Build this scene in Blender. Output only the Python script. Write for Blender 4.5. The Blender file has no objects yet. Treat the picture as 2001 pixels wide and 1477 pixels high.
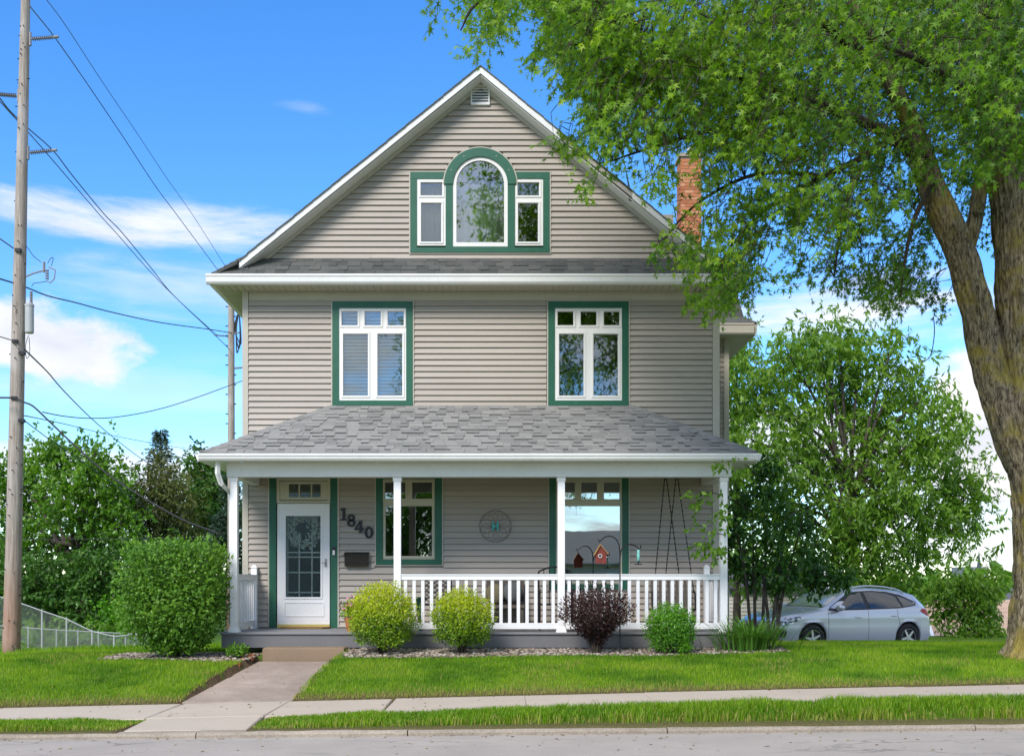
import bpy, math, random
import numpy as np
from mathutils import Vector, Matrix, noise as mnoise

random.seed(7)
RNG = np.random.default_rng(11)
SC = bpy.context.scene
COL = SC.collection
R = math.radians

# ------------------------------------------------------------------ camera
FPX, VX, VY, HC = 2034.0, 975.0, 1135.0, 1.6      # focal length, principal point (2001 x 1477 frame), eye height
def wx(px, Y): return (px - VX) * Y / FPX
def wz(py, Y): return HC + (VY - py) * Y / FPX
def W(px, py, Y): return (wx(px, Y), Y, wz(py, Y))

cam = bpy.data.cameras.new('camera')
cam.sensor_width = 36.0
cam.lens = 36.0 * FPX / 2001.0
cam.shift_x = (1000.5 - VX) / 2001.0
cam.shift_y = (VY - 738.5) / 2001.0
cam.clip_start = 0.1
cam.clip_end = 5000.0
camo = bpy.data.objects.new('camera', cam)
camo.location = (0, 0, HC)
camo.rotation_euler = (R(90), 0, 0)
COL.objects.link(camo)
SC.camera = camo

# ------------------------------------------------------------------ render settings, exposure
SC.render.engine = 'CYCLES'
SC.cycles.use_denoising = True
try: SC.cycles.denoiser = 'OPENIMAGEDENOISE'
except Exception: pass
SC.cycles.max_bounces = 8
SC.cycles.transparent_max_bounces = 12
SC.cycles.caustics_reflective = False
SC.cycles.caustics_refractive = False
SC.view_settings.view_transform = 'Standard'
SC.view_settings.look = 'None'
SC.view_settings.gamma = 1.0
SC.view_settings.use_curve_mapping = False
SC.view_settings.exposure = EXPOSURE = 0.88

# ------------------------------------------------------------------ sun and sky
SUN_DIR = Vector((-0.42, -0.82, 0.82)).normalized()     # towards the sun
sun = bpy.data.lights.new('sun', 'SUN')
sun.energy = 2.3
sun.angle = R(21)
sun.color = (1.0, 0.93, 0.86)
suno = bpy.data.objects.new('sun', sun)
suno.rotation_euler = SUN_DIR.to_track_quat('Z', 'Y').to_euler()
suno.location = (-20, -20, 40)
COL.objects.link(suno)

world = bpy.data.worlds.new('World')
SC.world = world
world.use_nodes = True
nt = world.node_tree
for n in list(nt.nodes): nt.nodes.remove(n)

class NG:
    """small helper to write node graphs"""
    def __init__(s, nt): s.nt = nt
    def n(s, t, **kw):
        nd = s.nt.nodes.new(t)
        for k, v in kw.items(): setattr(nd, k, v)
        return nd
    def set(s, sock, v):
        if isinstance(v, bpy.types.NodeSocket): s.nt.links.new(v, sock)
        elif v is not None: sock.default_value = v
    def m(s, op, a, b=None, c=None, clamp=False):
        nd = s.n('ShaderNodeMath', operation=op); nd.use_clamp = clamp
        for i, v in enumerate((a, b, c)):
            if v is not None: s.set(nd.inputs[i], v)
        return nd.outputs[0]
    def mix(s, f, a, b, blend='MIX'):
        nd = s.n('ShaderNodeMix', data_type='RGBA', blend_type=blend)
        s.set(nd.inputs[0], f); s.set(nd.inputs[6], a); s.set(nd.inputs[7], b)
        return nd.outputs[2]
    def smooth(s, x, lo, hi):
        nd = s.n('ShaderNodeMapRange', interpolation_type='SMOOTHSTEP')
        s.set(nd.inputs[0], x); nd.inputs[1].default_value = lo; nd.inputs[2].default_value = hi
        return nd.outputs[0]
    def comb(s, x, y, z):
        nd = s.n('ShaderNodeCombineXYZ')
        for i, v in enumerate((x, y, z)): s.set(nd.inputs[i], v)
        return nd.outputs[0]
    def noise(s, vec, scale=5, detail=4, rough=0.55, dist=0.0):
        nd = s.n('ShaderNodeTexNoise')
        if vec is not None: s.set(nd.inputs['Vector'], vec)
        nd.inputs['Scale'].default_value = scale; nd.inputs['Detail'].default_value = detail
        nd.inputs['Roughness'].default_value = rough; nd.inputs['Distortion'].default_value = dist
        return nd.outputs['Fac']
    def ramp(s, fac, stops):
        nd = s.n('ShaderNodeValToRGB')
        el = nd.color_ramp.elements
        while len(el) < len(stops): el.new(0.5)
        for e, (p, c) in zip(el, stops):
            e.position = p; e.color = c if len(c) == 4 else (*c, 1)
        s.set(nd.inputs[0], fac)
        return nd.outputs[0]
    def vscale(s, vec, sc):
        nd = s.n('ShaderNodeMapping'); s.set(nd.inputs[0], vec); nd.inputs['Scale'].default_value = sc
        return nd.outputs[0]

g = NG(nt)
sky = g.n('ShaderNodeTexSky', sky_type='NISHITA')
sky.sun_disc = False
sky.sun_elevation = math.asin(SUN_DIR.z)
sky.sun_rotation = math.atan2(SUN_DIR.x, SUN_DIR.y)
sky.air_density = 1.0; sky.dust_density = 0.2; sky.ozone_density = 1.6
tc = g.n('ShaderNodeTexCoord')
sep = g.n('ShaderNodeSeparateXYZ'); nt.links.new(tc.outputs['Generated'], sep.inputs[0])
dx, dy, dz = sep.outputs
az = g.m('ARCTAN2', dx, dy)
hyp = g.m('SQRT', g.m('ADD', g.m('MULTIPLY', dx, dx), g.m('MULTIPLY', dy, dy)))
el = g.m('ARCTAN2', dz, hyp)
uv = g.comb(az, el, 0.0)
n_str = g.noise(g.vscale(uv, (3.2, 17, 1)), 2.2, 6, 0.62, 0.4)
n_cum = g.noise(g.vscale(uv, (1, 1.7, 1)), 16, 7, 0.60, 0.2)
def patch(px, py, a, b, kind, amp, tilt=0.0):
    u0 = math.atan((px - VX) / FPX); v0 = math.atan((VY - py) / FPX * math.cos(u0))
    du = g.m('SUBTRACT', az, u0); dv = g.m('SUBTRACT', el, v0)
    if tilt: dv = g.m('SUBTRACT', dv, g.m('MULTIPLY', du, tilt))
    d = g.m('ADD', g.m('POWER', g.m('ABSOLUTE', g.m('DIVIDE', du, a / FPX)), 2.0), g.m('POWER', g.m('ABSOLUTE', g.m('DIVIDE', dv, b / FPX)), 2.0))
    d = g.m('SQRT', d)
    if kind == 's':
        v = g.m('SUBTRACT', g.m('MULTIPLY_ADD', n_str, 3.0, -0.55), d)
        return g.m('MULTIPLY', g.smooth(v, -0.25, 1.05), amp)
    v = g.m('SUBTRACT', g.m('MULTIPLY_ADD', n_cum, 1.7, 0.25), d)
    return g.m('MULTIPLY', g.smooth(v, -0.12, 0.45), amp)
cl = None
for p in [(270, 432, 320, 50, 's', 0.85, -0.03), (85, 672, 175, 62, 'c', 0.97, -0.15), (1660, 600, 270, 80, 's', 0.9, -0.03),
          (1985, 850, 175, 190, 'c', 1.0, 0.0), (1950, 1010, 260, 110, 'c', 0.8, 0.0), (380, 560, 280, 60, 's', 0.45, -0.02),
          (1560, 880, 260, 90, 'c', 0.9, 0.0), (600, 212, 55, 14, 's', 0.16, 0.0), (250, 760, 500, 60, 's', 0.30, 0.0),
          (150, 940, 300, 70, 'c', 0.85, 0.0), (1700, 740, 200, 40, 's', 0.5, 0)]:
    o = patch(*p)
    cl = o if cl is None else g.m('MAXIMUM', cl, o)
# unseen cloud all round and overhead, added and thickened to whiten the ambient light
plane = g.comb(g.m('DIVIDE', dx, g.m('ADD', dz, 0.22)), g.m('DIVIDE', dy, g.m('ADD', dz, 0.22)), 0.0)
n_all = g.noise(plane, 1.9, 7, 0.60, 0.3)
gen = g.smooth(n_all, 0.40, 0.58)
away = g.smooth(g.m('ABSOLUTE', g.m('ADD', az, -0.01)), 0.50, 0.85)
high = g.smooth(el, 0.58, 0.80)
gen = g.m('MULTIPLY', g.m('MULTIPLY', gen, 0.9), g.m('MAXIMUM', away, high))
cl = g.m('MAXIMUM', cl, gen)
hs = g.n('ShaderNodeHueSaturation'); hs.inputs['Saturation'].default_value = 1.32; hs.inputs['Value'].default_value = 1.08
nt.links.new(sky.outputs[0], hs.inputs['Color'])
skyc = g.mix(1.0, hs.outputs[0], (0.82, 0.97, 1.17, 1), 'MULTIPLY')
shade = g.noise(g.vscale(uv, (1, 2.2, 1)), 9, 5, 0.55)
clc = g.ramp(shade, [(0.3, (3.5, 3.65, 4.1)), (0.62, (4.9, 4.85, 4.85))])
lum = g.mix(g.m('MINIMUM', cl, 1.0), skyc, clc)
bg = g.n('ShaderNodeBackground'); bg.inputs[1].default_value = 0.125
nt.links.new(lum, bg.inputs[0])
wo = g.n('ShaderNodeOutputWorld'); nt.links.new(bg.outputs[0], wo.inputs[0])

# ------------------------------------------------------------------ materials
MAT = {}
def mat(name, build):
    m = bpy.data.materials.new(name); m.use_nodes = True
    t = m.node_tree
    for n in list(t.nodes): t.nodes.remove(n)
    gg = NG(t); out = gg.n('ShaderNodeOutputMaterial')
    sh = build(gg)
    t.links.new(sh, out.inputs[0]); MAT[name] = m
    return m
def bsdf(g, col, rough=0.6, metal=0.0, bump=None, bstr=0.3, bdist=0.01, spec=0.5, coat=0.0):
    b = g.n('ShaderNodeBsdfPrincipled')
    g.set(b.inputs['Base Color'], col if isinstance(col, bpy.types.NodeSocket) else (*col[:3], 1))
    g.set(b.inputs['Roughness'], rough); g.set(b.inputs['Metallic'], metal)
    b.inputs['Specular IOR Level'].default_value = spec
    b.inputs['Coat Weight'].default_value = coat; b.inputs['Coat Roughness'].default_value = 0.05
    if bump is not None:
        bm = g.n('ShaderNodeBump'); bm.inputs['Strength'].default_value = bstr; bm.inputs['Distance'].default_value = bdist
        g.set(bm.inputs['Height'], bump); g.nt.links.new(bm.outputs[0], b.inputs['Normal'])
    return b.outputs[0]
def ocoord(g): return g.n('ShaderNodeNewGeometry').outputs['Position']
def orand(g): return g.n('ShaderNodeObjectInfo').outputs['Random']
def attr(g, name='tint'):
    a = g.n('ShaderNodeAttribute'); a.attribute_name = name
    return a.outputs['Fac']
def lit(c, k): return tuple(min(1, x * k) for x in c)
def painted(name, c, rough=0.5, var=0.10, scale=3.0, dirt=None, spec=0.4):
    def f(g):
        p = ocoord(g)
        n = g.noise(p, scale, 5, 0.6)
        n2 = g.noise(g.vscale(p, (1, 1, 0.15)), 26, 3, 0.6)
        k = g.m('ADD', g.m('MULTIPLY', n, 0.7), g.m('MULTIPLY', n2, 0.3))
        col = g.ramp(k, [(0.28, lit(c, 1 - var)), (0.72, lit(c, 1 + var))])
        if dirt:
            dn = g.noise(p, 9, 6, 0.7)
            col = g.mix(g.m('MULTIPLY', g.smooth(dn, 0.56, 0.78), 0.55), col, (*dirt, 1))
        return bsdf(g, col, rough, bump=g.noise(p, 160, 2, 0.5), bstr=0.06, bdist=0.002, spec=spec)
    return mat(name, f)

def siding_f(g):
    p = ocoord(g)
    r = orand(g)
    n = g.noise(g.vscale(p, (0.6, 1, 3.0)), 2.2, 4, 0.6)
    k = g.m('ADD', g.m('MULTIPLY', n, 0.6), g.m('MULTIPLY', r, 0.4))
    col = g.ramp(k, [(0.2, (0.345, 0.308, 0.262)), (0.8, (0.405, 0.362, 0.310))])
    st = g.noise(g.vscale(p, (7, 1, 0.7)), 3, 4, 0.7)
    col = g.mix(g.m('MULTIPLY', g.smooth(st, 0.60, 0.80), 0.22), col, (0.27, 0.25, 0.21, 1))
    gr = g.noise(g.vscale(p, (6, 1, 120)), 4, 3, 0.6)
    return bsdf(g, col, 0.55, bump=gr, bstr=0.12, bdist=0.002, spec=0.35)
mat('siding', siding_f)
painted('white_trim', (0.72, 0.72, 0.70), 0.45, 0.06, dirt=(0.50, 0.48, 0.43))
painted('rail_white', (0.80, 0.80, 0.80), 0.38, 0.03)
painted('beige_trim', (0.46, 0.43, 0.36), 0.5, 0.06)
painted('soffit_beige', (0.47, 0.44, 0.35), 0.6, 0.05)
painted('sash_white', (0.74, 0.73, 0.70), 0.4, 0.04)
painted('sash_beige', (0.47, 0.45, 0.34), 0.45, 0.06)
painted('green_trim', (0.018, 0.105, 0.062), 0.42, 0.16, dirt=(0.035, 0.14, 0.09))
painted('door_white', (0.74, 0.74, 0.73), 0.35, 0.02)
painted('deck_grey', (0.235, 0.235, 0.245), 0.55, 0.09, dirt=(0.17, 0.165, 0.16))
painted('deck_fascia', (0.155, 0.155, 0.16), 0.55, 0.10, dirt=(0.12, 0.12, 0.12))
painted('black_metal', (0.012, 0.012, 0.013), 0.4, 0.1)
painted('mailbox_black', (0.02, 0.018, 0.016), 0.35, 0.2)
painted('bare_wood', (0.36, 0.34, 0.30), 0.8, 0.25, scale=8)
painted('flashing_dark', (0.06, 0.065, 0.06), 0.45, 0.2)
painted('interior', (0.30, 0.27, 0.23), 0.9, 0.1)
painted('dark_interior', (0.05, 0.045, 0.04), 0.9, 0.1)
painted('curtain', (0.75, 0.74, 0.70), 0.9, 0.05)
painted('curtain_grey', (0.50, 0.51, 0.56), 0.9, 0.05)
painted('blind', (0.80, 0.81, 0.80), 0.5, 0.02)
painted('brass', (0.55, 0.45, 0.14), 0.35, 0.1)
painted('steel', (0.35, 0.35, 0.36), 0.35, 0.1)
painted('teal', (0.05, 0.42, 0.38), 0.45, 0.1)
painted('birdhouse_red', (0.16, 0.028, 0.02), 0.7, 0.3, scale=20, dirt=(0.30, 0.16, 0.11))
painted('birdhouse_roof', (0.36, 0.20, 0.06), 0.7, 0.3, scale=20)
painted('mat_brown', (0.22, 0.13, 0.05), 0.95, 0.2, scale=30)
painted('wire_metal', (0.22, 0.20, 0.18), 0.5, 0.2)
painted('pot_green', (0.01, 0.09, 0.055), 0.5, 0.1)
painted('cushion', (0.09, 0.10, 0.10), 0.9, 0.2)
painted('cushion_tan', (0.14, 0.12, 0.07), 0.9, 0.2)
painted('bench_wood', (0.10, 0.085, 0.07), 0.7, 0.2)
painted('cable', (0.018, 0.02, 0.022), 0.6, 0.1)
painted('insulator', (0.22, 0.22, 0.23), 0.5, 0.1)
painted('galv', (0.42, 0.43, 0.43), 0.45, 0.12)
painted('transformer_grey', (0.42, 0.44, 0.44), 0.4, 0.06)
painted('chain_wire', (0.30, 0.33, 0.32), 0.5, 0.1)
painted('flower_pink', (0.75, 0.22, 0.42), 0.7, 0.2, scale=25)
painted('petal_white', (0.74, 0.73, 0.66), 0.8, 0.1, scale=25)
painted('outbuilding', (0.62, 0.60, 0.55), 0.7, 0.06)
painted('far_stone', (0.20, 0.22, 0.25), 0.8, 0.1)
painted('spire_slate', (0.05, 0.06, 0.08), 0.7, 0.1)
painted('dark_roof', (0.09, 0.09, 0.10), 0.8, 0.2, scale=4)
painted('far_wall', (0.55, 0.50, 0.44), 0.8, 0.1)
painted('mortar', (0.42, 0.36, 0.31), 0.95, 0.15, scale=14)

def glass_f(refl):
    def f(g):
        fr = g.n('ShaderNodeFresnel'); fr.inputs[0].default_value = 1.5
        k = g.m('MULTIPLY_ADD', fr.outputs[0], 1.0, refl, clamp=True)
        tr = g.n('ShaderNodeBsdfTransparent'); tr.inputs[0].default_value = (0.86, 0.90, 0.88, 1)
        gl = g.n('ShaderNodeBsdfGlossy'); gl.inputs['Roughness'].default_value = 0.0
        gl.inputs['Color'].default_value = (0.93, 0.97, 0.98, 1)
        bm = g.n('ShaderNodeBump'); bm.inputs['Strength'].default_value = 0.015; bm.inputs['Distance'].default_value = 0.02
        g.set(bm.inputs['Height'], g.noise(ocoord(g), 2.2, 2, 0.5)); g.nt.links.new(bm.outputs[0], gl.inputs['Normal'])
        mx = g.n('ShaderNodeMixShader'); g.set(mx.inputs[0], k)
        g.nt.links.new(tr.outputs[0], mx.inputs[1]); g.nt.links.new(gl.outputs[0], mx.inputs[2])
        return mx.outputs[0]
    return f
mat('glass', glass_f(0.10))
mat('glass_clear', glass_f(0.04))
mat('glass_strong', glass_f(0.34))
mat('glass_mid', glass_f(0.20))

def shingle_f(c0, c1, c2):
    def f(g):
        p = ocoord(g)
        r = g.m('FRACT', g.m('ADD', orand(g), g.m('MULTIPLY', attr(g), 7.31)))
        col = g.ramp(r, [(0.0, c0), (0.45, c1), (0.75, c2), (1.0, lit(c1, 1.15))])
        n = g.noise(p, 240, 2, 0.7)
        col = g.mix(0.55, col, g.ramp(n, [(0.3, lit(c0, 0.45)), (0.7, lit(c2, 1.5))]), 'MIX')
        w = g.noise(g.vscale(p, (1, 0.4, 0.4)), 1.3, 4, 0.6)
        col = g.mix(g.m('MULTIPLY', g.smooth(w, 0.45, 0.75), 0.25), col, (0.20, 0.19, 0.17, 1))
        return bsdf(g, col, 0.95, bump=n, bstr=0.5, bdist=0.003, spec=0.15)
    return f
mat('shingle_light', shingle_f((0.12, 0.124, 0.118), (0.215, 0.218, 0.208), (0.30, 0.292, 0.272)))
mat('shingle_dark', shingle_f((0.036, 0.042, 0.040), (0.080, 0.088, 0.083), (0.125, 0.124, 0.116)))
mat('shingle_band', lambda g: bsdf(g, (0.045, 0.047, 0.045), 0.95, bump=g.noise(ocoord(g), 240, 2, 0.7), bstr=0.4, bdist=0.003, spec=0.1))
mat('tan_shingle', shingle_f((0.36, 0.24, 0.17), (0.46, 0.32, 0.23), (0.52, 0.38, 0.28)))

def brick_f(g):
    p = ocoord(g); r = orand(g)
    col = g.ramp(r, [(0.0, (0.34, 0.115, 0.050)), (0.5, (0.47, 0.18, 0.080)), (1.0, (0.54, 0.27, 0.15))])
    n = g.noise(p, 40, 5, 0.7)
    col = g.mix(g.m('MULTIPLY', g.smooth(n, 0.5, 0.8), 0.5), col, (0.42, 0.27, 0.18, 1))
    return bsdf(g, col, 0.9, bump=n, bstr=0.4, bdist=0.004, spec=0.2)
mat('brick', brick_f)

def concrete_f(c, agg=60.0, contrast=0.18, dark=(0.16, 0.13, 0.10), stain=0.35, cracks=False):
    def f(g):
        p = ocoord(g); r = orand(g)
        big = g.noise(p, 0.9, 5, 0.65); fine = g.noise(p, agg, 3, 0.7)
        k = g.m('ADD', g.m('MULTIPLY', big, 0.5), g.m('MULTIPLY', fine, 0.5))
        col = g.ramp(k, [(0.3, lit(c, 1 - contrast)), (0.7, lit(c, 1 + contrast))])
        col = g.mix(g.m('MULTIPLY', g.m('ADD', r, -0.5), 0.16), col, (0.62, 0.55, 0.45, 1))
        st = g.noise(g.vscale(p, (0.5, 1.2, 1)), 2.6, 6, 0.68, 0.4)
        col = g.mix(g.m('MULTIPLY', g.smooth(st, 0.55, 0.78), stain), col, (*dark, 1))
        if cracks:
            wv = g.n('ShaderNodeTexVoronoi', feature='DISTANCE_TO_EDGE'); wv.inputs['Scale'].default_value = 0.55
            wp = g.n('ShaderNodeVectorMath', operation='ADD')
            nn = g.n('ShaderNodeTexNoise'); nn.inputs['Scale'].default_value = 1.4; nn.inputs['Detail'].default_value = 6
            g.nt.links.new(p, nn.inputs['Vector'])
            sc = g.n('ShaderNodeVectorMath', operation='SCALE'); sc.inputs['Scale'].default_value = 1.2
            g.nt.links.new(nn.outputs['Color'], sc.inputs[0])
            g.nt.links.new(g.vscale(p, (0.28, 1.5, 1)), wp.inputs[0]); g.nt.links.new(sc.outputs[0], wp.inputs[1])
            g.nt.links.new(wp.outputs[0], wv.inputs['Vector'])
            ck = g.m('SUBTRACT', 1.0, g.smooth(wv.outputs['Distance'], 0.003, 0.012))
            msk = g.smooth(g.noise(p, 0.35, 2, 0.5), 0.46, 0.60)
            col = g.mix(g.m('MULTIPLY', g.m('MULTIPLY', ck, msk), 0.45), col, (0.07, 0.065, 0.06, 1))
        return bsdf(g, col, 0.9, bump=fine, bstr=0.35, bdist=0.004, spec=0.25)
    return f
mat('walk_concrete', concrete_f((0.46, 0.395, 0.315), 70, 0.13, stain=0.25))
mat('path_concrete', concrete_f((0.34, 0.275, 0.225), 80, 0.50, stain=0.4))
mat('kerb_concrete', concrete_f((0.29, 0.25, 0.195), 38, 0.48, stain=0.8))
mat('step_concrete', concrete_f((0.225, 0.155, 0.098), 80, 0.40, stain=0.55))
mat('road', concrete_f((0.36, 0.325, 0.285), 85, 0.20, (0.22, 0.20, 0.175), 0.55, True))
mat('driveway', concrete_f((0.30, 0.29, 0.27), 40, 0.15))

def ground_f(g):
    p = ocoord(g)
    n = g.noise(p, 1.1, 5, 0.6); f = g.noise(p, 45, 4, 0.7)
    k = g.m('ADD', g.m('MULTIPLY', n, 0.5), g.m('MULTIPLY', f, 0.5))
    col = g.ramp(k, [(0.3, (0.045, 0.095, 0.010)), (0.5, (0.09, 0.18, 0.018)), (0.72, (0.16, 0.25, 0.035))])
    col = g.mix(attr(g, 'soil'), col, g.ramp(f, [(0.3, (0.05, 0.035, 0.02)), (0.7, (0.17, 0.12, 0.07))]))
    return bsdf(g, col, 0.95, bump=f, bstr=0.7, bdist=0.02, spec=0.1)
mat('ground', ground_f)

def leafmat(name, stops, trans=0.35, rough=0.45, spec=0.35):
    def f(g):
        t = attr(g)
        col = g.ramp(t, [(i / (len(stops) - 1), c) for i, c in enumerate(stops)])
        b = g.n('ShaderNodeBsdfPrincipled'); g.set(b.inputs['Base Color'], col)
        b.inputs['Roughness'].default_value = rough; b.inputs['Specular IOR Level'].default_value = spec
        tl = g.n('ShaderNodeBsdfTranslucent')
        g.set(tl.inputs[0], g.mix(1.0, col, (1.25, 1.35, 0.55, 1), 'MULTIPLY'))
        mx = g.n('ShaderNodeMixShader'); mx.inputs[0].default_value = trans
        g.nt.links.new(b.outputs[0], mx.inputs[1]); g.nt.links.new(tl.outputs[0], mx.inputs[2])
        return mx.outputs[0]
    return mat(name, f)
leafmat('maple_leaf', [(0.024, 0.072, 0.008), (0.075, 0.175, 0.012), (0.19, 0.35, 0.018), (0.38, 0.52, 0.040)], 0.50)
leafmat('walnut_leaf', [(0.050, 0.125, 0.014), (0.105, 0.225, 0.022), (0.19, 0.34, 0.032), (0.29, 0.45, 0.06)], 0.42)
leafmat('dark_leaf', [(0.024, 0.080, 0.016), (0.055, 0.145, 0.022), (0.095, 0.21, 0.030), (0.16, 0.29, 0.05)], 0.34, 0.45, 0.35)
leafmat('lilac_leaf', [(0.018, 0.064, 0.012), (0.040, 0.118, 0.018), (0.075, 0.175, 0.025), (0.14, 0.26, 0.045)], 0.28, 0.45, 0.35)
leafmat('euonymus_leaf', [(0.045, 0.125, 0.014), (0.095, 0.225, 0.020), (0.17, 0.34, 0.030), (0.30, 0.47, 0.07)], 0.36, 0.45)
leafmat('spirea_leaf', [(0.075, 0.18, 0.010), (0.20, 0.33, 0.012), (0.42, 0.50, 0.016), (0.66, 0.66, 0.035)], 0.38)
leafmat('box_leaf', [(0.045, 0.14, 0.010), (0.09, 0.26, 0.014), (0.16, 0.39, 0.018), (0.26, 0.50, 0.035)], 0.38)
leafmat('barberry_leaf', [(0.020, 0.012, 0.012), (0.040, 0.018, 0.018), (0.070, 0.026, 0.026), (0.055, 0.060, 0.022)], 0.25)
leafmat('back_leaf', [(0.032, 0.095, 0.010), (0.075, 0.190, 0.015), (0.145, 0.300, 0.022), (0.24, 0.41, 0.045)], 0.42)
leafmat('cedar_leaf', [(0.050, 0.070, 0.016), (0.085, 0.105, 0.024), (0.13, 0.145, 0.035), (0.18, 0.19, 0.05)], 0.25, 0.6)
leafmat('spruce_leaf', [(0.018, 0.045, 0.025), (0.035, 0.075, 0.045), (0.065, 0.115, 0.075), (0.11, 0.16, 0.11)], 0.12, 0.6)
leafmat('grass', [(0.050, 0.145, 0.006), (0.125, 0.270, 0.008), (0.25, 0.400, 0.014), (0.38, 0.31, 0.11)], 0.36, 0.55, 0.25)
leafmat('litter', [(0.10, 0.07, 0.035), (0.20, 0.14, 0.06), (0.16, 0.17, 0.05), (0.36, 0.29, 0.15)], 0.1, 0.8)
leafmat('lily_leaf', [(0.045, 0.13, 0.02), (0.085, 0.21, 0.028), (0.13, 0.28, 0.04), (0.2, 0.35, 0.07)], 0.3)

def bark_f(c0, c1, moss=None, sc=(1, 1, 0.16)):
    def f(g):
        p = ocoord(g)
        n = g.noise(g.vscale(p, sc), 30, 6, 0.72, 0.9)
        col = g.ramp(n, [(0.40, c0), (0.56, lit(c1, 0.75)), (0.70, c1)])
        if moss:
            m_ = g.noise(p, 2.4, 5, 0.65)
            col = g.mix(g.m('MULTIPLY', g.smooth(m_, 0.45, 0.68), 0.75), col, g.mix(n, (*lit(moss, 0.5), 1), (*lit(moss, 1.35), 1)))
        return bsdf(g, col, 0.95, bump=n, bstr=0.9, bdist=0.03, spec=0.1)
    return f
mat('maple_bark', bark_f((0.05, 0.040, 0.026), (0.40, 0.33, 0.22), (0.34, 0.275, 0.045), (1, 1, 0.22)))
mat('grey_bark', bark_f((0.035, 0.03, 0.025), (0.15, 0.13, 0.11)))
mat('twig', bark_f((0.03, 0.025, 0.018), (0.09, 0.075, 0.055)))
def pole_f(g):
    p = ocoord(g)
    n = g.noise(g.vscale(p, (1, 1, 0.05)), 38, 5, 0.7)
    col = g.ramp(n, [(0.3, (0.19, 0.155, 0.125)), (0.68, (0.46, 0.41, 0.36))])
    b = g.noise(p, 1.0, 4, 0.6)
    col = g.mix(g.m('MULTIPLY', g.smooth(b, 0.5, 0.7), 0.5), col, (0.50, 0.47, 0.45, 1))
    s = g.n('ShaderNodeSeparateXYZ'); g.nt.links.new(p, s.inputs[0])
    low = g.m('SUBTRACT', 1.0, g.smooth(g.m('ADD', s.outputs[2], g.m('MULTIPLY', b, 1.2)), 1.2, 3.2))
    col = g.mix(g.m('MULTIPLY', low, 0.55), col, (0.36, 0.16, 0.09, 1))
    return bsdf(g, col, 0.9, bump=n, bstr=0.6, bdist=0.01, spec=0.15)
mat('pole_wood', pole_f)

def carpaint_f(g):
    p = g.n('ShaderNodeTexCoord').outputs['Object']
    fl = g.noise(p, 900, 1, 0.5)
    return bsdf(g, g.ramp(fl, [(0.3, (0.45, 0.48, 0.52)), (0.7, (0.60, 0.625, 0.66))]), 0.28, 0.45, spec=0.5, coat=0.8)
mat('car_paint', carpaint_f)
mat('car_glass', lambda g: bsdf(g, (0.012, 0.016, 0.018), 0.03, 0.0, spec=0.8, coat=0.6))
mat('windscreen', lambda g: bsdf(g, (0.22, 0.27, 0.28), 0.04, 0.0, spec=0.9, coat=1.0))
mat('tyre', lambda g: bsdf(g, (0.012, 0.012, 0.012), 0.8))
mat('black_plastic', lambda g: bsdf(g, (0.01, 0.01, 0.011), 0.5))
mat('alloy', lambda g: bsdf(g, (0.62, 0.63, 0.65), 0.25, 0.8))
mat('tail_red', lambda g: bsdf(g, (0.42, 0.008, 0.015), 0.3, coat=0.1, spec=0.2))
mat('lamp_clear', lambda g: bsdf(g, g.ramp(g.noise(g.n('ShaderNodeTexCoord').outputs['Object'], 14, 2, 0.6), [(0.42, (0.03, 0.03, 0.035)), (0.58, (0.75, 0.78, 0.80))]), 0.08, 0.3, coat=1.0))
mat('chrome', lambda g: bsdf(g, (0.7, 0.7, 0.72), 0.15, 1.0))
mat('pebble', lambda g: bsdf(g, g.ramp(attr(g), [(0, (0.05, 0.04, 0.03)), (0.35, (0.17, 0.13, 0.095)), (0.7, (0.30, 0.25, 0.195)), (1, (0.48, 0.43, 0.36))]), 0.8, bump=g.noise(ocoord(g), 60, 3, 0.6), bstr=0.3))
mat('feeder_glass', lambda g: bsdf(g, (0.18, 0.50, 0.44), 0.1, coat=0.5))

# ------------------------------------------------------------------ mesh helpers
WORG = {}
def lab(o, label, cat, group=None):
    o['label'] = label; o['category'] = cat
    if group: o['group'] = group
    return o
def empty(name, loc, label=None, cat=None, group=None, rz=0.0):
    o = bpy.data.objects.new(name, None); COL.objects.link(o)
    o.location = loc; o.rotation_euler = (0, 0, rz); o.empty_display_size = 0.2
    WORG[o.name] = Vector(loc)
    if label: lab(o, label, cat, group)
    return o
def link(name, me, parent=None, local=False, kind=None):
    o = bpy.data.objects.new(name, me); COL.objects.link(o)
    if parent is not None:
        o.parent = parent
        if not local: o.location = -WORG.get(parent.name, Vector((0, 0, 0)))
    WORG[o.name] = Vector((0, 0, 0))
    if kind: o['kind'] = kind
    return o

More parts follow.
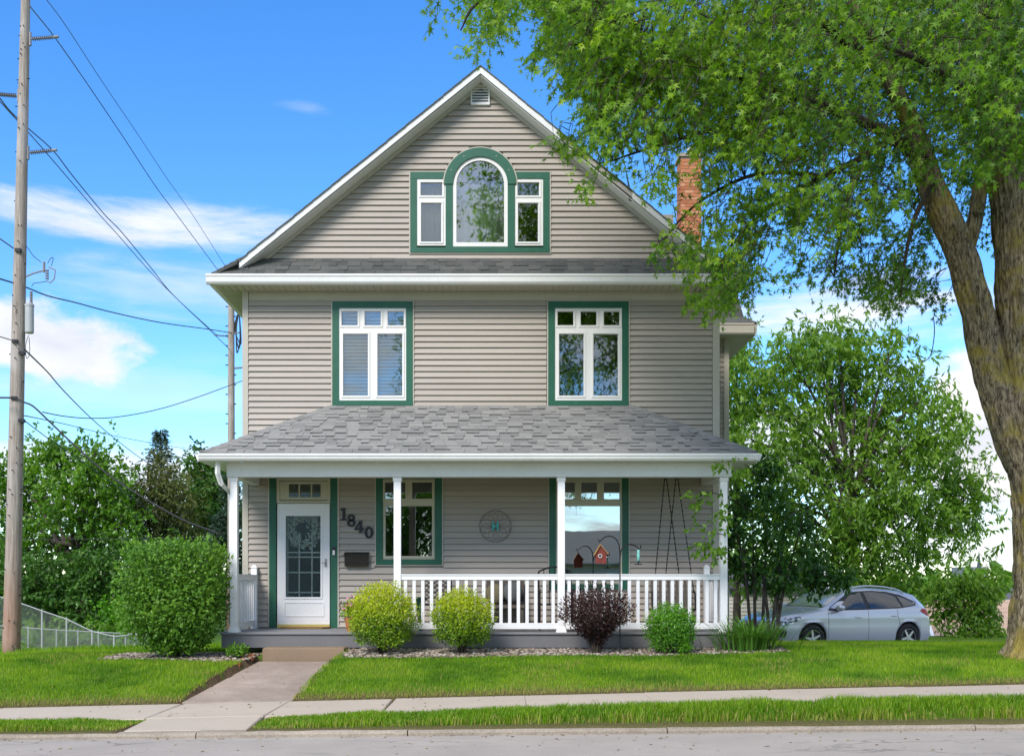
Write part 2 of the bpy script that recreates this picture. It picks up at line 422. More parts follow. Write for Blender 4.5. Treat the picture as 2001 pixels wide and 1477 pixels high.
class MB:
    def __init__(s): s.v = []; s.f = []; s.t = []
    def add(s, vs, fs, tint=None):
        b = len(s.v); s.v.extend(vs); s.f.extend([tuple(i + b for i in f) for f in fs])
        s.t.extend([0.5 if tint is None else tint] * len(vs)); return s
    def box(s, x0, x1, y0, y1, z0, z1, tint=None):
        x0, x1 = min(x0, x1), max(x0, x1); y0, y1 = min(y0, y1), max(y0, y1); z0, z1 = min(z0, z1), max(z0, z1)
        return s.add([(x0, y0, z0), (x1, y0, z0), (x1, y1, z0), (x0, y1, z0), (x0, y0, z1), (x1, y0, z1), (x1, y1, z1), (x0, y1, z1)],
                     [(0, 3, 2, 1), (4, 5, 6, 7), (0, 1, 5, 4), (1, 2, 6, 5), (2, 3, 7, 6), (3, 0, 4, 7)], tint)
    def hexa(s, p, tint=None):
        return s.add(list(p), [(0, 3, 2, 1), (4, 5, 6, 7), (0, 1, 5, 4), (1, 2, 6, 5), (2, 3, 7, 6), (3, 0, 4, 7)], tint)
    def extr(s, poly, d, tint=None):
        """closed polygon of 3D points extruded by vector d"""
        n = len(poly); d = Vector(d)
        vs = [tuple(p) for p in poly] + [tuple(Vector(p) + d) for p in poly]
        fs = [tuple(range(n - 1, -1, -1)), tuple(range(n, 2 * n))] + [(i, (i + 1) % n, n + (i + 1) % n, n + i) for i in range(n)]
        return s.add(vs, fs, tint)
    def strip(s, A, B, d, tint=None):
        """band between two point rows A and B (same length), thickened by d"""
        d = Vector(d); n = len(A)
        vs = [tuple(p) for p in A] + [tuple(p) for p in B] + [tuple(Vector(p) + d) for p in A] + [tuple(Vector(p) + d) for p in B]
        fs = []
        for i in range(n - 1):
            fs += [(i, i + 1, n + i + 1, n + i), (2 * n + i, 3 * n + i, 3 * n + i + 1, 2 * n + i + 1),
                   (i, 2 * n + i, 2 * n + i + 1, i + 1), (n + i, n + i + 1, 3 * n + i + 1, 3 * n + i)]
        fs += [(0, n, 3 * n, 2 * n), (n - 1, 3 * n - 1, 4 * n - 1, 2 * n - 1)]
        return s.add(vs, fs, tint)
    def tube(s, pts, rad, n=8, tint=None, cap=True, jit=None):
        pts = [Vector(p) for p in pts]
        if not hasattr(rad, '__len__'): rad = [rad] * len(pts)
        vs, fs = [], []
        up = Vector((0, 0, 1)); prev = None
        for i, p in enumerate(pts):
            t = (pts[min(i + 1, len(pts) - 1)] - pts[max(i - 1, 0)])
            if t.length < 1e-9: t = Vector((0, 0, 1))
            t.normalize()
            if prev is None:
                a = t.cross(Vector((0.0, 1.0, 0.0)) if abs(t.y) < 0.9 else Vector((1, 0, 0))).normalized()
            else:
                a = (prev - t * prev.dot(t)).normalized()
            prev = a; b = t.cross(a)
            for k in range(n):
                th = 2 * math.pi * k / n
                r = rad[i] * (1 + (jit(i, k, th) if jit else 0))
                vs.append(tuple(p + (a * math.cos(th) + b * math.sin(th)) * r))
        for i in range(len(pts) - 1):
            for k in range(n):
                k2 = (k + 1) % n
                fs.append((i * n + k, i * n + k2, (i + 1) * n + k2, (i + 1) * n + k))
        if cap:
            fs.append(tuple(range(n - 1, -1, -1))); fs.append(tuple((len(pts) - 1) * n + k for k in range(n)))
        return s.add(vs, fs, tint)
    def cyl(s, c, r, h, n=16, axis=2, r2=None, tint=None):
        c = Vector(c); d = Vector((0, 0, 0)); d[axis] = h
        return s.tube([c, c + d], [r, r if r2 is None else r2], n, tint)
    def ball(s, c, r, n=10, m=7, tint=None, sq=(1, 1, 1)):
        vs = [(c[0], c[1], c[2] + r * sq[2])]; fs = []
        for i in range(1, m):
            ph = math.pi * i / m
            for k in range(n):
                th = 2 * math.pi * k / n
                vs.append((c[0] + r * sq[0] * math.sin(ph) * math.cos(th), c[1] + r * sq[1] * math.sin(ph) * math.sin(th), c[2] + r * sq[2] * math.cos(ph)))
        vs.append((c[0], c[1], c[2] - r * sq[2])); L = len(vs) - 1
        for k in range(n):
            fs.append((0, 1 + k, 1 + (k + 1) % n)); fs.append((L, 1 + (m - 2) * n + (k + 1) % n, 1 + (m - 2) * n + k))
            for i in range(m - 2):
                a = 1 + i * n
                fs.append((a + k, a + n + k, a + n + (k + 1) % n, a + (k + 1) % n))
        return s.add(vs, fs, tint)
    def mesh(s, name, mt, smooth=False, tint=False):
        me = bpy.data.meshes.new(name)
        me.from_pydata([tuple(v) for v in s.v], [], s.f); me.update()
        me.materials.append(MAT[mt])
        if smooth: me.polygons.foreach_set('use_smooth', [True] * len(me.polygons))
        if tint:
            a = me.attributes.new('tint', 'FLOAT', 'POINT'); a.data.foreach_set('value', np.array(s.t, dtype=np.float32))
        return me
    def build(s, name, mt, parent=None, smooth=False, local=False, kind=None, tint=False):
        return link(name, s.mesh(name, mt, smooth, tint), parent, local, kind)

def npmesh(name, V, F, mt, tint=None, smooth=False, tname='tint'):
    """fast mesh of equal-sided faces from numpy arrays"""
    me = bpy.data.meshes.new(name)
    k = F.shape[1]; nf = len(F)
    me.vertices.add(len(V)); me.vertices.foreach_set('co', V.astype(np.float32).ravel())
    me.loops.add(nf * k); me.loops.foreach_set('vertex_index', F.astype(np.int32).ravel())
    me.polygons.add(nf); me.polygons.foreach_set('loop_start', np.arange(0, nf * k, k, dtype=np.int32))
    if smooth: me.polygons.foreach_set('use_smooth', np.ones(nf, dtype=bool))
    me.update(calc_edges=True)
    me.materials.append(MAT[mt])
    if tint is not None:
        a = me.attributes.new(tname, 'FLOAT', 'POINT'); a.data.foreach_set('value', tint.astype(np.float32))
    return me

def norm(a): return a / (np.linalg.norm(a, axis=-1, keepdims=True) + 1e-9)
def leaves(name, P, T, N, S, tint, tmpl, mt):
    """one template leaf per row: P base point, T tip direction, N facing, S length"""
    TV, TF = tmpl
    T = norm(T); B = norm(np.cross(T, N)); N2 = np.cross(B, T)
    k = len(TV); n = len(P)
    V = (P[:, None, :] + S[:, None, None] * (TV[None, :, 0, None] * B[:, None, :] + TV[None, :, 1, None] * T[:, None, :] + TV[None, :, 2, None] * N2[:, None, :])).reshape(-1, 3)
    F = (TF[None] + (np.arange(n) * k)[:, None, None]).reshape(-1, 3)
    return npmesh(name, V, F, mt, np.repeat(np.clip(tint, 0, 1), k))
def _maple():
    half = [(0.06, 0.14), (0.44, 0.06), (0.11, 0.30), (0.50, 0.66), (0.10, 0.50)]
    out = [(0, 0)] + half + [(0, 1.0)] + [(-x, y) for x, y in reversed(half)]
    V = [(0, 0.33, -0.02)] + [(x, y, -0.10 * abs(x) * 2 - 0.12 * max(0, y - 0.4)) for x, y in out]
    n = len(out)
    return np.array(V), np.array([(0, 1 + i, 1 + (i + 1) % n) for i in range(n)])
MAPLE = _maple()
OVAL = (np.array([(0, 0, 0), (0.30, 0.42, -0.06), (0, 1, -0.12), (-0.30, 0.42, -0.06), (0, 0.45, 0.03)]), np.array([(0, 1, 4), (1, 2, 4), (2, 3, 4), (3, 0, 4)]))
LANCE = (np.array([(0, 0, 0), (0.17, 0.40, -0.03), (0, 1, -0.14), (-0.17, 0.40, -0.03)]), np.array([(0, 1, 2), (0, 2, 3)]))
def rdir(n): return norm(RNG.normal(size=(n, 3)))
def inpoly(x, y, poly):
    ins = np.zeros(len(x), bool); n = len(poly)
    for i in range(n):
        x1, y1 = poly[i]; x2, y2 = poly[(i + 1) % n]
        c = ((y1 > y) != (y2 > y)) & (x < (x2 - x1) * (y - y1) / ((y2 - y1) or 1e-9) + x1)
        ins ^= c
    return ins
def fbm(P, sc, seed=0.0, oct=2):
    o = np.empty(len(P))
    for i, p in enumerate(P):
        o[i] = mnoise.fractal(Vector((p[0] * sc + seed, p[1] * sc - seed, p[2] * sc + 2 * seed)), 1.0, 2.0, oct)
    return o
def sm(t, a, b):
    t = np.clip((np.asarray(t, float) - a) / (b - a), 0, 1); return t * t * (3 - 2 * t)

# ================================================================== SETTING
YK, YS0, YS1 = 10.81, 12.0, 13.45                 # kerb face, sidewalk near and far edge
def z_road(X): return 0.0095 * np.asarray(X, float)
def z_walk(X): return 0.115 + 0.023 * np.clip(np.asarray(X, float), -14, 14)
def path_edges(Y):
    t = np.clip((np.asarray(Y, float) - YS1) / (16.1 - YS1), 0, 1)
    return -4.10 + 0.38 * t, -2.70 + 0.30 * t
def z_path(Y): return 0.03 + 0.33 * np.clip((np.asarray(Y, float) - YS1) / (16.1 - YS1), 0, 1)
def bed_edge(X):                                   # front edge of the stone bed
    X = np.asarray(X, float)
    return np.where(X > -2.4, 15.45 + 0.10 * np.sin(X * 1.3) + 0.25 * sm(X, 2.2, 3.2), 15.75 + 0.15 * np.sin(X * 2))
def in_bed(X, Y):
    X = np.asarray(X, float); Y = np.asarray(Y, float)
    return (Y > bed_edge(X)) & (Y < 17.2) & (X > -6.1) & (X < 4.4) & ~((X > -3.75) & (X < -2.35) & (Y < 16.4))
def in_path(X, Y, m=0.0):
    a, b = path_edges(Y); return (X > a - m) & (X < b + m) & (Y > YS1 - 0.3) & (Y < 16.2)
def in_apron(X, Y, m=0.0): return (X > -3.98 - m) & (X < -2.66 + m) & (Y > YK) & (Y < YS0 + 0.3)
def gz(X, Y):
    X = np.asarray(X, float); Y = np.asarray(Y, float)
    zr = z_road(X); zs = z_walk(X)
    h = 0.40 + 0.10 * sm(X, -4.5, -2.0) + 0.06 * sm(X, 2.5, 5.5) - 0.22 * sm(-X, 7.0, 10.5) + 0.25 * sm(-X, 10.5, 14)
    t = np.clip((Y - YS1) / 3.0, 0, 1)
    z = zs + 0.015 + (h - zs) * (1 - (1 - t) ** 2.0)
    tv = np.clip((Y - YK) / (YS0 - YK), 0, 1)
    zv = (zr + 0.055) * (1 - tv) + (zs - 0.035) * tv + 0.05 * np.sin(tv * math.pi) * (0.45 + 0.55 * sm(X, -2.5, 1))
    z = np.where(Y < YS0, zv, np.where(Y < YS1, zs - 0.12, z))
    z = np.where(Y < YK + 0.05, zr - 0.12, z)
    drop_l = 1.15 * sm(Y, 17.3, 30) * sm(-X, 4.0, 6.5)
    drop_r = 0.58 * sm(Y, 17.3, 20.6) * sm(X, 3.6, 4.6) + 1.6 * sm(Y, 30, 44) * sm(X, 3.6, 4.6)
    far = 1.5 * sm(Y, 45, 120)
    z = z - drop_l - drop_r - far
    z = np.where(in_path(X, Y, 0.02) & (Y > YS1), np.minimum(z, z_path(Y) - 0.06), z)
    z = np.where(in_apron(X, Y, 0.0), zr - 0.05, z)
    return z

xs = np.concatenate([[-900, -400, -200, -100, -60, -40, -28, -22, -18, -15], np.arange(-13, 13.01, 0.09), [15, 18, 22, 28, 40, 60, 100, 200, 400, 900]])
ys = np.concatenate([[-600, -200, -80, -40, -20, -8, 0, 5, 8, 10, 10.6], [10.80, 10.87], np.arange(10.95, 18.3, 0.075), np.arange(18.4, 36, 0.6), [38, 42, 46, 52, 60, 75, 100, 150, 260, 500, 1200, 3000]])
GX, GY = np.meshgrid(xs, ys)
GZ = gz(GX, GY)
V = np.stack([GX, GY, GZ], -1).reshape(-1, 3)
nx, ny = len(xs), len(ys)
idx = np.arange(nx * ny).reshape(ny, nx)
F = np.stack([idx[:-1, :-1], idx[:-1, 1:], idx[1:, 1:], idx[1:, :-1]], -1).reshape(-1, 4)
x, y = V[:, 0], V[:, 1]
a_, b_ = path_edges(y)
soil = np.zeros(len(V))
soil = np.maximum(soil, 0.85 * (1 - sm(np.abs(y - YS1 - 0.04), 0.05, 0.22)) * (y > YS1 - 0.1))
soil = np.maximum(soil, 0.8 * (1 - sm(y - YK - 0.18, 0.0, 0.16)) * (y > YK))
soil = np.maximum(soil, (in_bed(x, y)).astype(float))
soil = np.maximum(soil, in_path(x, y, 0.10) * 1.0)
soil = np.maximum(soil, in_apron(x, y, 0.06) * 1.0)
me = npmesh('lawn', V, F, 'ground', soil, True, 'soil')
lawn = link('lawn', me, kind='structure')

def slab_mesh(corners, th, top, bev=0.012):
    """slab with chamfered top edge; corners = 4 (x, y) counter-clockwise, top = function of (x, y)"""
    c = [Vector((p[0], p[1], 0)) for p in corners]; ce = sum(c, Vector()) / 4
    vs, n = [], 4
    def ring(inset, dz):
        for p in c:
            d = (ce - p); d.normalize(); q = p + d * inset
            vs.append((q.x, q.y, float(top(q.x, q.y)) + dz))
    ring(0, -th); ring(0, -bev); ring(bev * 1.4, 0)
    fs = [(3, 2, 1, 0)]
    for r in (0, 4):
        for i in range(4): fs.append((r + i, r + (i + 1) % 4, r + 4 + (i + 1) % 4, r + 4 + i))
    fs.append((8, 9, 10, 11))
    mb = MB(); mb.add(vs, fs); return mb

# road
V = []; F = []
rx = [-900, -200, -60, -20, -10, 10, 20, 60, 200, 900]; ry = [2.3, 4.0, 6.5, 9.0, 10.6, YK + 0.02]
for yy in ry:
    for xx in rx: V.append((xx, yy, float(z_road(np.clip(xx, -60, 60))) + 0.004 * (yy < 10)))
n = len(rx)
for j in range(len(ry) - 1):
    for i in range(n - 1): F.append((j * n + i, j * n + i + 1, (j + 1) * n + i + 1, (j + 1) * n + i))
mb = MB(); mb.add(V, F); road = mb.build('road', 'road', kind='structure')

# kerb stones with a rounded nose
kerb = None
kx = [-12, -7.2, -3.15, -0.95, 1.75, 4.95, 6.4, 9, 12]
for i in range(len(kx) - 1):
    x0, x1 = kx[i] + 0.006, kx[i + 1] - 0.006
    low = 0.0 if i not in (1,) else -0.008
    mb = MB(); segs = 14
    prof = [(0.0, -0.1), (0.0, 0.030), (0.012, 0.047), (0.035, 0.058), (0.17, 0.060), (0.17, -0.1)]
    ring = []
    for k in range(segs + 1):
        xx = x0 + (x1 - x0) * k / segs
        ring.append([(xx, YK + a + 0.006 * mnoise.noise(Vector((xx * 3, a * 40, i))), float(z_road(xx)) + low + b + (0.007 * mnoise.noise(Vector((xx * 2.2, b * 30, i + 9))) if b > 0 else 0)) for a, b in prof])
    vs = [p for r_ in ring for p in r_]; m = len(prof); fs = []
    for k in range(segs):
        for j in range(m): fs.append((k * m + j, k * m + (j + 1) % m, (k + 1) * m + (j + 1) % m, (k + 1) * m + j))
    fs.append(tuple(range(m))); fs.append(tuple(segs * m + j for j in range(m - 1, -1, -1)))
    mb.add(vs, fs)
    if kerb is None: kerb = mb.build('kerb', 'kerb_concrete', kind='structure')
    else: mb.build('kerb_stone', 'kerb_concrete', kerb)

# sidewalk slabs, tilted like settled concrete
sw = None
jx = [-14.0, -12.4, -10.9, -9.4, -7.9, -6.4, -4.08, -2.71, -1.36, 0.33, 1.88, 3.5, 5.25, 6.9, 8.5, 10.1, 11.7, 13.5]
for i in range(len(jx) - 1):
    a, b = jx[i] + 0.007, jx[i + 1] - 0.007
    dz = random.uniform(-0.006, 0.006)
    sk = 0.02 * random.uniform(-1, 1)
    mb = slab_mesh([(a, YS0), (b, YS0), (b + sk, YS1), (a + sk, YS1)], 0.11, lambda X, Y, dz=dz: z_walk(X) + dz)
    if sw is None: sw = mb.build('sidewalk', 'walk_concrete', kind='structure')
    else: mb.build('sidewalk_slab', 'walk_concrete', sw)
# apron from sidewalk to kerb
ap = slab_mesh([(-3.97, YK + 0.185), (-2.66, YK + 0.185), (-2.72, YS0 - 0.008), (-4.05, YS0 - 0.008)], 0.10,
               lambda X, Y: (z_road(X) + 0.058) + (z_walk(X) - z_road(X) - 0.062) * (Y - YK - 0.185) / (YS0 - YK - 0.185))
apron = ap.build('apron_slab', 'walk_concrete', sw)
# front path slabs
path = None
py_ = [YS1 + 0.01, 14.35, 15.2, 16.08]
for i in range(3):
    y0, y1 = py_[i] + 0.005, py_[i + 1] - 0.005
    a0, b0 = path_edges(y0); a1, b1 = path_edges(y1)
    mb = slab_mesh([(a0, y0), (b0, y0), (b1, y1), (a1, y1)], 0.10, lambda X, Y: z_path(Y) + 0.004, 0.008)
    if path is None: path = mb.build('front_path', 'path_concrete', kind='structure')
    else: mb.build('path_slab', 'path_concrete', path)
# driveway behind the lawn crest, right of the house
mb = MB()
dv = [(4.9, 18.6), (7.5, 18.9), (12, 19.4), (20, 20.2), (20, 28), (12, 28), (7.5, 28), (4.9, 28)]
mb.extr([(a, b, -0.055 + 0.0) for a, b in dv], (0, 0, 0.06)); mb.build('driveway', 'driveway', kind='structure')

# ------------------------------------------------------------------ stone bed
nP = 9000
X = RNG.uniform(-6.2, 4.5, nP * 2); Y = RNG.uniform(15.3, 17.0, nP * 2)
k = in_bed(X, Y); X = X[k][:nP]; Y = Y[k][:nP]
Z = gz(X, Y)
ico = [(0, 0, 1)] + [(math.cos(a) * 0.9, math.sin(a) * 0.9, 0.35) for a in np.arange(5) * 2 * math.pi / 5] + [(math.cos(a) * 0.9, math.sin(a) * 0.9, -0.35) for a in (np.arange(5) + 0.5) * 2 * math.pi / 5]
IV = np.array(ico); IF = []
for i in range(5):
    j = (i + 1) % 5
    IF += [(0, 1 + i, 1 + j), (1 + i, 6 + i, 1 + j), (1 + j, 6 + i, 6 + j)]
IF = np.array(IF)
n = len(X); rot = RNG.uniform(0, 6.28, n); s = RNG.uniform(0.016, 0.042, n)
sq = RNG.uniform(0.55, 1.0, (n, 3)) * np.array([1.25, 1.0, 0.65])
L = IV[None] * (1 + RNG.uniform(-0.18, 0.18, (n, len(IV), 1))) * sq[:, None, :] * s[:, None, None]
c, sn = np.cos(rot)[:, None], np.sin(rot)[:, None]
PV = np.stack([L[..., 0] * c - L[..., 1] * sn + X[:, None], L[..., 0] * sn + L[..., 1] * c + Y[:, None], L[..., 2] + Z[:, None] + 0.3 * s[:, None]], -1).reshape(-1, 3)
PF = (IF[None] + (np.arange(n) * len(IV))[:, None, None]).reshape(-1, 3)
pb = link('stone_bed', npmesh('stone_bed', PV, PF, 'pebble', np.repeat(RNG.uniform(0, 1, n), len(IV)), True), kind='stuff')
pb['label'] = 'bed of tan and grey river stones along the porch front'; pb['category'] = 'stones'

# bricks edging the bed by the path
for i in range(3):
    t = i / 3; yy = 15.62 + 0.21 * i; xx = float(path_edges(yy)[0]) - 0.10
    mb = MB(); mb.box(-0.045, 0.045, -0.10, 0.10, -0.05, 0.05)
    o = mb.build('edging_brick', 'brick'); o.location = (xx, yy, float(z_path(yy)) + 0.045 + 0.01 * i); o.rotation_euler = (0.05 * i, 0.1, -0.15 + 0.08 * i)
    lab(o, ['red edging brick nearest the sidewalk, in the row beside the front path', 'middle red edging brick in the row beside the front path', 'red edging brick nearest the porch step, in the row beside the path'][i], 'brick', 'edging bricks by the path')

# ================================================================== HOUSE
YW = 18.0
def hx(px): return wx(px, YW)
def hz(py): return wz(py, YW)
HL, HR, HB = -4.40, 3.78, 30.0
house = empty('house', (-0.3, 18.0, 0.5), 'two storey beige clapboard house with green window trim and covered front porch', 'house')

# openings in the front wall (pixel rectangles)
OPEN = {'ul': (650, 590, 807, 793), 'ur': (1070, 590, 1228, 793), 'at': (802, 338, 1074, 495), 'door': (527, 922, 660, 1224), 'l1': (735, 922, 864, 1103), 'r1': (1073, 922, 1228, 1152)}
OW = {k: (hx(a), hx(c), hz(d), hz(b)) for k, (a, b, c, d) in OPEN.items()}
ACX, ACZ, AR = hx(938.5), hz(362), 70.5 * YW / FPX
RX = -0.313; RZ = 10.33; LX, LZ, RX2, RZ2 = -4.43, 7.01, 3.69, 7.03
def roof_z(X): return RZ + (X - RX) * ((RZ - LZ) / (RX - LX) if X < RX else (RZ2 - RZ) / (RX2 - RX))
def roof_x(z, side):
    return LX + (z - LZ) * (RX - LX) / (RZ - LZ) if side < 0 else RX2 + (z - RZ2) * (RX - RX2) / (RZ - RZ2)
UND = 0.15                                        # vertical drop from roof top to its underside at the wall

# backing wall, hollow house shell
mb = MB()
zsu = sorted({0.45, 6.64} | {v for k in ('ul', 'ur', 'door', 'l1', 'r1') for v in OW[k][2:]})
for z0, z1 in zip(zsu[:-1], zsu[1:]):
    zm = (z0 + z1) / 2; cuts = sorted([(OW[k][0], OW[k][1]) for k in ('ul', 'ur', 'door', 'l1', 'r1') if OW[k][2] < zm < OW[k][3]])
    xa = HL
    for c0, c1 in cuts + [(HR, HR)]:
        if c0 > xa + 1e-6: mb.box(xa, c0, YW, YW + 0.15, z0, z1)
        xa = c1
wall_front = mb.build('front_wall', 'interior', house)
mb = MB()
a = OW['at']
def gx(z, s): return roof_x(z + UND, s)
zr = [6.64, a[2], a[3], ACZ + AR, 10.15]
for z0, z1 in zip(zr[:-1], zr[1:]):
    if z0 == a[2]: segs = [(None, a[0]), (a[1], None)]
    elif z0 == a[3]: segs = [(None, ACX - AR), (ACX + AR, None)]
    else: segs = [(None, None)]
    for s0, s1 in segs:
        pl = []
        zlo = max(z0, 7.0)
        if z0 < 7.0 and s0 is None and s1 is None: mb.box(HL, HR, YW, YW + 0.15, 6.64, 7.0)
        p = [((gx(zlo, -1) if s0 is None else s0), YW, zlo), ((gx(zlo, 1) if s1 is None else s1), YW, zlo), ((gx(z1, 1) if s1 is None else s1), YW, z1), ((gx(z1, -1) if s0 is None else s0), YW, z1)]
        mb.extr(p, (0, 0.15, 0))
gable_wall = mb.build('gable_wall', 'interior', house)
# side and back walls (plain lapped siding), partition and floors inside
def lap_wall(x, y0, y1, z0, z1, sgn):
    mb = MB(); z = z0
    while z < z1 - 0.02:
        e = min(z + 0.1027, z1)
        mb.extr([(x, y0, e), (x + sgn * 0.022, y0, z), (x, y0, z)], (0, y1 - y0, 0)); z = e
    mb.box(x, x - sgn * 0.15, y0 + 0.16, y1, z0 - 0.35, z1)
    return mb
lap_wall(HL, YW, HB, 0.80, 6.60, -1).build('side_wall', 'siding', house)
lap_wall(HR, YW, HB, 0.80, 6.60, 1).build('side_wall', 'siding', house)
mb = MB(); mb.box(HL, HR, HB, HB + 0.15, 0.4, 6.6); mb.extr([(HL, HB, 6.6), (HR, HB, 6.6), (HR, HB, 6.9), (RX, HB, 10.1), (HL, HB, 6.9)], (0, 0.15, 0)); mb.build('back_wall', 'siding', house)
mb = MB(); mb.box(HL + 0.16, HR - 0.16, 21.6, 21.7, 0.8, 9.2); mb.box(-2.2, -2.1, 18.2, 21.6, 0.8, 6.9); mb.box(0.1, 0.2, 18.2, 21.6, 4.0, 6.9)
mb.build('inner_wall', 'interior', house)
mb = MB(); mb.box(HL + 0.16, HR - 0.16, 18.16, 29.9, 0.70, 0.79); mb.box(HL + 0.16, HR - 0.16, 18.16, 29.9, 3.85, 3.98); mb.box(HL + 0.16, HR - 0.16, 18.16, 29.9, 6.92, 7.02)
mb.build('floor_slab', 'dark_interior', house)
mb = MB(); mb.box(HL + 0.05, HR - 0.05, YW + 0.02, YW + 0.14, 0.2, 0.45); mb.build('foundation', 'step_concrete', house)

# siding boards, one object each
EXPO = 0.1027
def boards(z_lo, z_hi, gable):
    z = z_lo
    while z < z_hi - 0.03:
        e = z + EXPO; zm = z + EXPO * 0.5
        if not gable: lo, hi = HL + 0.075, HR - 0.095; lo2, hi2 = lo, hi
        else:
            e = min(e, z_hi)
            lo, hi = gx(z, -1) + 0.02, gx(z, 1) - 0.02; lo2, hi2 = gx(e, -1) + 0.02, gx(e, 1) - 0.02
            if hi2 <= lo2: lo2 = hi2 = RX
        if 3.50 < z < 3.62 and not gable: z = e; continue
        cuts = [(OW[k][0] - 0.022, OW[k][1] + 0.022) for k in OW if OW[k][2] - 0.02 < zm < OW[k][3] + 0.02]
        if gable and OW['at'][3] < zm < ACZ + AR + 0.02:
            h = AR + 0.025; d = abs(zm - ACZ)
            if d < h: w = math.sqrt(h * h - d * d); cuts.append((ACX - w, ACX + w))
        cuts.sort(); xa, xa2 = lo, lo2
        for c0, c1 in cuts + [(None, None)]:
            b0, b1 = (hi, hi2) if c0 is None else (c0, c0)
            spl = []
            if b0 - xa > 2.6: spl = [xa + (b0 - xa) * random.uniform(0.22, 0.78)]
            for xs_a, xs_b, xs_a2, xs_b2 in ([(xa, b0, xa2, b1)] if not spl else [(xa, spl[0], xa2, spl[0]), (spl[0] + 0.0015, b0, spl[0] + 0.0015, b1)]):
                if xs_b < xs_a + 0.02: continue
                mb = MB(); yb = YW - 0.032; zt = e + 0.0005
                j = random.uniform(-0.0022, 0.0022); dz_ = random.uniform(-0.0016, 0.0016)
                zl = z + 0.006; vs = [(xs_a, YW, zl), (xs_b, YW, zl), (xs_b, yb - j, zl + dz_), (xs_a, yb + j, zl), (xs_a2, YW - 0.006, zt), (xs_b2, YW - 0.006, zt), (xs_a, yb + j, zl + 0.006), (xs_b, yb - j, zl + 0.006 + dz_)]
                mb.add(vs, [(0, 1, 2, 3), (3, 2, 7, 6), (6, 7, 5, 4), (0, 3, 6, 4), (1, 5, 7, 2), (0, 4, 5, 1)])
                mb.build('siding_board', 'siding', gable_wall if gable else wall_front)
            if c0 is not None: xa = xa2 = c1
        z = e
boards(0.80, 6.45, False)
boards(7.16, 10.06, True)
mb = MB(); mb.box(HL + 0.075, HR - 0.095, YW - 0.016, YW - 0.001, 6.45, 6.62); mb.build('frieze_board', 'beige_trim', wall_front)
for x0, x1 in ((HL - 0.03, HL + 0.07), (HR - 0.09, HR + 0.03)):
    mb = MB(); mb.box(x0, x1, YW - 0.034, YW + 0.10, 0.79, 6.61); mb.build('corner_board', 'beige_trim', wall_front)

# ---- windows
def frame(mb, x0, x1, z0, z1, wl, wr, wt, wb, y0, y1):
    mb.box(x0, x0 + wl, y0, y1, z0, z1); mb.box(x1 - wr, x1, y0, y1, z0, z1)
    mb.box(x0 + wl, x1 - wr, y0, y1, z1 - wt, z1); mb.box(x0 + wl, x1 - wr, y0, y1, z0, z0 + wb)
PXM = YW / FPX
def window(rect, t, sashes, frm, smat, gmat='glass', label=None, gap=None):
    """rect = outer pixel rectangle of the casing; t = casing width px; frm = px rect of the unit frame; sashes = glass px rects"""
    x0, x1, z0, z1 = hx(rect[0]), hx(rect[2]), hz(rect[3]), hz(rect[1])
    mb = MB()
    w = t * PXM
    for xa, xb in (((x0, x1),) if gap is None else ((x0, gap[0]), (gap[1], x1))):
        mb.box(xa, xb, YW - 0.045, YW + 0.02, z1 - w, z1)                   # head board
    mb.box(x0, x0 + w, YW - 0.042, YW + 0.02, z0 + w * 0.75, z1 - w); mb.box(x1 - w, x1, YW - 0.042, YW + 0.02, z0 + w * 0.75, z1 - w)
    mb.box(x0, x1, YW - 0.05, YW + 0.02, z0, z0 + w * 0.75)
    win = mb.build('window', 'green_trim', house)
    if label: win['label'] = label
    mb = MB(); e = 0.02
    mb.box(x0 - e, x0, YW - 0.037, YW + 0.005, z0 - e, z1 + e); mb.box(x1, x1 + e, YW - 0.037, YW + 0.005, z0 - e, z1 + e); mb.box(x0, x1, YW - 0.037, YW + 0.005, z0 - e, z0)
    for xa, xb in (((x0, x1),) if gap is None else ((x0, gap[0]), (gap[1], x1))): mb.box(xa, xb, YW - 0.037, YW + 0.005, z1, z1 + e)
    mb.build('edge_trim', 'beige_trim', win)
    fx0, fx1, fz0, fz1 = hx(frm[0]), hx(frm[2]), hz(frm[3]), hz(frm[1])
    add_sashes(win, (fx0, fx1, fz0, fz1), sashes, smat, gmat)
    return win
def add_sashes(win, f, sashes, smat, gmat, y0=None):
    fx0, fx1, fz0, fz1 = f
    y0 = YW - 0.03 if y0 is None else y0
    # unit frame: grid of rails and stiles filling everything that is not glass
    xsu = sorted({fx0, fx1} | {v for s in sashes for v in (hx(s[0]), hx(s[2]))}); zsu = sorted({fz0, fz1} | {v for s in sashes for v in (hz(s[1]), hz(s[3]))})
    mb = MB()
    for za, zb in zip(zsu[:-1], zsu[1:]):
        run = None
        for xa, xb in zip(xsu[:-1], xsu[1:]):
            xm, zm = (xa + xb) / 2, (za + zb) / 2
            solid = not any(hx(s[0]) < xm < hx(s[2]) and hz(s[3]) < zm < hz(s[1]) for s in sashes)
            if solid:
                if run is None: run = [xa, xb]
                else: run[1] = xb
            if (not solid or xb == xsu[-1]) and run is not None:
                mb.box(run[0], run[1], y0, YW + 0.05, za, zb); run = None
    mb.build('window_frame', smat, win)
    for s in sashes:
        a, b, c, d = hx(s[0]), hx(s[2]), hz(s[3]), hz(s[1])
        mb = MB(); e = 0.028
        frame(mb, a - e, b + e, c - e, d + e, e, e, e, e, y0 - 0.012, y0 + 0.006)
        frame(mb, a, b, c, d, 0.008, 0.008, 0.008, 0.008, y0 + 0.012, y0 + 0.035); mb.build('sash', smat, win)
        mb = MB(); mb.box(a, b, y0 + 0.020, y0 + 0.024, c, d)
        mb.build('pane', gmat, win)
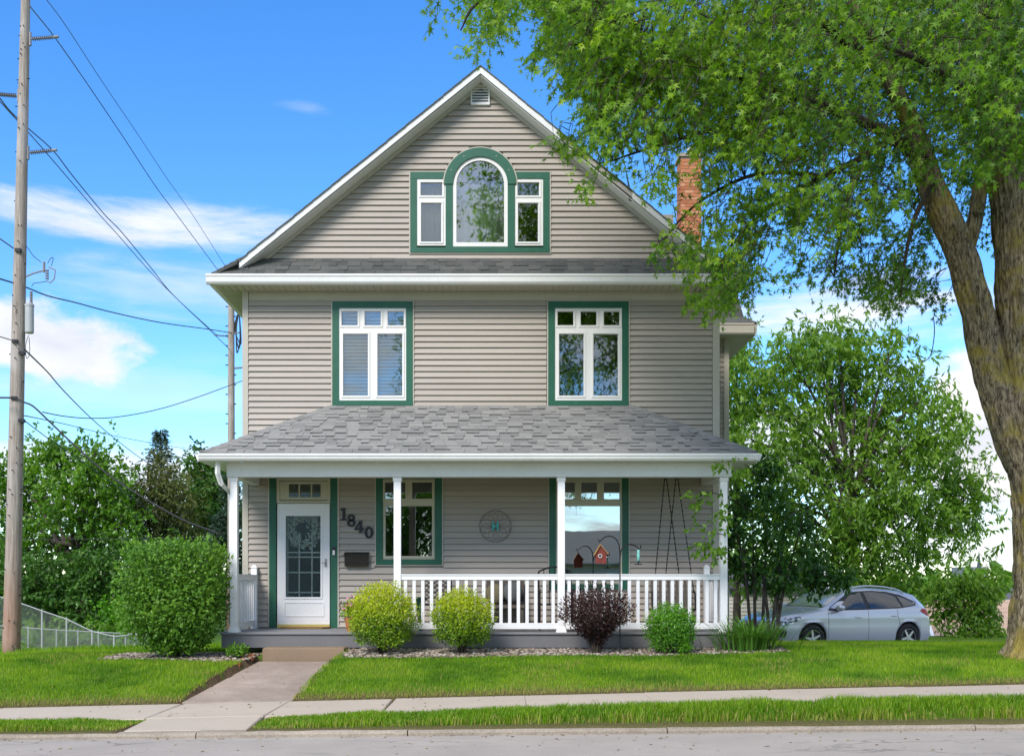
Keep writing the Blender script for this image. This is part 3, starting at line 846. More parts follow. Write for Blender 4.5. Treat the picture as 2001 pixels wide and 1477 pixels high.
def upper(x0, label):
    d = x0 - 650
    return window((650 + d, 590, 807 + d, 793), 13, [(668 + d, 609, 700 + d, 637), (713 + d, 609, 745 + d, 637), (758 + d, 609, 790 + d, 637), (671 + d, 653, 720 + d, 774), (738 + d, 653, 787 + d, 774)],
                  (663 + d, 603, 795 + d, 783), 'sash_white', label=label)
upper(650, 'upper storey window with white blinds')
upper(1071, 'upper storey window with dark panes')
# attic window: two side lights and an arched centre light under a curved green head
w_at = window((802, 338, 1074, 495), 13, [(822, 358, 865, 384), (823, 398, 863, 474), (1011, 358, 1054, 384), (1012, 398, 1052, 474)], (815, 351, 1061, 481), 'sash_white', label='attic window with arched centre light', gap=(ACX - AR * 0.97, ACX + AR * 0.97))
for o in list(w_at.children):
    if o.name.startswith('window_frame'): bpy.data.objects.remove(o)
for a_, b_ in ((815, 871), (1006, 1061)):
    ss = [s for s in ((822, 358, 865, 384), (823, 398, 863, 474), (1011, 358, 1054, 384), (1012, 398, 1052, 474)) if a_ < s[0] < b_]
    f = (hx(a_), hx(b_), hz(481), hz(351))
    xsu = sorted({f[0], f[1]} | {v for s in ss for v in (hx(s[0]), hx(s[2]))}); mb = MB()
    g1 = hx(ss[0][0]), hx(ss[0][2])
    mb.box(f[0], g1[0], YW - 0.03, YW + 0.05, f[2], f[3]); mb.box(g1[1], f[1], YW - 0.03, YW + 0.05, f[2], f[3])
    mb.box(g1[0], g1[1], YW - 0.03, YW + 0.05, hz(358), f[3]); mb.box(g1[0], g1[1], YW - 0.03, YW + 0.05, hz(398), hz(384)); mb.box(g1[0], g1[1], YW - 0.03, YW + 0.05, f[2], hz(474))
    mb.build('window_frame', 'sash_white', w_at)
arc = lambda r, y, n=28, a0=0.0, a1=math.pi: [(ACX + r * math.cos(t), y, ACZ + r * math.sin(t)) for t in np.linspace(a0, a1, n)]
RI = 53.5 * PXM
mb = MB()
mb.box(hx(871), ACX - RI, YW - 0.046, YW + 0.02, hz(487), ACZ); mb.box(ACX + RI, hx(1006), YW - 0.046, YW + 0.02, hz(487), ACZ); mb.box(ACX - RI, ACX + RI, YW - 0.040, YW + 0.02, hz(487), hz(483.2))
mb.build('mullion_board', 'green_trim', w_at)
mb = MB(); mb.strip(arc(AR, YW - 0.062, 36, -0.0, math.pi), arc(RI, YW - 0.062, 36, -0.0, math.pi), (0, 0.075, 0)); mb.build('arched_head', 'green_trim', w_at)
mb = MB(); mb.strip(arc(AR + 0.02, YW - 0.05, 36), arc(AR + 0.0, YW - 0.05, 36), (0, 0.05, 0)); mb.build('edge_trim', 'beige_trim', w_at)
for t in (0.14, 0.33, 0.67, 0.86):
    q = (ACX + (AR + RI) / 2 * math.cos(t * math.pi), YW - 0.062, ACZ + (AR + RI) / 2 * math.sin(t * math.pi))
    mb = MB(); mb.ball(q, 0.012, 6, 4); mb.build('screw_head', 'galv', w_at)
RG = 46.5 * PXM
z_b = hz(478)
mb = MB()
mb.strip(arc(RI, YW - 0.035), arc(RG, YW - 0.035), (0, 0.07, 0))
mb.box(ACX - RI, ACX - RG, YW - 0.035, YW + 0.035, hz(483), ACZ); mb.box(ACX + RG, ACX + RI, YW - 0.035, YW + 0.035, hz(483), ACZ); mb.box(ACX - RG, ACX + RG, YW - 0.035, YW + 0.035, hz(483), hz(475))
mb.build('window_frame', 'sash_white', w_at)
mb = MB(); mb.extr([(ACX - RG, YW - 0.008, hz(475))] + [(p[0], YW - 0.008, p[2]) for p in reversed(arc(RG, 0))] + [(ACX + RG, YW - 0.008, hz(475))], (0, 0.004, 0)); mb.build('pane', 'glass_mid', w_at)
# arch also needs wall fill between the square opening and the arch springing
mb = MB()
for s in (-1, 1):
    pl = [(ACX + s * AR, YW + 0.02, hz(338) - 0.01)] + [(ACX + s * AR * math.cos(t), YW + 0.02, ACZ + AR * math.sin(t)) for t in np.linspace(math.asin((hz(338) - ACZ) / AR), math.pi / 2, 12)] + [(ACX + s * AR, YW + 0.02, ACZ + AR)]
    mb.extr(pl if s > 0 else pl[::-1], (0, 0.05, 0))
mb.build('arch_infill', 'siding', w_at)
# porch windows
window((735, 922, 864, 1103), 14, [(752, 942, 793, 975), (805, 942, 845, 975), (753, 988, 845, 1087)], (749, 934, 851, 1093), 'sash_beige', label='porch window beside the house number')
window((1073, 922, 1228, 1152), 13, [(1093, 942, 1124, 976), (1135, 942, 1167, 976), (1179, 942, 1211, 976), (1093, 988, 1212, 1136)], (1086, 934, 1218, 1141), 'sash_beige', 'glass_strong', label='porch window reflecting the sky')

# ---- front door with transom
x0, x1, z0, z1 = OW['door']
t = 13.5 * PXM
mb = MB(); mb.box(x0, x0 + t, YW - 0.042, YW + 0.03, 0.795, z1); mb.box(x1 - t, x1, YW - 0.042, YW + 0.03, 0.795, z1); mb.box(x0 + t, x1 - t, YW - 0.042, YW + 0.03, hz(934), z1)
dcase = mb.build('door_casing', 'green_trim', house)
mb = MB(); mb.box(x0 - 0.025, x0, YW - 0.037, YW + 0.005, 0.80, z1); mb.box(x1, x1 + 0.025, YW - 0.037, YW + 0.005, 0.80, z1); mb.build('edge_trim', 'beige_trim', dcase)
dx0, dx1 = hx(541), hx(646)
mb = MB(); frame(mb, dx0, dx1, hz(983), hz(935), 0.05, 0.05, 0.035, 0.04, YW - 0.03, YW + 0.05)
frame(mb, dx0 + 0.05, dx1 - 0.05, hz(977), hz(940), 0.16, 0.12, 0.05, 0.05, YW - 0.012, YW + 0.05)
for q in (585, 609): mb.box(hx(q) - 0.012, hx(q) + 0.012, YW - 0.014, YW + 0.02, hz(973), hz(944))
tr = mb.build('transom', 'sash_beige', house)
for q0, q1 in ((560, 584), (586, 608), (610, 632)):
    mb = MB(); mb.box(hx(q0), hx(q1), YW + 0.005, YW + 0.009, hz(974), hz(943)); mb.build('pane', 'glass', tr)
zd0, zd1 = 0.855, hz(984)
gx0, gx1, gz0, gz1 = hx(559), hx(627), hz(1166), hz(1008)
mb = MB(); frame(mb, dx0 + 0.012, dx1 - 0.012, zd0, zd1, gx0 - dx0 - 0.012, dx1 - gx1 - 0.012, zd1 - gz1, gz0 - zd0, YW - 0.025, YW + 0.02)
door = mb.build('storm_door', 'door_white', house)
mb = MB(); frame(mb, gx0 - 0.03, gx1 + 0.03, gz0 - 0.03, gz1 + 0.04, 0.03, 0.03, 0.04, 0.03, YW - 0.036, YW - 0.024); mb.build('glazing_bead', 'door_white', door)
mb = MB(); frame(mb, gx0 - 0.03, gx1 + 0.06, hz(1204), hz(1176), 0.018, 0.018, 0.018, 0.018, YW - 0.034, YW - 0.024); mb.build('kick_panel', 'door_white', door)
mb = MB(); mb.box(gx0, gx1, YW - 0.008, YW - 0.004, gz0, gz1); mb.build('pane', 'glass_clear', door)
for q in (584, 609): mb = MB(); mb.box(hx(q) - 0.011, hx(q) + 0.011, YW + 0.03, YW + 0.042, gz0, hz(1040)); mb.build('muntin', 'door_white', door)
for q in (1079, 1088, 1118, 1157): mb = MB(); mb.box(gx0, gx1, YW + 0.026, YW + 0.0299, hz(q) - 0.011, hz(q) + 0.011); mb.build('muntin', 'door_white', door)
mb = MB(); mb.box(hx(637) - 0.018, hx(637) + 0.018, YW - 0.045, YW - 0.025, hz(1107), hz(1091)); mb.tube([(hx(637), YW - 0.045, hz(1099)), (hx(637), YW - 0.08, hz(1099)), (hx(630), YW - 0.085, hz(1100))], 0.009, 6); mb.build('door_handle', 'steel', door)
mb = MB(); mb.box(dx0 + 0.01, dx1 - 0.01, YW - 0.05, YW + 0.02, 0.80, 0.853); mb.build('threshold', 'brass', dcase)
# inner door behind the storm door glass
mb = MB(); mb.box(dx0, dx1, YW + 0.20, YW + 0.24, 0.8, gz0 - 0.1); mb.box(dx0, gx0, YW + 0.20, YW + 0.24, gz0 - 0.1, zd1); mb.box(gx1, dx1, YW + 0.20, YW + 0.24, gz0 - 0.1, zd1); mb.build('inner_door', 'door_white', house)

# ---- main roof
YF = YW - 0.34
mb = MB()
TH = 0.13
def slab(p0, p1, y0, y1, th, m):                   # sloping slab between (x,z) p0 and p1
    (xa, za), (xb, zb) = p0, p1
    m.hexa([(xa, y0, za - th), (xb, y0, zb - th), (xb, y1, zb - th), (xa, y1, za - th), (xa, y0, za), (xb, y0, zb), (xb, y1, zb), (xa, y1, za)])
slab((LX, LZ), (RX, RZ), YF + 0.03, HB + 0.3, TH, mb); slab((RX, RZ), (RX2, RZ2), YF + 0.03, HB + 0.3, TH, mb)
slab((-4.86, 6.80), (LX, LZ), YW - 0.40, HB + 0.3, 0.05, mb); slab((RX2, RZ2), (4.12, 6.80), YW - 0.40, HB + 0.3, 0.05, mb)
main_roof = mb.build('main_roof', 'shingle_dark', house)
def rake(xa, xb, top, th, y0, y1, name, m, parent=main_roof):
    mb = MB(); za, zb = roof_z(xa) + top, roof_z(xb) + top
    mb.hexa([(xa, y0, za - th), (xb, y0, zb - th), (xb, y1, zb - th), (xa, y1, za - th), (xa, y0, za), (xb, y0, zb), (xb, y1, zb), (xa, y1, za)])
    return mb.build(name, m, parent)
rake(LX + 0.02, RX, 0.004, 0.125, YF, YF + 0.028, 'rake_fascia', 'white_trim')
XA, XB = wx(1095, YF), wx(1236, YF)
rake(RX, XA, 0.004, 0.125, YF, YF + 0.028, 'rake_fascia', 'white_trim')
o = rake(XA, XB, -0.01, 0.09, YF + 0.012, YF + 0.028, 'rake_fascia', 'bare_wood'); o['label'] = 'weathered stretch of rake board missing its white cover'
rake(XB, RX2 - 0.02, 0.004, 0.125, YF, YF + 0.028, 'rake_fascia', 'white_trim')
# drip edge of shingles over the rake, in short lengths so the edge is uneven
mb = MB()
for s in (-1, 1):
    n = 26
    for i in range(n):
        xa = RX + (LX - RX) * i / n if s < 0 else RX + (RX2 - RX) * i / n; xb = RX + (LX - RX) * (i + 1) / n if s < 0 else RX + (RX2 - RX) * (i + 1) / n
        j = random.uniform(0.006, 0.016)
        za, zb = roof_z(xa) + j, roof_z(xb) + j + 0.006
        mb.hexa([(xa, YF - 0.025, za - 0.016), (xb, YF - 0.025, zb - 0.016), (xb, YF + 0.5, zb - 0.016), (xa, YF + 0.5, za - 0.016), (xa, YF - 0.025, za), (xb, YF - 0.025, zb), (xb, YF + 0.5, zb), (xa, YF + 0.5, za)])
mb.build('shingle_edge', 'shingle_dark', main_roof)
# rake soffit and frieze
for xa, xb in ((LX + 0.02, RX), (RX, RX2 - 0.02)):
    rake(xa, xb, -TH - 0.002, 0.012, YF + 0.03, YW - 0.03, 'rake_soffit', 'white_trim')
    rake(xa, xb, -TH - 0.016, 0.075, YW - 0.045, YW - 0.024, 'rake_frieze', 'beige_trim')
# loose dark flashing bent up from the roof edge
mb = MB(); p = [W(1233, 392, YF + 0.02), W(1228, 360, YF + 0.02), W(1222, 322, YF - 0.02)]
mb.strip([(a[0] - 0.035 + 0.02 * i, a[1], a[2]) for i, a in enumerate(p)], [(a[0] + 0.045 - 0.02 * i, a[1] + 0.05, a[2]) for i, a in enumerate(p)], (0.004, 0.012, 0))
o = mb.build('loose_flashing', 'flashing_dark', main_roof)
# gable vent
vx0, vx1, vz0, vz1 = hx(920), hx(957), hz(208), hz(170)
mb = MB(); frame(mb, vx0, vx1, vz0, vz1, 0.025, 0.025, 0.02, 0.03, YW - 0.06, YW - 0.001)
vent = mb.build('gable_vent', 'white_trim', house)
mb = MB(); mb.box(vx0 + 0.022, vx1 - 0.022, YW - 0.034, YW - 0.003, vz0 + 0.025, vz1 - 0.018); mb.build('vent_shade_sheet', 'flashing_dark', vent)  # dark sheet standing in for the shade between the louvres
for i in range(6):
    z = vz0 + 0.045 + i * (vz1 - vz0 - 0.07) / 5.6
    mb = MB(); mb.extr([(vx0 + 0.025, YW - 0.055, z - 0.016), (vx0 + 0.025, YW - 0.036, z + 0.006), (vx0 + 0.025, YW - 0.036, z + 0.016), (vx0 + 0.025, YW - 0.055, z - 0.006)], (vx1 - vx0 - 0.05, 0, 0)); mb.build('louvre', 'white_trim', vent)

# ---- shingle tabs laid on a slope
def tabs(org, uvec, vvec, nrm, umin, umax, rows, expo, wmin, wmax, collect, thick=(0.006, 0.020), bands=None):
    """umin/umax are functions of v; appends hexahedra corner lists"""
    for r_ in range(rows):
        v0 = r_ * expo; v1 = v0 + expo + 0.012
        u = umin(v0) - random.uniform(0, wmax)
        hi = random.random() < 0.5
        while u < umax(v0):
            w = random.uniform(wmin, wmax)
            a0, b0 = max(u, umin(v0)), min(u + w - 0.004, umax(v0)); a1, b1 = max(u, umin(v1)), min(u + w - 0.004, umax(v1))
            if b0 - a0 > 0.03 and b1 - a1 > 0.0:
                t = thick[1] * random.uniform(0.75, 1.1) if hi else thick[0]
                dv = random.uniform(-0.004, 0.004) - (0.010 if hi else 0)
                P = []
                for tt, tb in ((0.001, 0.001), (t, t * 0.4)):
                    for uu, vv, th in ((a0, v0 + dv, tt), (b0, v0 + dv, tt), (b1, v1, tb), (a1, v1, tb)):
                        P.append(tuple(org + uvec * uu + vvec * vv + nrm * th))
                collect.append(P)
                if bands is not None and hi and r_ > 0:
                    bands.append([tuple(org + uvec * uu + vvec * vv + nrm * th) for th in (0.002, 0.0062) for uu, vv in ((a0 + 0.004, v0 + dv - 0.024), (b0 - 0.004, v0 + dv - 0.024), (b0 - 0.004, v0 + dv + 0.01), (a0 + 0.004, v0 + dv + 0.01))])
            u += w; hi = (not hi) if random.random() < 0.8 else hi
def place_tabs(coll, parent, m, limit):
    random.shuffle(coll)
    coll.sort(key=lambda P: -((P[1][0] - P[0][0])))
    for P in coll[:limit]:
        mb = MB(); mb.hexa(P); mb.build('shingle', m, parent)
    if coll[limit:]:
        mb = MB()
        for P in coll[limit:]: mb.hexa(P, random.random())
        mb.build('shingle_field', m, parent, kind='stuff', tint=True)
# pent roof under the gable
PY0, PZ0, PZ1 = YW - 0.42, 6.775, 7.185
mb = MB()
mb.hexa([(-4.84, PY0, PZ0 - 0.03), (4.10, PY0, PZ0 - 0.03), (HR, YW - 0.004, PZ1 - 0.05), (HL, YW - 0.004, PZ1 - 0.05), (-4.84, PY0, PZ0), (4.10, PY0, PZ0), (HR + 0.02, YW - 0.004, PZ1), (HL - 0.02, YW - 0.004, PZ1)])
pent = mb.build('pent_roof', 'shingle_dark', house)
vv = Vector((0, 0.416, PZ1 - PZ0)); Lp = vv.length; vv.normalize(); nn = Vector((0, -vv.z, vv.y))
coll = []
tabs(Vector((0, PY0, PZ0 + 0.002)), Vector((1, 0, 0)), vv, nn, lambda v: -4.84 + 0.42 * v / Lp, lambda v: 4.10 - 0.32 * v / Lp, 4, Lp / 4, 0.13, 0.30, coll, (0.004, 0.014))
place_tabs(coll, pent, 'shingle_dark', 110)
# hip cap at the pent corner
for s, xa, xb in ((-1, -4.85, HL - 0.03), (1, 4.11, HR + 0.03)):
    for i in range(5):
        t0, t1 = i / 5, (i + 1.25) / 5
        a = Vector((xa + (xb - xa) * t0, PY0 - 0.01 + 0.42 * t0, PZ0 + 0.012 + (PZ1 - PZ0) * t0)); b = Vector((xa + (xb - xa) * t1, PY0 + 0.42 * t1, PZ0 + 0.004 + (PZ1 - PZ0) * t1))
        mb = MB(); mb.strip([a + Vector((s * 0.07, 0.07, -0.015)), a + Vector((0, 0, 0.02)), a + Vector((-s * 0.10, -0.02, -0.01))], [b + Vector((s * 0.07, 0.07, -0.015)), b + Vector((0, 0, 0.015)), b + Vector((-s * 0.10, -0.02, -0.01))], (0, 0, -0.012)); mb.build('hip_cap', 'shingle_dark', pent)
# gutter, fascia, soffit of the upper eave
def gutter(p0, p1, out, zt, zb, m='white_trim', w=0.09):
    """K-style gutter from p0 to p1 (x,y), out = outward unit (x,y)"""
    o = Vector((out[0], out[1], 0)); mb = MB(); h = zt - zb
    prof = [(0, zt), (w, zt), (w, zt - 0.035), (w - 0.012, zt - 0.04), (w - 0.018, zb + 0.035), (w - 0.035, zb + 0.01), (w - 0.045, zb), (0, zb)]
    a = [Vector((p0[0], p0[1], 0)) + o * d + Vector((0, 0, z)) for d, z in prof]
    mb.extr(a, (p1[0] - p0[0], p1[1] - p0[1], 0)); return mb
gutter((-4.93, PY0), (4.13, PY0), (0, -1), 6.762, 6.60).build('gutter', 'white_trim', pent)
gutter((-4.85, HB), (-4.85, PY0), (-1, 0), 6.775, 6.60).build('gutter', 'white_trim', main_roof)
gutter((4.12, PY0), (4.12, HB), (1, 0), 6.775, 6.60).build('gutter', 'white_trim', main_roof)
mb = MB(); x = -4.85
mb.box(-4.85, 4.12, PY0, PY0 + 0.03, 6.60, 6.76); mb.box(-4.85, -4.82, PY0, HB, 6.60, 6.79); mb.box(4.09, 4.12, PY0, HB, 6.60, 6.79); mb.build('eave_fascia', 'white_trim', pent)
mb = MB()
n = 76
for i in range(n):
    xa = -4.82 + i * 8.91 / n
    mb.box(xa, xa + 8.91 / n - 0.012, PY0 + 0.03, YW - 0.036, 6.60, 6.612)
mb.box(-4.82, 4.09, PY0 + 0.03, YW - 0.036, 6.613, 6.63)
for i in range(60):
    ya = YW - 0.02 + i * 0.2
    mb.box(-4.82, HL - 0.03, ya, ya + 0.192, 6.60, 6.612); mb.box(HR + 0.03, 4.09, ya, ya + 0.192, 6.60, 6.612)
mb.build('soffit', 'soffit_beige', pent)

# ---- chimney with separate bricks
CY = 25.0
cx0, cx1 = wx(1330, CY), wx(1371, CY); cyd = 0.55; ct = wz(305, CY); cb = 8.0
mb = MB(); mb.box(cx0 + 0.012, cx1 - 0.012, CY + 0.012, CY + cyd - 0.012, cb, ct - 0.02); chim = mb.build('chimney', 'mortar', house)
bh = 0.083; nrow = int((ct - cb) / bh)
for r_ in range(nrow):
    z = cb + r_ * bh; off = 0.5 * (r_ % 2)
    for face in (0, 1):
        Lw = (cx1 - cx0) if face == 0 else cyd
        n = 3; bw = Lw / 2.5; u = -off * bw
        while u < Lw - 0.01:
            a, b = max(u, 0) + 0.006, min(u + bw, Lw) - 0.006
            if b - a > 0.03:
                j = random.uniform(-0.004, 0.004)
                mb = MB()
                if face == 0: mb.box(cx0 + a, cx0 + b, CY + j, CY + 0.05, z + 0.006, z + bh - 0.006)
                else:
                    if a < 0.055: a = 0.055
                    mb.box(cx0 + j, cx0 + 0.05, CY + a, CY + b, z + 0.006, z + bh - 0.006)
                mb.build('brick', 'brick', chim)
            u += bw
mb = MB(); mb.box(cx0 - 0.04, cx1 + 0.04, CY - 0.04, CY + cyd + 0.04, ct - 0.02, ct + 0.06); mb.build('chimney_cap', 'kerb_concrete', chim)
mb = MB(); mb.cyl(((cx0 + cx1) / 2 + 0.05, CY + 0.27, ct + 0.06), 0.10, 0.22, 12); mb.build('chimney_flue', 'outbuilding', chim)

# ---- side bay with its own hip roof
BY = 21.4
bx1 = wx(1424, BY); bey = BY - 0.35
mb = MB(); z = 0.8
while z < 6.5:
    mb.extr([(HR + 0.024, BY, z + 0.104), (HR + 0.024, BY - 0.02, z), (HR + 0.024, BY, z)], (bx1 - 0.10 - HR - 0.024, 0, 0)); z += 0.104
mb.box(HR, bx1 - 0.02, BY + 0.001, BY + 5, 0.3, wz(655, BY))
bay = mb.build('side_bay', 'siding', house)
mb = MB(); mb.box(bx1 - 0.10, bx1, BY - 0.03, BY + 0.1, 0.4, wz(655, BY)); mb.build('corner_board', 'beige_trim', bay)
bez0, bez1 = wz(655, bey), wz(633, bey)
ex = wx(1472, bey)
mb = MB(); mb.box(HR + 0.03, ex, bey, BY + 5, bez0, bez0 + 0.02); mb.build('bay_soffit', 'soffit_beige', bay)
gutter((HR + 0.4, bey), (ex, bey), (0, -1), bez1, bez0).build('bay_gutter', 'beige_trim', bay)
gutter((ex, bey), (ex, BY + 5), (1, 0), bez1, bez0).build('bay_gutter', 'beige_trim', bay)
mb = MB()
A = [(HR - 0.3, bey, bez1 + 0.02), (ex + 0.08, bey - 0.04, bez1 + 0.02), (ex - 0.15, bey + 0.2, bez1 + 0.20), (ex - 0.42, bey + 0.5, bez1 + 1.5), (HR - 0.6, bey + 0.5, bez1 + 1.5), (HR - 0.3, bey + 0.2, bez1 + 0.2)]
B = [(ex + 0.08, BY + 5, bez1 + 0.02), (ex - 0.15, BY + 5, bez1 + 0.20), (ex - 0.42, BY + 5, bez1 + 1.5)]
mb.add(A + B, [(0, 1, 2, 5), (5, 2, 3, 4), (1, 6, 7, 2), (2, 7, 8, 3), (4, 3, 8)])
broof = mb.build('bay_roof', 'shingle_dark', bay)
coll = []
v2 = Vector((0, 0.3, 1.3)).normalized()
tabs(Vector((0, bey + 0.2, bez1 + 0.20)), Vector((1, 0, 0)), v2, Vector((0, -v2.z, v2.y)), lambda v: HR - 0.2, lambda v: ex - 0.15 - 0.27 * v / 1.33, 9, 0.146, 0.16, 0.34, coll, (0.005, 0.014))
mb = MB()
for P in coll: mb.hexa(P, random.random())
mb.build('bay_shingles', 'shingle_dark', bay, kind='stuff', tint=True)

# ---- porch
YP = 16.5                                         # deck front
DZ = 0.79
PL, PR = -4.40, 3.66
random.seed(21)
nb = 13
deck = None
for i in range(nb):                                # deck boards run along the front
    ya = YP - 0.03 + i * (YW - YP - 0.02) / nb; yb = ya + (YW - YP - 0.02) / nb - 0.006
    mb = MB(); mb.box(PL - 0.02, PR + 0.02, ya, yb, DZ - 0.03, DZ + random.uniform(-0.001, 0.001))
    if deck is None: deck = mb.build('porch_deck', 'deck_grey', house)
    else: mb.build('deck_board', 'deck_grey', deck)
mb = MB(); mb.box(PL, PR, YP, YP + 0.04, 0.548, DZ - 0.032); mb.box(PL, PL + 0.04, YP + 0.04, YW - 0.03, 0.548, DZ - 0.032); mb.box(PR - 0.04, PR, YP + 0.04, YW - 0.03, 0.548, DZ - 0.032)
mb.build('deck_fascia', 'deck_fascia', deck)
for x in (-4.3, -2.0, 0.7, 3.5): mb = MB(); mb.box(x - 0.1, x + 0.1, YP + 0.3, YP + 0.5, 0.3, 0.55); mb.build('deck_pier', 'step_concrete', deck)
mb = slab_mesh([(wx(513, 16.1), 16.1), (wx(672, 16.1), 16.1), (wx(672, 16.1), 16.49), (wx(513, 16.1), 16.49)], 0.25, lambda X, Y: 0.568, 0.015)
mb.build('porch_step', 'step_concrete', house)
PX = [-4.21, -1.614, 0.989, 3.57]
YPo = 16.57
for x in PX:
    mb = MB(); h = 0.056
    mb.box(x - h, x + h, YPo - h, YPo + h, DZ + 0.09, 3.22)
    mb.hexa([(x - 0.085, YPo - 0.085, DZ), (x + 0.085, YPo - 0.085, DZ), (x + 0.085, YPo + 0.085, DZ), (x - 0.085, YPo + 0.085, DZ), (x - h, YPo - h, DZ + 0.09), (x + h, YPo - h, DZ + 0.09), (x + h, YPo + h, DZ + 0.09), (x - h, YPo + h, DZ + 0.09)])
    post = mb.build('porch_post', 'rail_white', house)
    mb = MB(); mb.box(x - h - 0.012, x + h + 0.012, YPo - h - 0.012, YPo + h + 0.012, 3.19, 3.249); mb.build('post_cap', 'rail_white', post)
mb = MB(); mb.box(wx(443, 16.47), wx(1430, 16.47), 16.47, 16.66, 3.25, 3.475)
mb.box(-4.29, -4.13, 16.66, YW - 0.04, 3.25, 3.475); mb.box(3.49, 3.65, 16.66, YW - 0.04, 3.25, 3.475)
beam = mb.build('porch_beam', 'white_trim', house); beam.data.materials[0] = MAT['white_trim']
mb = MB(); mb.box(-4.29, 3.65, 16.68, YW - 0.04, 3.44, 3.46); mb.build('porch_ceiling', 'soffit_beige', house)
def railing(p0, p1, n, zt0=1.62, zt1=1.712, zb0=0.84, zb1=0.935, name='porch_railing'):
    p0 = Vector((p0[0], p0[1], 0)); p1 = Vector((p1[0], p1[1], 0)); d = (p1 - p0); L = d.length; d.normalize(); q = Vector((-d.y, d.x, 0))
    def bar(w, z0, z1, a=0, b=None):
        b = L if b is None else b
        P = [p0 + d * a - q * w, p0 + d * b - q * w, p0 + d * b + q * w, p0 + d * a + q * w]
        m = MB(); m.hexa([(p.x, p.y, z0) for p in P] + [(p.x, p.y, z1) for p in P]); return m
    m = bar(0.038, zt0, zt1 - 0.022); top = bar(0.05, zt1 - 0.02, zt1); m.add(top.v, top.f)
    r_ = m.build(name, 'rail_white', house)
    bar(0.03, zb0, zb1).build('bottom_rail', 'rail_white', r_)
    for i in range(n):
        c = (i + 0.5) * L / n
        bar(0.024, zb1 - 0.002, zt0 + 0.002, c - 0.026, c + 0.026).build('baluster', 'rail_white', r_)
    return r_
railing((PX[1] + 0.058, YPo), (PX[2] - 0.058, YPo), 18)
railing((PX[2] + 0.058, YPo), (PX[3] - 0.058, YPo), 18)
railing((PX[0], YPo + 0.06), (PX[0], YW - 0.13), 9)
railing((PX[3], YPo + 0.06), (PX[3], YW - 0.13), 9)
for x in (PX[0], PX[3]):
    mb = MB(); mb.box(x - 0.05, x + 0.05, YW - 0.13, YW - 0.04, DZ, 1.83); mb.hexa([(x - 0.06, YW - 0.14, 1.83), (x + 0.06, YW - 0.14, 1.83), (x + 0.06, YW - 0.03, 1.83), (x - 0.06, YW - 0.03, 1.83), (x - 0.02, YW - 0.10, 1.88), (x + 0.02, YW - 0.10, 1.88), (x + 0.02, YW - 0.07, 1.88), (x - 0.02, YW - 0.07, 1.88)])
    mb.build('newel_post', 'rail_white', house)
# porch roof
EY, EZ, TY, TZ = 16.23, 3.595, YW - 0.024, 4.62
EL, ER, TL, TR = -4.645, 4.01, -2.876, 2.30
mb = MB()
pr = [(EL, EY, EZ), (ER, EY, EZ), (TR, TY, TZ), (TL, TY, TZ), (EL, TY, EZ), (ER, TY, EZ)]
und = [(a, b, c - 0.05) for a, b, c in pr]
mb.add(pr + und, [(0, 1, 2, 3), (4, 0, 3), (1, 5, 2), (7, 6, 9, 8), (10, 9, 6), (7, 8, 11), (0, 6, 7, 1), (4, 10, 6, 0), (1, 7, 11, 5)])
proof = mb.build('porch_roof', 'shingle_light', house)
vv = Vector((0, TY - EY, TZ - EZ)); Lr = vv.length; vv.normalize(); nn = Vector((0, -vv.z, vv.y))
coll = []
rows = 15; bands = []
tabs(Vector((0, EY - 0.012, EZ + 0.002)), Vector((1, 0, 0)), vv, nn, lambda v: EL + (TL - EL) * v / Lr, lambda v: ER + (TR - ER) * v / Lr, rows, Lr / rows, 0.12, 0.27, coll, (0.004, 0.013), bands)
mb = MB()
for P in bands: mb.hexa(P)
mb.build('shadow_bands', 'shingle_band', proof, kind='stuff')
place_tabs(coll, proof, 'shingle_light', 190)
for (a0, b0) in ((Vector((EL, EY, EZ)), Vector((TL, TY, TZ))), (Vector((ER, EY, EZ)), Vector((TR, TY, TZ)))):
    s = -1 if a0.x < 0 else 1
    n = 15
    for i in range(n):
        a = a0.lerp(b0, i / n); b = a0.lerp(b0, min(1, (i + 1.2) / n))
        lift = Vector((0, 0, 0.026)); lift2 = Vector((0, 0, 0.010))
        side = Vector((s * 0.09, 0.10, -0.05)); fr = Vector((-s * 0.13, -0.02, -0.012))
        mb = MB(); mb.strip([a + lift + side, a + lift + Vector((0, 0, 0.012)), a + lift + fr], [b + lift2 + side, b + lift2 + Vector((0, 0, 0.012)), b + lift2 + fr], (0, 0, -0.012)); mb.build('hip_cap', 'shingle_light', proof)
gutter((EL - 0.02, EY - 0.005), (ER + 0.02, EY - 0.005), (0, -1), 3.580, 3.468, w=0.10).build('gutter', 'white_trim', proof)
gutter((EL, TY), (EL, EY), (-1, 0), 3.580, 3.468).build('gutter', 'white_trim', proof)
gutter((ER, EY), (ER, TY), (1, 0), 3.580, 3.468).build('gutter', 'white_trim', proof)
mb = MB(); mb.box(EL, ER, EY, EY + 0.03, 3.47, 3.56); mb.box(EL, EL + 0.03, EY + 0.03, TY, 3.47, 3.56); mb.box(ER - 0.03, ER, EY + 0.03, TY, 3.47, 3.56); mb.box(EL + 0.03, ER - 0.03, EY + 0.03, 16.47, 3.477, 3.49); mb.box(EL + 0.03, -4.30, 16.47, TY, 3.477, 3.49); mb.box(3.66, ER - 0.03, 16.47, TY, 3.477, 3.49); mb.build('porch_eave', 'white_trim', proof)
mb = MB(); mb.tube([(-4.40, 16.28, 3.50), (-4.40, 16.28, 3.28), (-4.36, 16.34, 3.12), (-4.33, 16.8, 3.02), (-4.33, 16.85, 2.8), (-4.33, 16.85, 0.9)], 0.042, 4)
mb.build('downspout', 'white_trim', house)

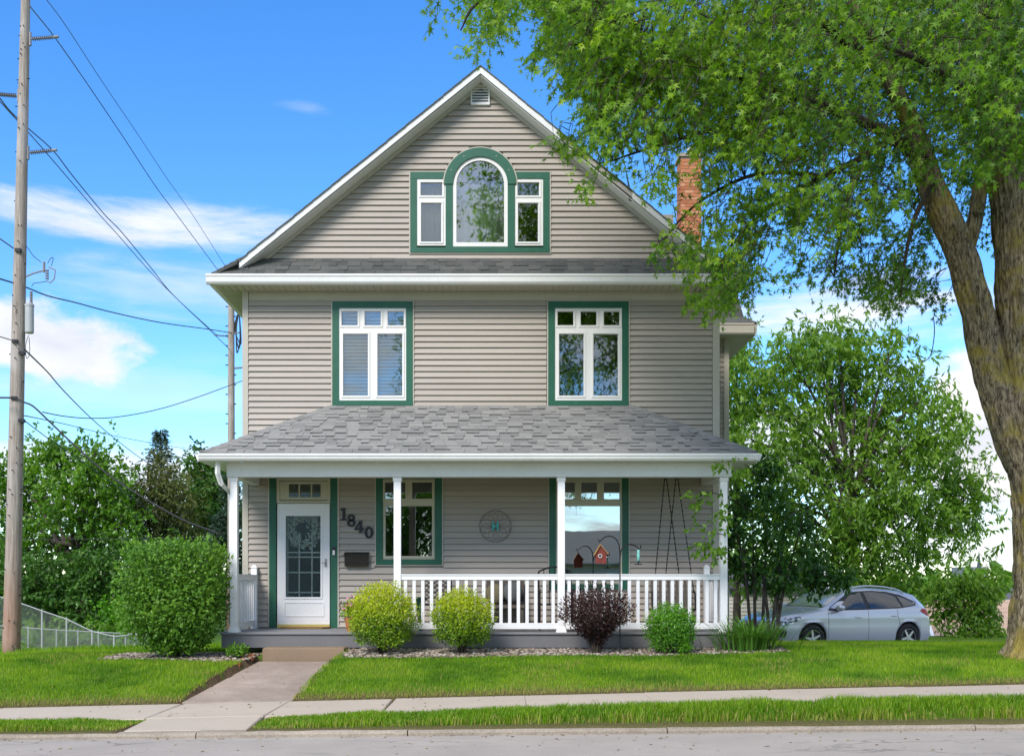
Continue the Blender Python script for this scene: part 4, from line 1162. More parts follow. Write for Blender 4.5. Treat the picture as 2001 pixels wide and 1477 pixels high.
# ================================================================== THINGS ON AND AT THE PORCH
# blinds behind the upper storey window
bl = empty('window_blind', (hx(728), YW + 0.1, hz(780)), 'white slatted blinds closed behind the upper storey window', 'blind')
for (a, b, y0, y1) in ((668, 723, 651, 776), (735, 790, 651, 776), (666, 702, 608, 638), (711, 747, 608, 638), (756, 792, 608, 638)):
    z = hz(y1) + 0.02
    while z < hz(y0):
        mb = MB(); tl = random.uniform(-0.003, 0.003)
        mb.hexa([(hx(a), YW + 0.06, z - 0.012), (hx(b), YW + 0.06, z - 0.012 + tl), (hx(b), YW + 0.095, z + 0.030 + tl), (hx(a), YW + 0.095, z + 0.030), (hx(a), YW + 0.06, z - 0.009), (hx(b), YW + 0.06, z - 0.009 + tl), (hx(b), YW + 0.095, z + 0.033 + tl), (hx(a), YW + 0.095, z + 0.033)])
        mb.build('slat', 'blind', bl); z += 0.060
# curtains behind the attic lights
def curtain(name, px0, px1, py0, py1, m, label, y=0.16, waves=7, amp=0.025):
    x0, x1, z0, z1 = hx(px0), hx(px1), hz(py1), hz(py0); n = 60
    A = [(x0 + (x1 - x0) * i / n, YW + y + amp * math.sin(i / n * waves * 2 * math.pi) + 0.01 * math.sin(i * 1.7), z1) for i in range(n + 1)]
    B = [(x0 + (x1 - x0) * i / n, YW + y + 1.25 * amp * math.sin(i / n * waves * 2 * math.pi + 0.4), z0) for i in range(n + 1)]
    mb = MB(); mb.strip(A, B, (0, 0.006, 0)); o = mb.build(name, m, smooth=True); lab(o, label, 'curtain', 'attic curtains'); return o
curtain('curtain', 893, 985, 353, 478, 'curtain', 'white curtain hanging behind the arched attic light', 0.18, 8)
curtain('curtain', 816, 870, 356, 476, 'curtain_grey', 'pale grey curtain behind the attic side light nearest the utility pole', 0.16, 5)
curtain('curtain', 1007, 1060, 356, 386, 'curtain_grey', 'short pale curtain in the small top attic pane nearest the chimney', 0.16, 6)
mb = MB(); mb.tube([(hx(925), YW + 0.13, hz(394)), (hx(984), YW + 0.13, hz(393))], 0.018, 8); mb.ball((hx(925), YW + 0.13, hz(394)), 0.03); mb.ball((hx(984), YW + 0.13, hz(393)), 0.03)
lab(mb.build('curtain_rod', 'brass'), 'brass curtain rod behind the arched attic window', 'curtain rod')

# house number 1840, slab serif digits stepping down
def digit(ch, px, py, h=27):
    x, y, z = wx(px, 17.965), 17.955, wz(py, 17.965); H = h * 17.96 / FPX
    mb = MB(); d = (0, 0.018, 0)
    def ring(cx, cz, ra, rb, ia, ib, n=22):
        A = [(x + cx * H + ra * H * math.cos(t), y, z + cz * H + rb * H * math.sin(t)) for t in np.linspace(0, 2 * math.pi, n)]
        B = [(x + cx * H + ia * H * math.cos(t), y, z + cz * H + ib * H * math.sin(t)) for t in np.linspace(0, 2 * math.pi, n)]
        mb.strip(A, B, d)
    def bx(a, b, c, e): mb.box(x + a * H, x + b * H, y, y + 0.018, z + c * H, z + e * H)
    if ch == '1':
        bx(-0.12, 0.12, -0.40, 0.5); bx(-0.29, 0.29, -0.5, -0.40); mb.extr([(x - 0.25 * H, y, z + 0.28 * H), (x - 0.09 * H, y, z + 0.36 * H), (x - 0.09 * H, y, z + 0.5 * H), (x - 0.25 * H, y, z + 0.40 * H)], d)
    if ch == '8': ring(0, 0.235, 0.30, 0.275, 0.11, 0.12); ring(0, -0.21, 0.36, 0.30, 0.14, 0.14)
    if ch == '0': ring(0, 0, 0.38, 0.5, 0.15, 0.33)
    if ch == '4':
        bx(0.02, 0.24, -0.40, 0.5); bx(-0.06, 0.34, -0.5, -0.40); bx(-0.40, 0.02, -0.27, -0.11); bx(0.24, 0.38, -0.27, -0.11)
        mb.extr([(x - 0.36 * H, y, z - 0.12 * H), (x - 0.20 * H, y, z - 0.12 * H), (x + 0.04 * H, y, z + 0.28 * H), (x + 0.04 * H, y, z + 0.5 * H)], d)
    o = mb.build('house_number', 'black_metal')
    lab(o, {'1': 'black metal digit 1 on the siding, highest of the house number', '8': 'black metal digit 8, second of the stepped house number', '4': 'black metal digit 4, third of the stepped house number', '0': 'black metal digit 0, lowest of the house number'}[ch], 'house number', 'house number digits')
digit('1', 672, 1004, 24); digit('8', 686.5, 1016.5, 24); digit('4', 702, 1029, 23.5); digit('0', 721, 1040, 23)
# mailbox
t = empty('mailbox', (hx(698), YW - 0.08, hz(1106)), 'black metal wall mailbox below the house number', 'mailbox')
mx0, mx1, mz0, mz1 = hx(674), hx(722), hz(1106), hz(1080)
mb = MB(); mb.hexa([(mx0 + 0.01, YW - 0.11, mz0), (mx1 - 0.01, YW - 0.11, mz0), (mx1 - 0.01, YW - 0.022, mz0), (mx0 + 0.01, YW - 0.022, mz0), (mx0 + 0.01, YW - 0.14, mz1 - 0.04), (mx1 - 0.01, YW - 0.14, mz1 - 0.04), (mx1 - 0.01, YW - 0.022, mz1), (mx0 + 0.01, YW - 0.022, mz1)]); mb.build('box', 'mailbox_black', t)
mb = MB(); mb.hexa([(mx0, YW - 0.155, mz1 - 0.06), (mx1, YW - 0.155, mz1 - 0.06), (mx1, YW - 0.022, mz1 + 0.003), (mx0, YW - 0.022, mz1 + 0.003), (mx0, YW - 0.155, mz1 - 0.048), (mx1, YW - 0.155, mz1 - 0.048), (mx1, YW - 0.022, mz1 + 0.015), (mx0, YW - 0.022, mz1 + 0.015)]); mb.build('lid', 'mailbox_black', t)
# doorbell
t = empty('doorbell', (hx(653), YW - 0.05, hz(1079)), 'small black and white doorbell camera on the green door casing', 'doorbell')
mb = MB(); mb.box(hx(650), hx(656.5), YW - 0.065, YW - 0.042, hz(1085), hz(1069)); mb.build('body', 'black_plastic', t)
mb = MB(); mb.box(hx(651), hx(655.5), YW - 0.068, YW - 0.0652, hz(1084), hz(1075)); mb.build('button_plate', 'sash_white', t)
# door mat
mb = MB(); A = [(wx(545, 17.6), 17.72, DZ + 0.006)]; x0, x1 = wx(547, 17.7), wx(643, 17.7)
mb.extr([(x0 + 0.1, 17.6, DZ + 0.004), (x1 - 0.1, 17.6, DZ + 0.004), (x1, 17.72, DZ + 0.004), (x1, 17.90, DZ + 0.004), (x0, 17.90, DZ + 0.004), (x0, 17.72, DZ + 0.004)], (0, 0, 0.025))
lab(mb.build('door_mat', 'mat_brown'), 'brown coir door mat on the porch before the storm door', 'door mat')
# wreath behind the storm door glass
t = empty('wreath', (hx(593), YW + 0.19, hz(1034)), 'white flower wreath hung behind the storm door glass', 'wreath')
wc = Vector((hx(592), YW + 0.12, hz(1034))); rr = 27 * PXM
mb = MB(); mb.tube([wc + Vector((rr * math.cos(a), 0, rr * math.sin(a))) for a in np.linspace(0, 2 * math.pi, 25)], 0.03, 6); mb.build('hoop', 'bench_wood', t)
n = 520; a = RNG.uniform(0, 2 * math.pi, n); rj = rr + RNG.normal(0, 0.045, n)
P = np.stack([wc.x + rj * np.cos(a), wc.y + RNG.normal(-0.02, 0.03, n), wc.z + rj * np.sin(a)], -1)
D = rdir(n); D[:, 1] -= 0.5
link('blossoms', leaves('blossoms', P, D, rdir(n) + np.array([0, -1.5, 0]), RNG.uniform(0.05, 0.09, n), RNG.uniform(0, 1, n), OVAL, 'petal_white'), t)
# round wire medallion with a letter
t = empty('wall_medallion', (hx(968), YW - 0.04, hz(1028)), 'round wire wall ornament with a teal letter in its middle', 'wall ornament')
mc = Vector((hx(968), YW - 0.045, hz(1028))); mr = 31 * PXM
mb = MB(); mb.tube([mc + Vector((mr * math.cos(a), 0, mr * math.sin(a))) for a in np.linspace(0, 2 * math.pi, 41)], 0.006, 5, cap=False)
for k in range(12):
    c2 = mc + Vector((mr * 0.55 * math.cos(k * math.pi / 6), 0.003 * (k % 3), mr * 0.55 * math.sin(k * math.pi / 6)))
    mb.tube([c2 + Vector((mr * 0.44 * math.cos(a), 0, mr * 0.44 * math.sin(a))) for a in np.linspace(0, 2 * math.pi, 21)], 0.0026, 4, cap=False)
mb.build('wire_rings', 'wire_metal', t)
mb = MB(); h = 9 * PXM
mb.box(mc.x - 0.055, mc.x - 0.025, mc.y - 0.015, mc.y - 0.008, mc.z - h, mc.z + h); mb.box(mc.x + 0.025, mc.x + 0.055, mc.y - 0.015, mc.y - 0.008, mc.z - h, mc.z + h); mb.box(mc.x - 0.025, mc.x + 0.025, mc.y - 0.015, mc.y - 0.008, mc.z - 0.015, mc.z + 0.015)
mb.build('letter', 'teal', t)
# porch swing on four chains
t = empty('porch_swing', (wx(1315, 17.3), 17.3, DZ), 'dark metal porch swing hung on four thin chains', 'porch swing')
YA, YB = 17.05, 17.6
sx0, sx1 = wx(1276, 17.05), wx(1359, 17.05)
mb = MB()
for x in (sx0, sx1):
    mb.tube([(x, YB, 1.12), (x, YA + 0.05, 1.12), (x, YA, 1.17), (x, YA + 0.02, 1.38), (x, YA + 0.1, 1.42), (x, YB, 1.42), (x, YB, 1.12)], 0.014, 6)
mb.tube([(sx0, YA + 0.05, 1.12), (sx1, YA + 0.05, 1.12)], 0.014, 6); mb.tube([(sx0, YB, 1.12), (sx1, YB, 1.12)], 0.014, 6); mb.tube([(sx0, YB + 0.08, 1.65), (sx1, YB + 0.08, 1.65)], 0.014, 6)
mb.build('swing_frame', 'black_metal', t)
for i in range(7):
    y = YA + 0.06 + i * (YB - YA - 0.08) / 7; mb = MB(); mb.box(sx0, sx1, y, y + 0.055, 1.125, 1.145); mb.build('seat_slat', 'bench_wood', t)
for i in range(9):
    x = sx0 + 0.05 + i * (sx1 - sx0 - 0.13) / 8; mb = MB(); mb.hexa([(x, YB, 1.16), (x + 0.04, YB, 1.16), (x + 0.04, YB + 0.015, 1.16), (x, YB + 0.015, 1.16), (x, YB + 0.07, 1.64), (x + 0.04, YB + 0.07, 1.64), (x + 0.04, YB + 0.085, 1.64), (x, YB + 0.085, 1.64)]); mb.build('back_slat', 'bench_wood', t)
tops = [(wx(1301, 17.3), 17.33, 3.44), (wx(1301, 17.3), 17.33, 3.44), (wx(1322, 17.3), 17.33, 3.44), (wx(1322, 17.3), 17.33, 3.44)]
xs_ = [sx0, sx1 - 0.22, sx0 + 0.2, sx1]
for i, (tp, e) in enumerate(zip([wx(1301, 17.3), wx(1301, 17.3), wx(1323, 17.3), wx(1323, 17.3)], [(wx(1278, YA), YA + 0.05, 1.42), (wx(1331, YB), YB - 0.02, 1.42), (wx(1297, YB), YB - 0.02, 1.42), (wx(1357, YA), YA + 0.05, 1.42)])):
    a = Vector((tp, 17.33, 3.44)); b = Vector(e); n = 46; mb = MB()
    for k in range(n):
        p, q = a.lerp(b, k / n), a.lerp(b, (k + 0.95) / n)
        mb.tube([p, q], [0.011 if k % 2 else 0.007] * 2, 4)
    mb.build('chain', 'black_metal', t)
# bench with cushions, between the first two railing posts
t = empty('porch_bench', (wx(985, 17.6), 17.6, DZ), 'low dark bench with cushions against the porch wall', 'bench')
b0, b1 = wx(950, 17.5), wx(1025, 17.5)
mb = MB(); mb.box(b0, b1, 17.40, 17.85, 1.15, 1.20); mb.box(b0, b1, 17.82, 17.88, 1.25, 1.62); mb.build('seat', 'bench_wood', t)
for x in (b0 + 0.03, b1 - 0.07):
    for y in (17.43, 17.80): mb = MB(); mb.box(x, x + 0.05, y, y + 0.05, DZ, 1.15); mb.build('leg', 'bench_wood', t)
for i, (c, m) in enumerate(((968, 'cushion_tan'), (1002, 'cushion'))):
    mb = MB(); mb.ball((wx(c, 17.6), 17.66, 1.38 + 0.03 * i), 0.17, 14, 9, sq=(1.0, 0.45, 1.05)); o = mb.build('cushion', m, smooth=True)
    lab(o, ['tan cushion on the porch bench', 'grey cushion on the porch bench, nearest the wicker chair'][i], 'cushion', 'bench cushions')
# metal armchair beside it
t = empty('porch_chair', (wx(1075, 17.3), 17.3, DZ), 'black metal armchair on the porch beside the window', 'chair')
c0, c1 = wx(1054, 17.3), wx(1118, 17.3)
mb = MB(); mb.box(c0, c1, 17.15, 17.6, 1.20, 1.225); mb.build('seat', 'black_metal', t)
for x in (c0, c1):
    for y, top in ((17.15, 1.44), (17.6, 1.75)): mb = MB(); mb.tube([(x, y - 0.02, DZ), (x, y, 1.2), (x, y + 0.03, top)], 0.016, 6); mb.build('leg', 'black_metal', t)
    mb = MB(); mb.tube([(x, 17.62, 1.46), (x, 17.35, 1.47), (x, 17.14, 1.45), (x, 17.11, 1.40)], 0.018, 6); mb.build('armrest', 'black_metal', t)
mb = MB()
for k in range(7): xx = c0 + (c1 - c0) * k / 6; mb.tube([(xx, 17.6, 1.22), (xx, 17.64, 1.76 + 0.08 * math.sin(k / 6 * math.pi))], 0.009, 5)
mb.tube([(c0 + (c1 - c0) * k / 12, 17.64, 1.76 + 0.08 * math.sin(k / 12 * math.pi)) for k in range(13)], 0.014, 6); mb.build('backrest', 'black_metal', t)
# lattice backed chair near the yellow bushes
t = empty('lattice_chair', (wx(842, 17.2), 17.2, DZ), 'black lattice backed metal chair behind the yellow green bushes', 'chair')
c0, c1 = wx(826, 17.2), wx(880, 17.2)
mb = MB(); mb.box(c0, c1, 17.0, 17.45, 1.20, 1.22); mb.build('seat', 'black_metal', t)
for x in (c0, c1):
    for y, top in ((17.0, 1.2), (17.45, 1.66)): mb = MB(); mb.tube([(x, y, DZ), (x, y, top)], 0.014, 6); mb.build('leg', 'black_metal', t)
mb = MB()
for k in range(-5, 6):
    for s in (1, -1):
        pts = [(c0 + (c1 - c0) * u, 17.45, 1.25 + 0.40 * v) for u, v in ((max(0, min(1, 0.2 * k)), max(0, -0.2 * k)), (min(1, 1 + 0.2 * k), min(1, 1 - 0.2 * k)))]
        if s < 0: pts = [(c0 + c1 - p[0], p[1], p[2]) for p in pts]
        mb.tube(pts, 0.007, 4)
mb.tube([(c0, 17.45, 1.66), ((c0 + c1) / 2, 17.45, 1.70), (c1, 17.45, 1.66)], 0.014, 6); mb.build('backrest', 'black_metal', t)
# green planter stand
t = empty('green_planter', (wx(822, 17.0), 17.0, DZ), 'tall dark green planter behind the railing and yellow bushes', 'planter')
mb = MB(); mb.cyl((wx(822, 17), 17.0, DZ), 0.035, 0.50, 12, r2=0.075); mb.build('stand', 'pot_green', t)
mb = MB(); mb.cyl((wx(822, 17), 17.0, DZ + 0.50), 0.095, 0.05, 14); mb.build('rim', 'pot_green', t)
# pot of pink flowers
t = empty('flower_pot', (wx(690, 16.9), 16.9, DZ), 'pot of pink flowers on the porch beside the door', 'flower pot')
fp = Vector((wx(690, 16.9), 16.9, DZ))
mb = MB(); mb.cyl(fp, 0.10, 0.22, 16, r2=0.15); mb.build('pot', 'brick', t)
n = 260; P = np.array(fp) + np.array([0, 0, 0.33]) + RNG.normal(0, 1, (n, 3)) * np.array([0.09, 0.08, 0.07])
link('foliage', leaves('foliage', P, rdir(n) + np.array([0, 0, 0.4]), rdir(n), RNG.uniform(0.05, 0.09, n), RNG.uniform(0, 1, n), OVAL, 'euonymus_leaf'), t)
n = 130; P = np.array(fp) + np.array([-0.02, -0.05, 0.42]) + RNG.normal(0, 1, (n, 3)) * np.array([0.07, 0.05, 0.05])
link('blossoms', leaves('blossoms', P, rdir(n), rdir(n), RNG.uniform(0.03, 0.06, n), RNG.uniform(0, 1, n), OVAL, 'flower_pink'), t)
# shepherd's crook with two arms, birdhouse and feeder
SY = 15.75; sxh = wx(1211.5, SY); sg = float(gz(sxh, SY))
t = empty('shepherd_hook', (sxh, SY, sg), 'thin black double shepherd hook standing in the stone bed', 'garden hook')
mb = MB(); mb.tube([(sxh, SY, sg - 0.1), (sxh, SY, wz(1075, SY))], 0.010, 8); mb.build('pole', 'black_metal', t)
def arm(pts, r0=0.010): m = MB(); m.tube([W(a, b, SY) for a, b in pts], r0, 6); m.build('arm', 'black_metal', t)
arm([(1211.5, 1080), (1210, 1065), (1205, 1054), (1197, 1048), (1188, 1047), (1180, 1050), (1174, 1056), (1171, 1058), (1169.5, 1053)])
arm([(1211.5, 1090), (1213, 1078), (1217, 1069), (1224, 1064), (1232, 1063), (1241, 1066), (1248, 1071), (1252, 1071), (1252, 1065)])
bx, bz = wx(1173, SY), 0
t = empty('birdhouse', W(1173, 1101, SY), 'small red wooden birdhouse hanging from the black garden hook', 'birdhouse')
def bp(px, py, dy=0.0): return (wx(px, SY), SY + dy, wz(py, SY))
mb = MB(); mb.extr([bp(1163.5, 1101, -0.05), bp(1184.5, 1101, -0.05), bp(1184.5, 1081, -0.05), bp(1172.5, 1067, -0.05), bp(1163.5, 1081, -0.05)], (0, 0.11, 0)); mb.build('box', 'birdhouse_red', t)
for a, b in (((1160.5, 1083.5), (1172.5, 1063)), ((1172.5, 1063), (1188, 1082))):
    mb = MB(); p, q = Vector(bp(a[0], a[1], -0.075)), Vector(bp(b[0], b[1], -0.075)); d_ = Vector((0, 0, 0.016))
    mb.hexa([p - d_, q - d_, q - d_ + Vector((0, 0.16, 0)), p - d_ + Vector((0, 0.16, 0)), p, q, q + Vector((0, 0.16, 0)), p + Vector((0, 0.16, 0))]); mb.build('roof', 'birdhouse_roof', t)
mb = MB(); c = Vector(bp(1172, 1086, -0.052)); mb.tube([c, c + Vector((0, -0.004, 0))], 0.022, 12); mb.build('entry_hole', 'black_plastic', t)
mb = MB(); mb.tube([c + Vector((0.026 * math.cos(a), -0.004, 0.026 * math.sin(a))) for a in np.linspace(0, 2 * math.pi, 17)], 0.006, 5, cap=False); mb.build('hole_ring', 'outbuilding', t)
mb = MB(); mb.tube([bp(1172.5, 1063), bp(1172, 1057)], 0.004, 4); mb.build('hanger', 'black_metal', t)
t = empty('hummingbird_feeder', W(1247, 1103, SY), 'slim aqua glass bird feeder hanging from the black garden hook', 'bird feeder')
mb = MB(); mb.tube([bp(1247.5, 1074), bp(1247.5, 1076), bp(1247.5, 1080), bp(1247.5, 1085), bp(1247.5, 1090), bp(1247.5, 1096)], [0.015, 0.025, 0.018, 0.028, 0.018, 0.026], 10); mb.build('bottle', 'feeder_glass', t, smooth=True)
mb = MB(); mb.cyl(bp(1247.5, 1103), 0.062, 0.014, 16); mb.build('tray', 'black_metal', t)
mb = MB(); mb.tube([bp(1247.5, 1096), bp(1247.5, 1102)], 0.012, 8); mb.tube([bp(1247.5, 1074), bp(1249, 1070)], 0.004, 4); mb.build('hanger', 'black_metal', t)

# ================================================================== VEGETATION
random.seed(5)
def blades(name, X, Y, H, wid, tint, mt, lean=0.35, segs=1, kind='stuff'):
    n = len(X); Z = gz(X, Y) - 0.004
    a = RNG.uniform(0, 2 * math.pi, n); d = np.stack([np.cos(a), np.sin(a), np.zeros(n)], -1); q = np.stack([-d[:, 1], d[:, 0], np.zeros(n)], -1)
    B = np.stack([X, Y, Z], -1); l = RNG.uniform(0.1, 1, n)[:, None] * lean * H[:, None]
    if segs == 1:
        V = np.stack([B - q * wid[:, None], B + q * wid[:, None], B + d * l + np.array([0, 0, 1]) * H[:, None]], 1).reshape(-1, 3)
        F = np.arange(3 * n).reshape(-1, 3); tt = np.repeat(tint, 3)
    else:
        up = np.array([0, 0, 1.0])
        M = B + d * l * 0.35 + up * H[:, None] * 0.6; Tp = B + d * l * 1.3 + up * H[:, None] * 0.95
        V = np.stack([B - q * wid[:, None], B + q * wid[:, None], M - q * wid[:, None] * 0.8, M + q * wid[:, None] * 0.8, Tp], 1).reshape(-1, 3)
        F = (np.array([(0, 1, 3), (0, 3, 2), (2, 3, 4)])[None] + (np.arange(n) * 5)[:, None, None]).reshape(-1, 3); tt = np.repeat(tint, 5)
    return link(name, npmesh(name, V, F, mt, np.clip(tt, 0, 1)), kind=kind)
def gpatch(X, Y, sc, seed): return fbm(np.stack([X, Y, 0 * X], -1), sc, seed, 3)

# lawn between the sidewalk and the house
N = 230000
X = RNG.uniform(-9.5, 9.8, N); Y = YS1 + 0.01 + (18.4 - YS1) * RNG.uniform(0, 1, N) ** 1.15
ok = ~in_bed(X, Y) & ~in_path(X, Y, 0.03) & ~((Y > 16.3) & (X > -4.5) & (X < 3.75)) & ((Y < 17.8) | (X > -5))
X, Y = X[ok], Y[ok]
pt = gpatch(X, Y * 1.6, 0.8, 3.0); p2 = gpatch(X, Y, 3.2, 9.0)
edge = 1 - sm(Y - YS1 + 0.12 * gpatch(X, Y, 1.4, 4.0), 0.05, 0.42); a_, b_ = path_edges(Y)
pedge = (1 - sm(np.minimum(np.abs(X - a_), np.abs(X - b_)), 0.02, 0.12)) * (Y < 16.2)
keep = RNG.uniform(0, 1, len(X)) > 0.40 * edge
tint = 0.46 + 0.55 * pt + 0.22 * p2 + RNG.normal(0, 0.10, len(X))
straw = RNG.uniform(0, 1, len(X)) < (0.03 + 0.72 * edge + 0.25 * pedge + 0.30 * sm(gpatch(X, Y, 0.7, 15.0), 0.28, 0.55))
tint = np.where(straw, RNG.uniform(0.80, 1.0, len(X)), np.clip(tint, 0, 0.72))
X, Y, tint, edge = X[keep], Y[keep], tint[keep], edge[keep]
gl = blades('lawn_grass', X, Y, RNG.uniform(0.030, 0.065, len(X)) * (1 - 0.3 * edge) + 0.012 * (edge > 0.4), RNG.uniform(0.003, 0.007, len(X)), tint, 'grass')
gl['label'] = 'mown green lawn between the sidewalk and the house'; gl['category'] = 'grass'
# verge between kerb and sidewalk: longer, rougher
N = 80000
X = RNG.uniform(-9, 9, N); Y = RNG.uniform(YK + 0.18, YS0 + 0.02, N)
ok = ~in_apron(X, Y, 0.0 + 0.03); X, Y = X[ok], Y[ok]
near = 1 - sm(np.minimum(np.abs(X + 4.0), np.abs(X + 2.65)), 0.0, 0.9)
rough = gpatch(X, Y, 1.6, 5.0)
hh = (RNG.uniform(0.05, 0.115, len(X)) + 0.045 * rough) * (1 - 0.55 * near) * (0.75 + 0.45 * sm(X, -2, 2.5))
kedge = 1 - sm(Y - YK - 0.18, 0.0, 0.22)
tint = 0.40 + 0.25 * rough + RNG.normal(0, 0.10, len(X))
tint = np.where(RNG.uniform(0, 1, len(X)) < 0.06 + 0.45 * kedge + 0.2 * near, RNG.uniform(0.78, 1, len(X)), np.clip(tint, 0, 0.72))
keep = RNG.uniform(0, 1, len(X)) > 0.45 * kedge
X, Y, hh, tint = X[keep], Y[keep], hh[keep], tint[keep]
gv = blades('verge_grass', X, Y, np.clip(hh, 0.02, 0.2), RNG.uniform(0.003, 0.006, len(X)), tint, 'grass', 0.55, 2)
gv['label'] = 'long rough grass of the verge between kerb and sidewalk'; gv['category'] = 'grass'
# slope behind the lawn on the fence side
N = 30000
X = RNG.uniform(-16, -5, N); Y = RNG.uniform(17.8, 33, N)
gs = blades('slope_grass', X, Y, RNG.uniform(0.06, 0.13, N), RNG.uniform(0.008, 0.014, N), np.clip(0.45 + 0.3 * gpatch(X, Y, 0.5, 1.0) + RNG.normal(0, 0.1, N), 0, 0.7), 'grass')
gs['label'] = 'grass slope falling away behind the utility pole'; gs['category'] = 'grass'

def limb(mb, pts, rads, n=8, rough=0.0, sub=4):
    """smooth limb through control points (Catmull-Rom)"""
    P = [Vector(p) for p in pts]; Q, Rr = [], []
    for i in range(len(P) - 1):
        p0, p1, p2, p3 = P[max(i - 1, 0)], P[i], P[i + 1], P[min(i + 2, len(P) - 1)]
        for k in range(sub):
            t = k / sub
            Q.append(0.5 * ((2 * p1) + (p2 - p0) * t + (2 * p0 - 5 * p1 + 4 * p2 - p3) * t * t + (3 * p1 - p0 - 3 * p2 + p3) * t ** 3)); Rr.append(rads[i] + (rads[i + 1] - rads[i]) * t)
    Q.append(P[-1]); Rr.append(rads[-1])
    if rough:
        def jit(i, k, th):
            z = Q[i].z; x = math.cos(th) * 3.2; y = math.sin(th) * 3.2
            r_ = abs(mnoise.noise(Vector((x * 1.9, y * 1.9, z * 1.3)))) ** 0.7 * 1.4 + 0.6 * abs(mnoise.noise(Vector((x * 4.2, y * 4.2, z * 3.2)))) ** 0.7
            return rough * (r_ - 0.6)
        mb.tube(Q, Rr, n, jit=jit)
    else: mb.tube(Q, Rr, n)
    return Q

def crown(tips, n_leaf, spread, size, tmpl, mt, name, outward=None, droop=0.3, tint_fn=None, up=0.8, sprig=9):
    """leaves in small sprigs around tip points"""
    tips = np.asarray(tips); m = n_leaf // sprig
    c = tips[RNG.integers(0, len(tips), m)] + RNG.normal(0, 1, (m, 3)) * spread
    d = rdir(m); d[:, 2] -= droop
    d = norm(d)
    k = np.arange(sprig)
    P = c[:, None, :] + d[:, None, :] * (k[None, :, None] / sprig) * size * 2.6
    side = rdir(m * sprig).reshape(m, sprig, 3)
    T = norm(side + d[:, None, :] * 0.8 + np.array([0, 0, -droop]))
    Nn = rdir(m * sprig).reshape(m, sprig, 3) * 0.9 + np.array([0, 0, up])
    P = P.reshape(-1, 3); T = T.reshape(-1, 3); Nn = Nn.reshape(-1, 3)
    S = RNG.uniform(0.7, 1.2, len(P)) * size
    base = np.repeat(RNG.normal(0, 0.10, m), sprig)
    t = 0.45 + base + RNG.normal(0, 0.10, len(P)) + (tint_fn(P) if tint_fn is not None else 0)
    return leaves(name, P, T, Nn, S, t, tmpl, mt)

# ---------------- silver maple in front, filling the upper right
MY = 15.0
mg = float(gz(7.6, MY))
maple = empty('maple_tree', (wx(2035, MY), MY, mg), 'tall silver maple with forked mossy trunk at the lawn edge', 'tree')
def mp(px, py, dy=0.0): return W(px, py, MY + dy)
def mr(r): return r * MY / FPX
mb = MB()
limb(mb, [mp(2035, 1312), mp(2035, 1285), mp(2036, 1250), mp(2038, 1150), mp(2040, 1000), mp(2030, 900), mp(2010, 800), mp(1996, 700), mp(1990, 600), mp(1982, 500), mp(1974, 400), mp(1964, 300), mp(1957, 200), mp(1950, 60), mp(1945, -140), mp(1960, -400, 0.3)],
     [mr(r) for r in (96, 76, 58, 50, 52, 57, 53, 41, 37, 35, 33, 31, 28, 23, 17, 8)], 96, 0.19, 26)
trunk = mb.build('trunk', 'maple_bark', maple, smooth=True)
mb = MB()
limb(mb, [mp(2045, 1040), mp(2022, 940), mp(1990, 865), mp(1960, 790), mp(1930, 700), mp(1908, 600), mp(1874, 490), mp(1836, 400), mp(1806, 325), mp(1780, 240, -0.2), mp(1735, 150, -0.4), mp(1680, 40, -0.7), mp(1620, -90, -1.0)],
     [mr(r) for r in (28, 36, 39, 35, 31, 28, 27, 25, 22, 17, 13, 9, 5)], 72, 0.19, 20)
mb.build('limb', 'maple_bark', maple, smooth=True)
mb = MB()
limb(mb, [mp(1880, 505, 0.1), mp(1900, 450, 0.1), mp(1914, 380, 0.1), mp(1922, 300, 0.15), mp(1930, 120, 0.3), mp(1890, -40, 0.5)], [mr(r) for r in (18, 15, 14, 12, 9, 5)], 36, 0.15, 12)
mb.build('limb', 'maple_bark', maple, smooth=True)
brs = [([mp(1815, 325), mp(1720, 255, -.8), mp(1600, 205, -1.4), mp(1440, 150, -1.9), mp(1280, 95, -2.2), mp(1130, 40, -2.4)], (13, 10, 8, 6, 4, 1.5)),
       ([mp(1780, 240), mp(1700, 300, .1), mp(1610, 345, .1), mp(1510, 400, .2), mp(1430, 480, .3), mp(1390, 560, .3)], (9, 7, 5.5, 4, 2.6, 1)),
       ([mp(1735, 150, -.4), mp(1600, 40, -1.2), mp(1420, -40, -2.0), mp(1200, -60, -2.6), mp(960, -10, -3.0), mp(900, 60, -3.1)], (11, 9, 7, 5, 3, 1)),
       ([mp(1830, 350), mp(1790, 420, -.6), mp(1770, 500, -.9), mp(1760, 580, -1.0)], (6, 4.5, 3, 1)),
       ([mp(1700, 300), mp(1660, 380, -.5), mp(1640, 470, -.7), mp(1630, 540, -.8)], (5, 4, 2.6, 1)),
       ([mp(1600, 205, -1.4), mp(1450, 240, -1.2), mp(1300, 280, -1.0), mp(1180, 320, -0.9)], (6, 4.5, 3, 1)),
       ([mp(1610, 345), mp(1480, 340, .1), mp(1360, 400, .2), mp(1290, 480, .3)], (5, 4, 2.4, 1)),
       ([mp(1957, 200), mp(2060, 120, -.5), mp(2180, 40, -1), mp(2320, -60, -1.4)], (14, 11, 8, 3)),
       ([mp(1974, 400), mp(2060, 300, .6), mp(2180, 240, 1.2), mp(2330, 200, 1.6)], (14, 11, 8, 3)),
       ([mp(1950, 60), mp(1900, -60, -1), mp(1800, -200, -2), mp(1700, -350, -2.6)], (12, 9, 6, 2)),
       ([mp(1964, 300), mp(1900, 200, -1.2), mp(1820, 130, -2.6), mp(1700, 80, -3.8)], (9, 7, 5, 2))]
mb = MB()
bpts = []
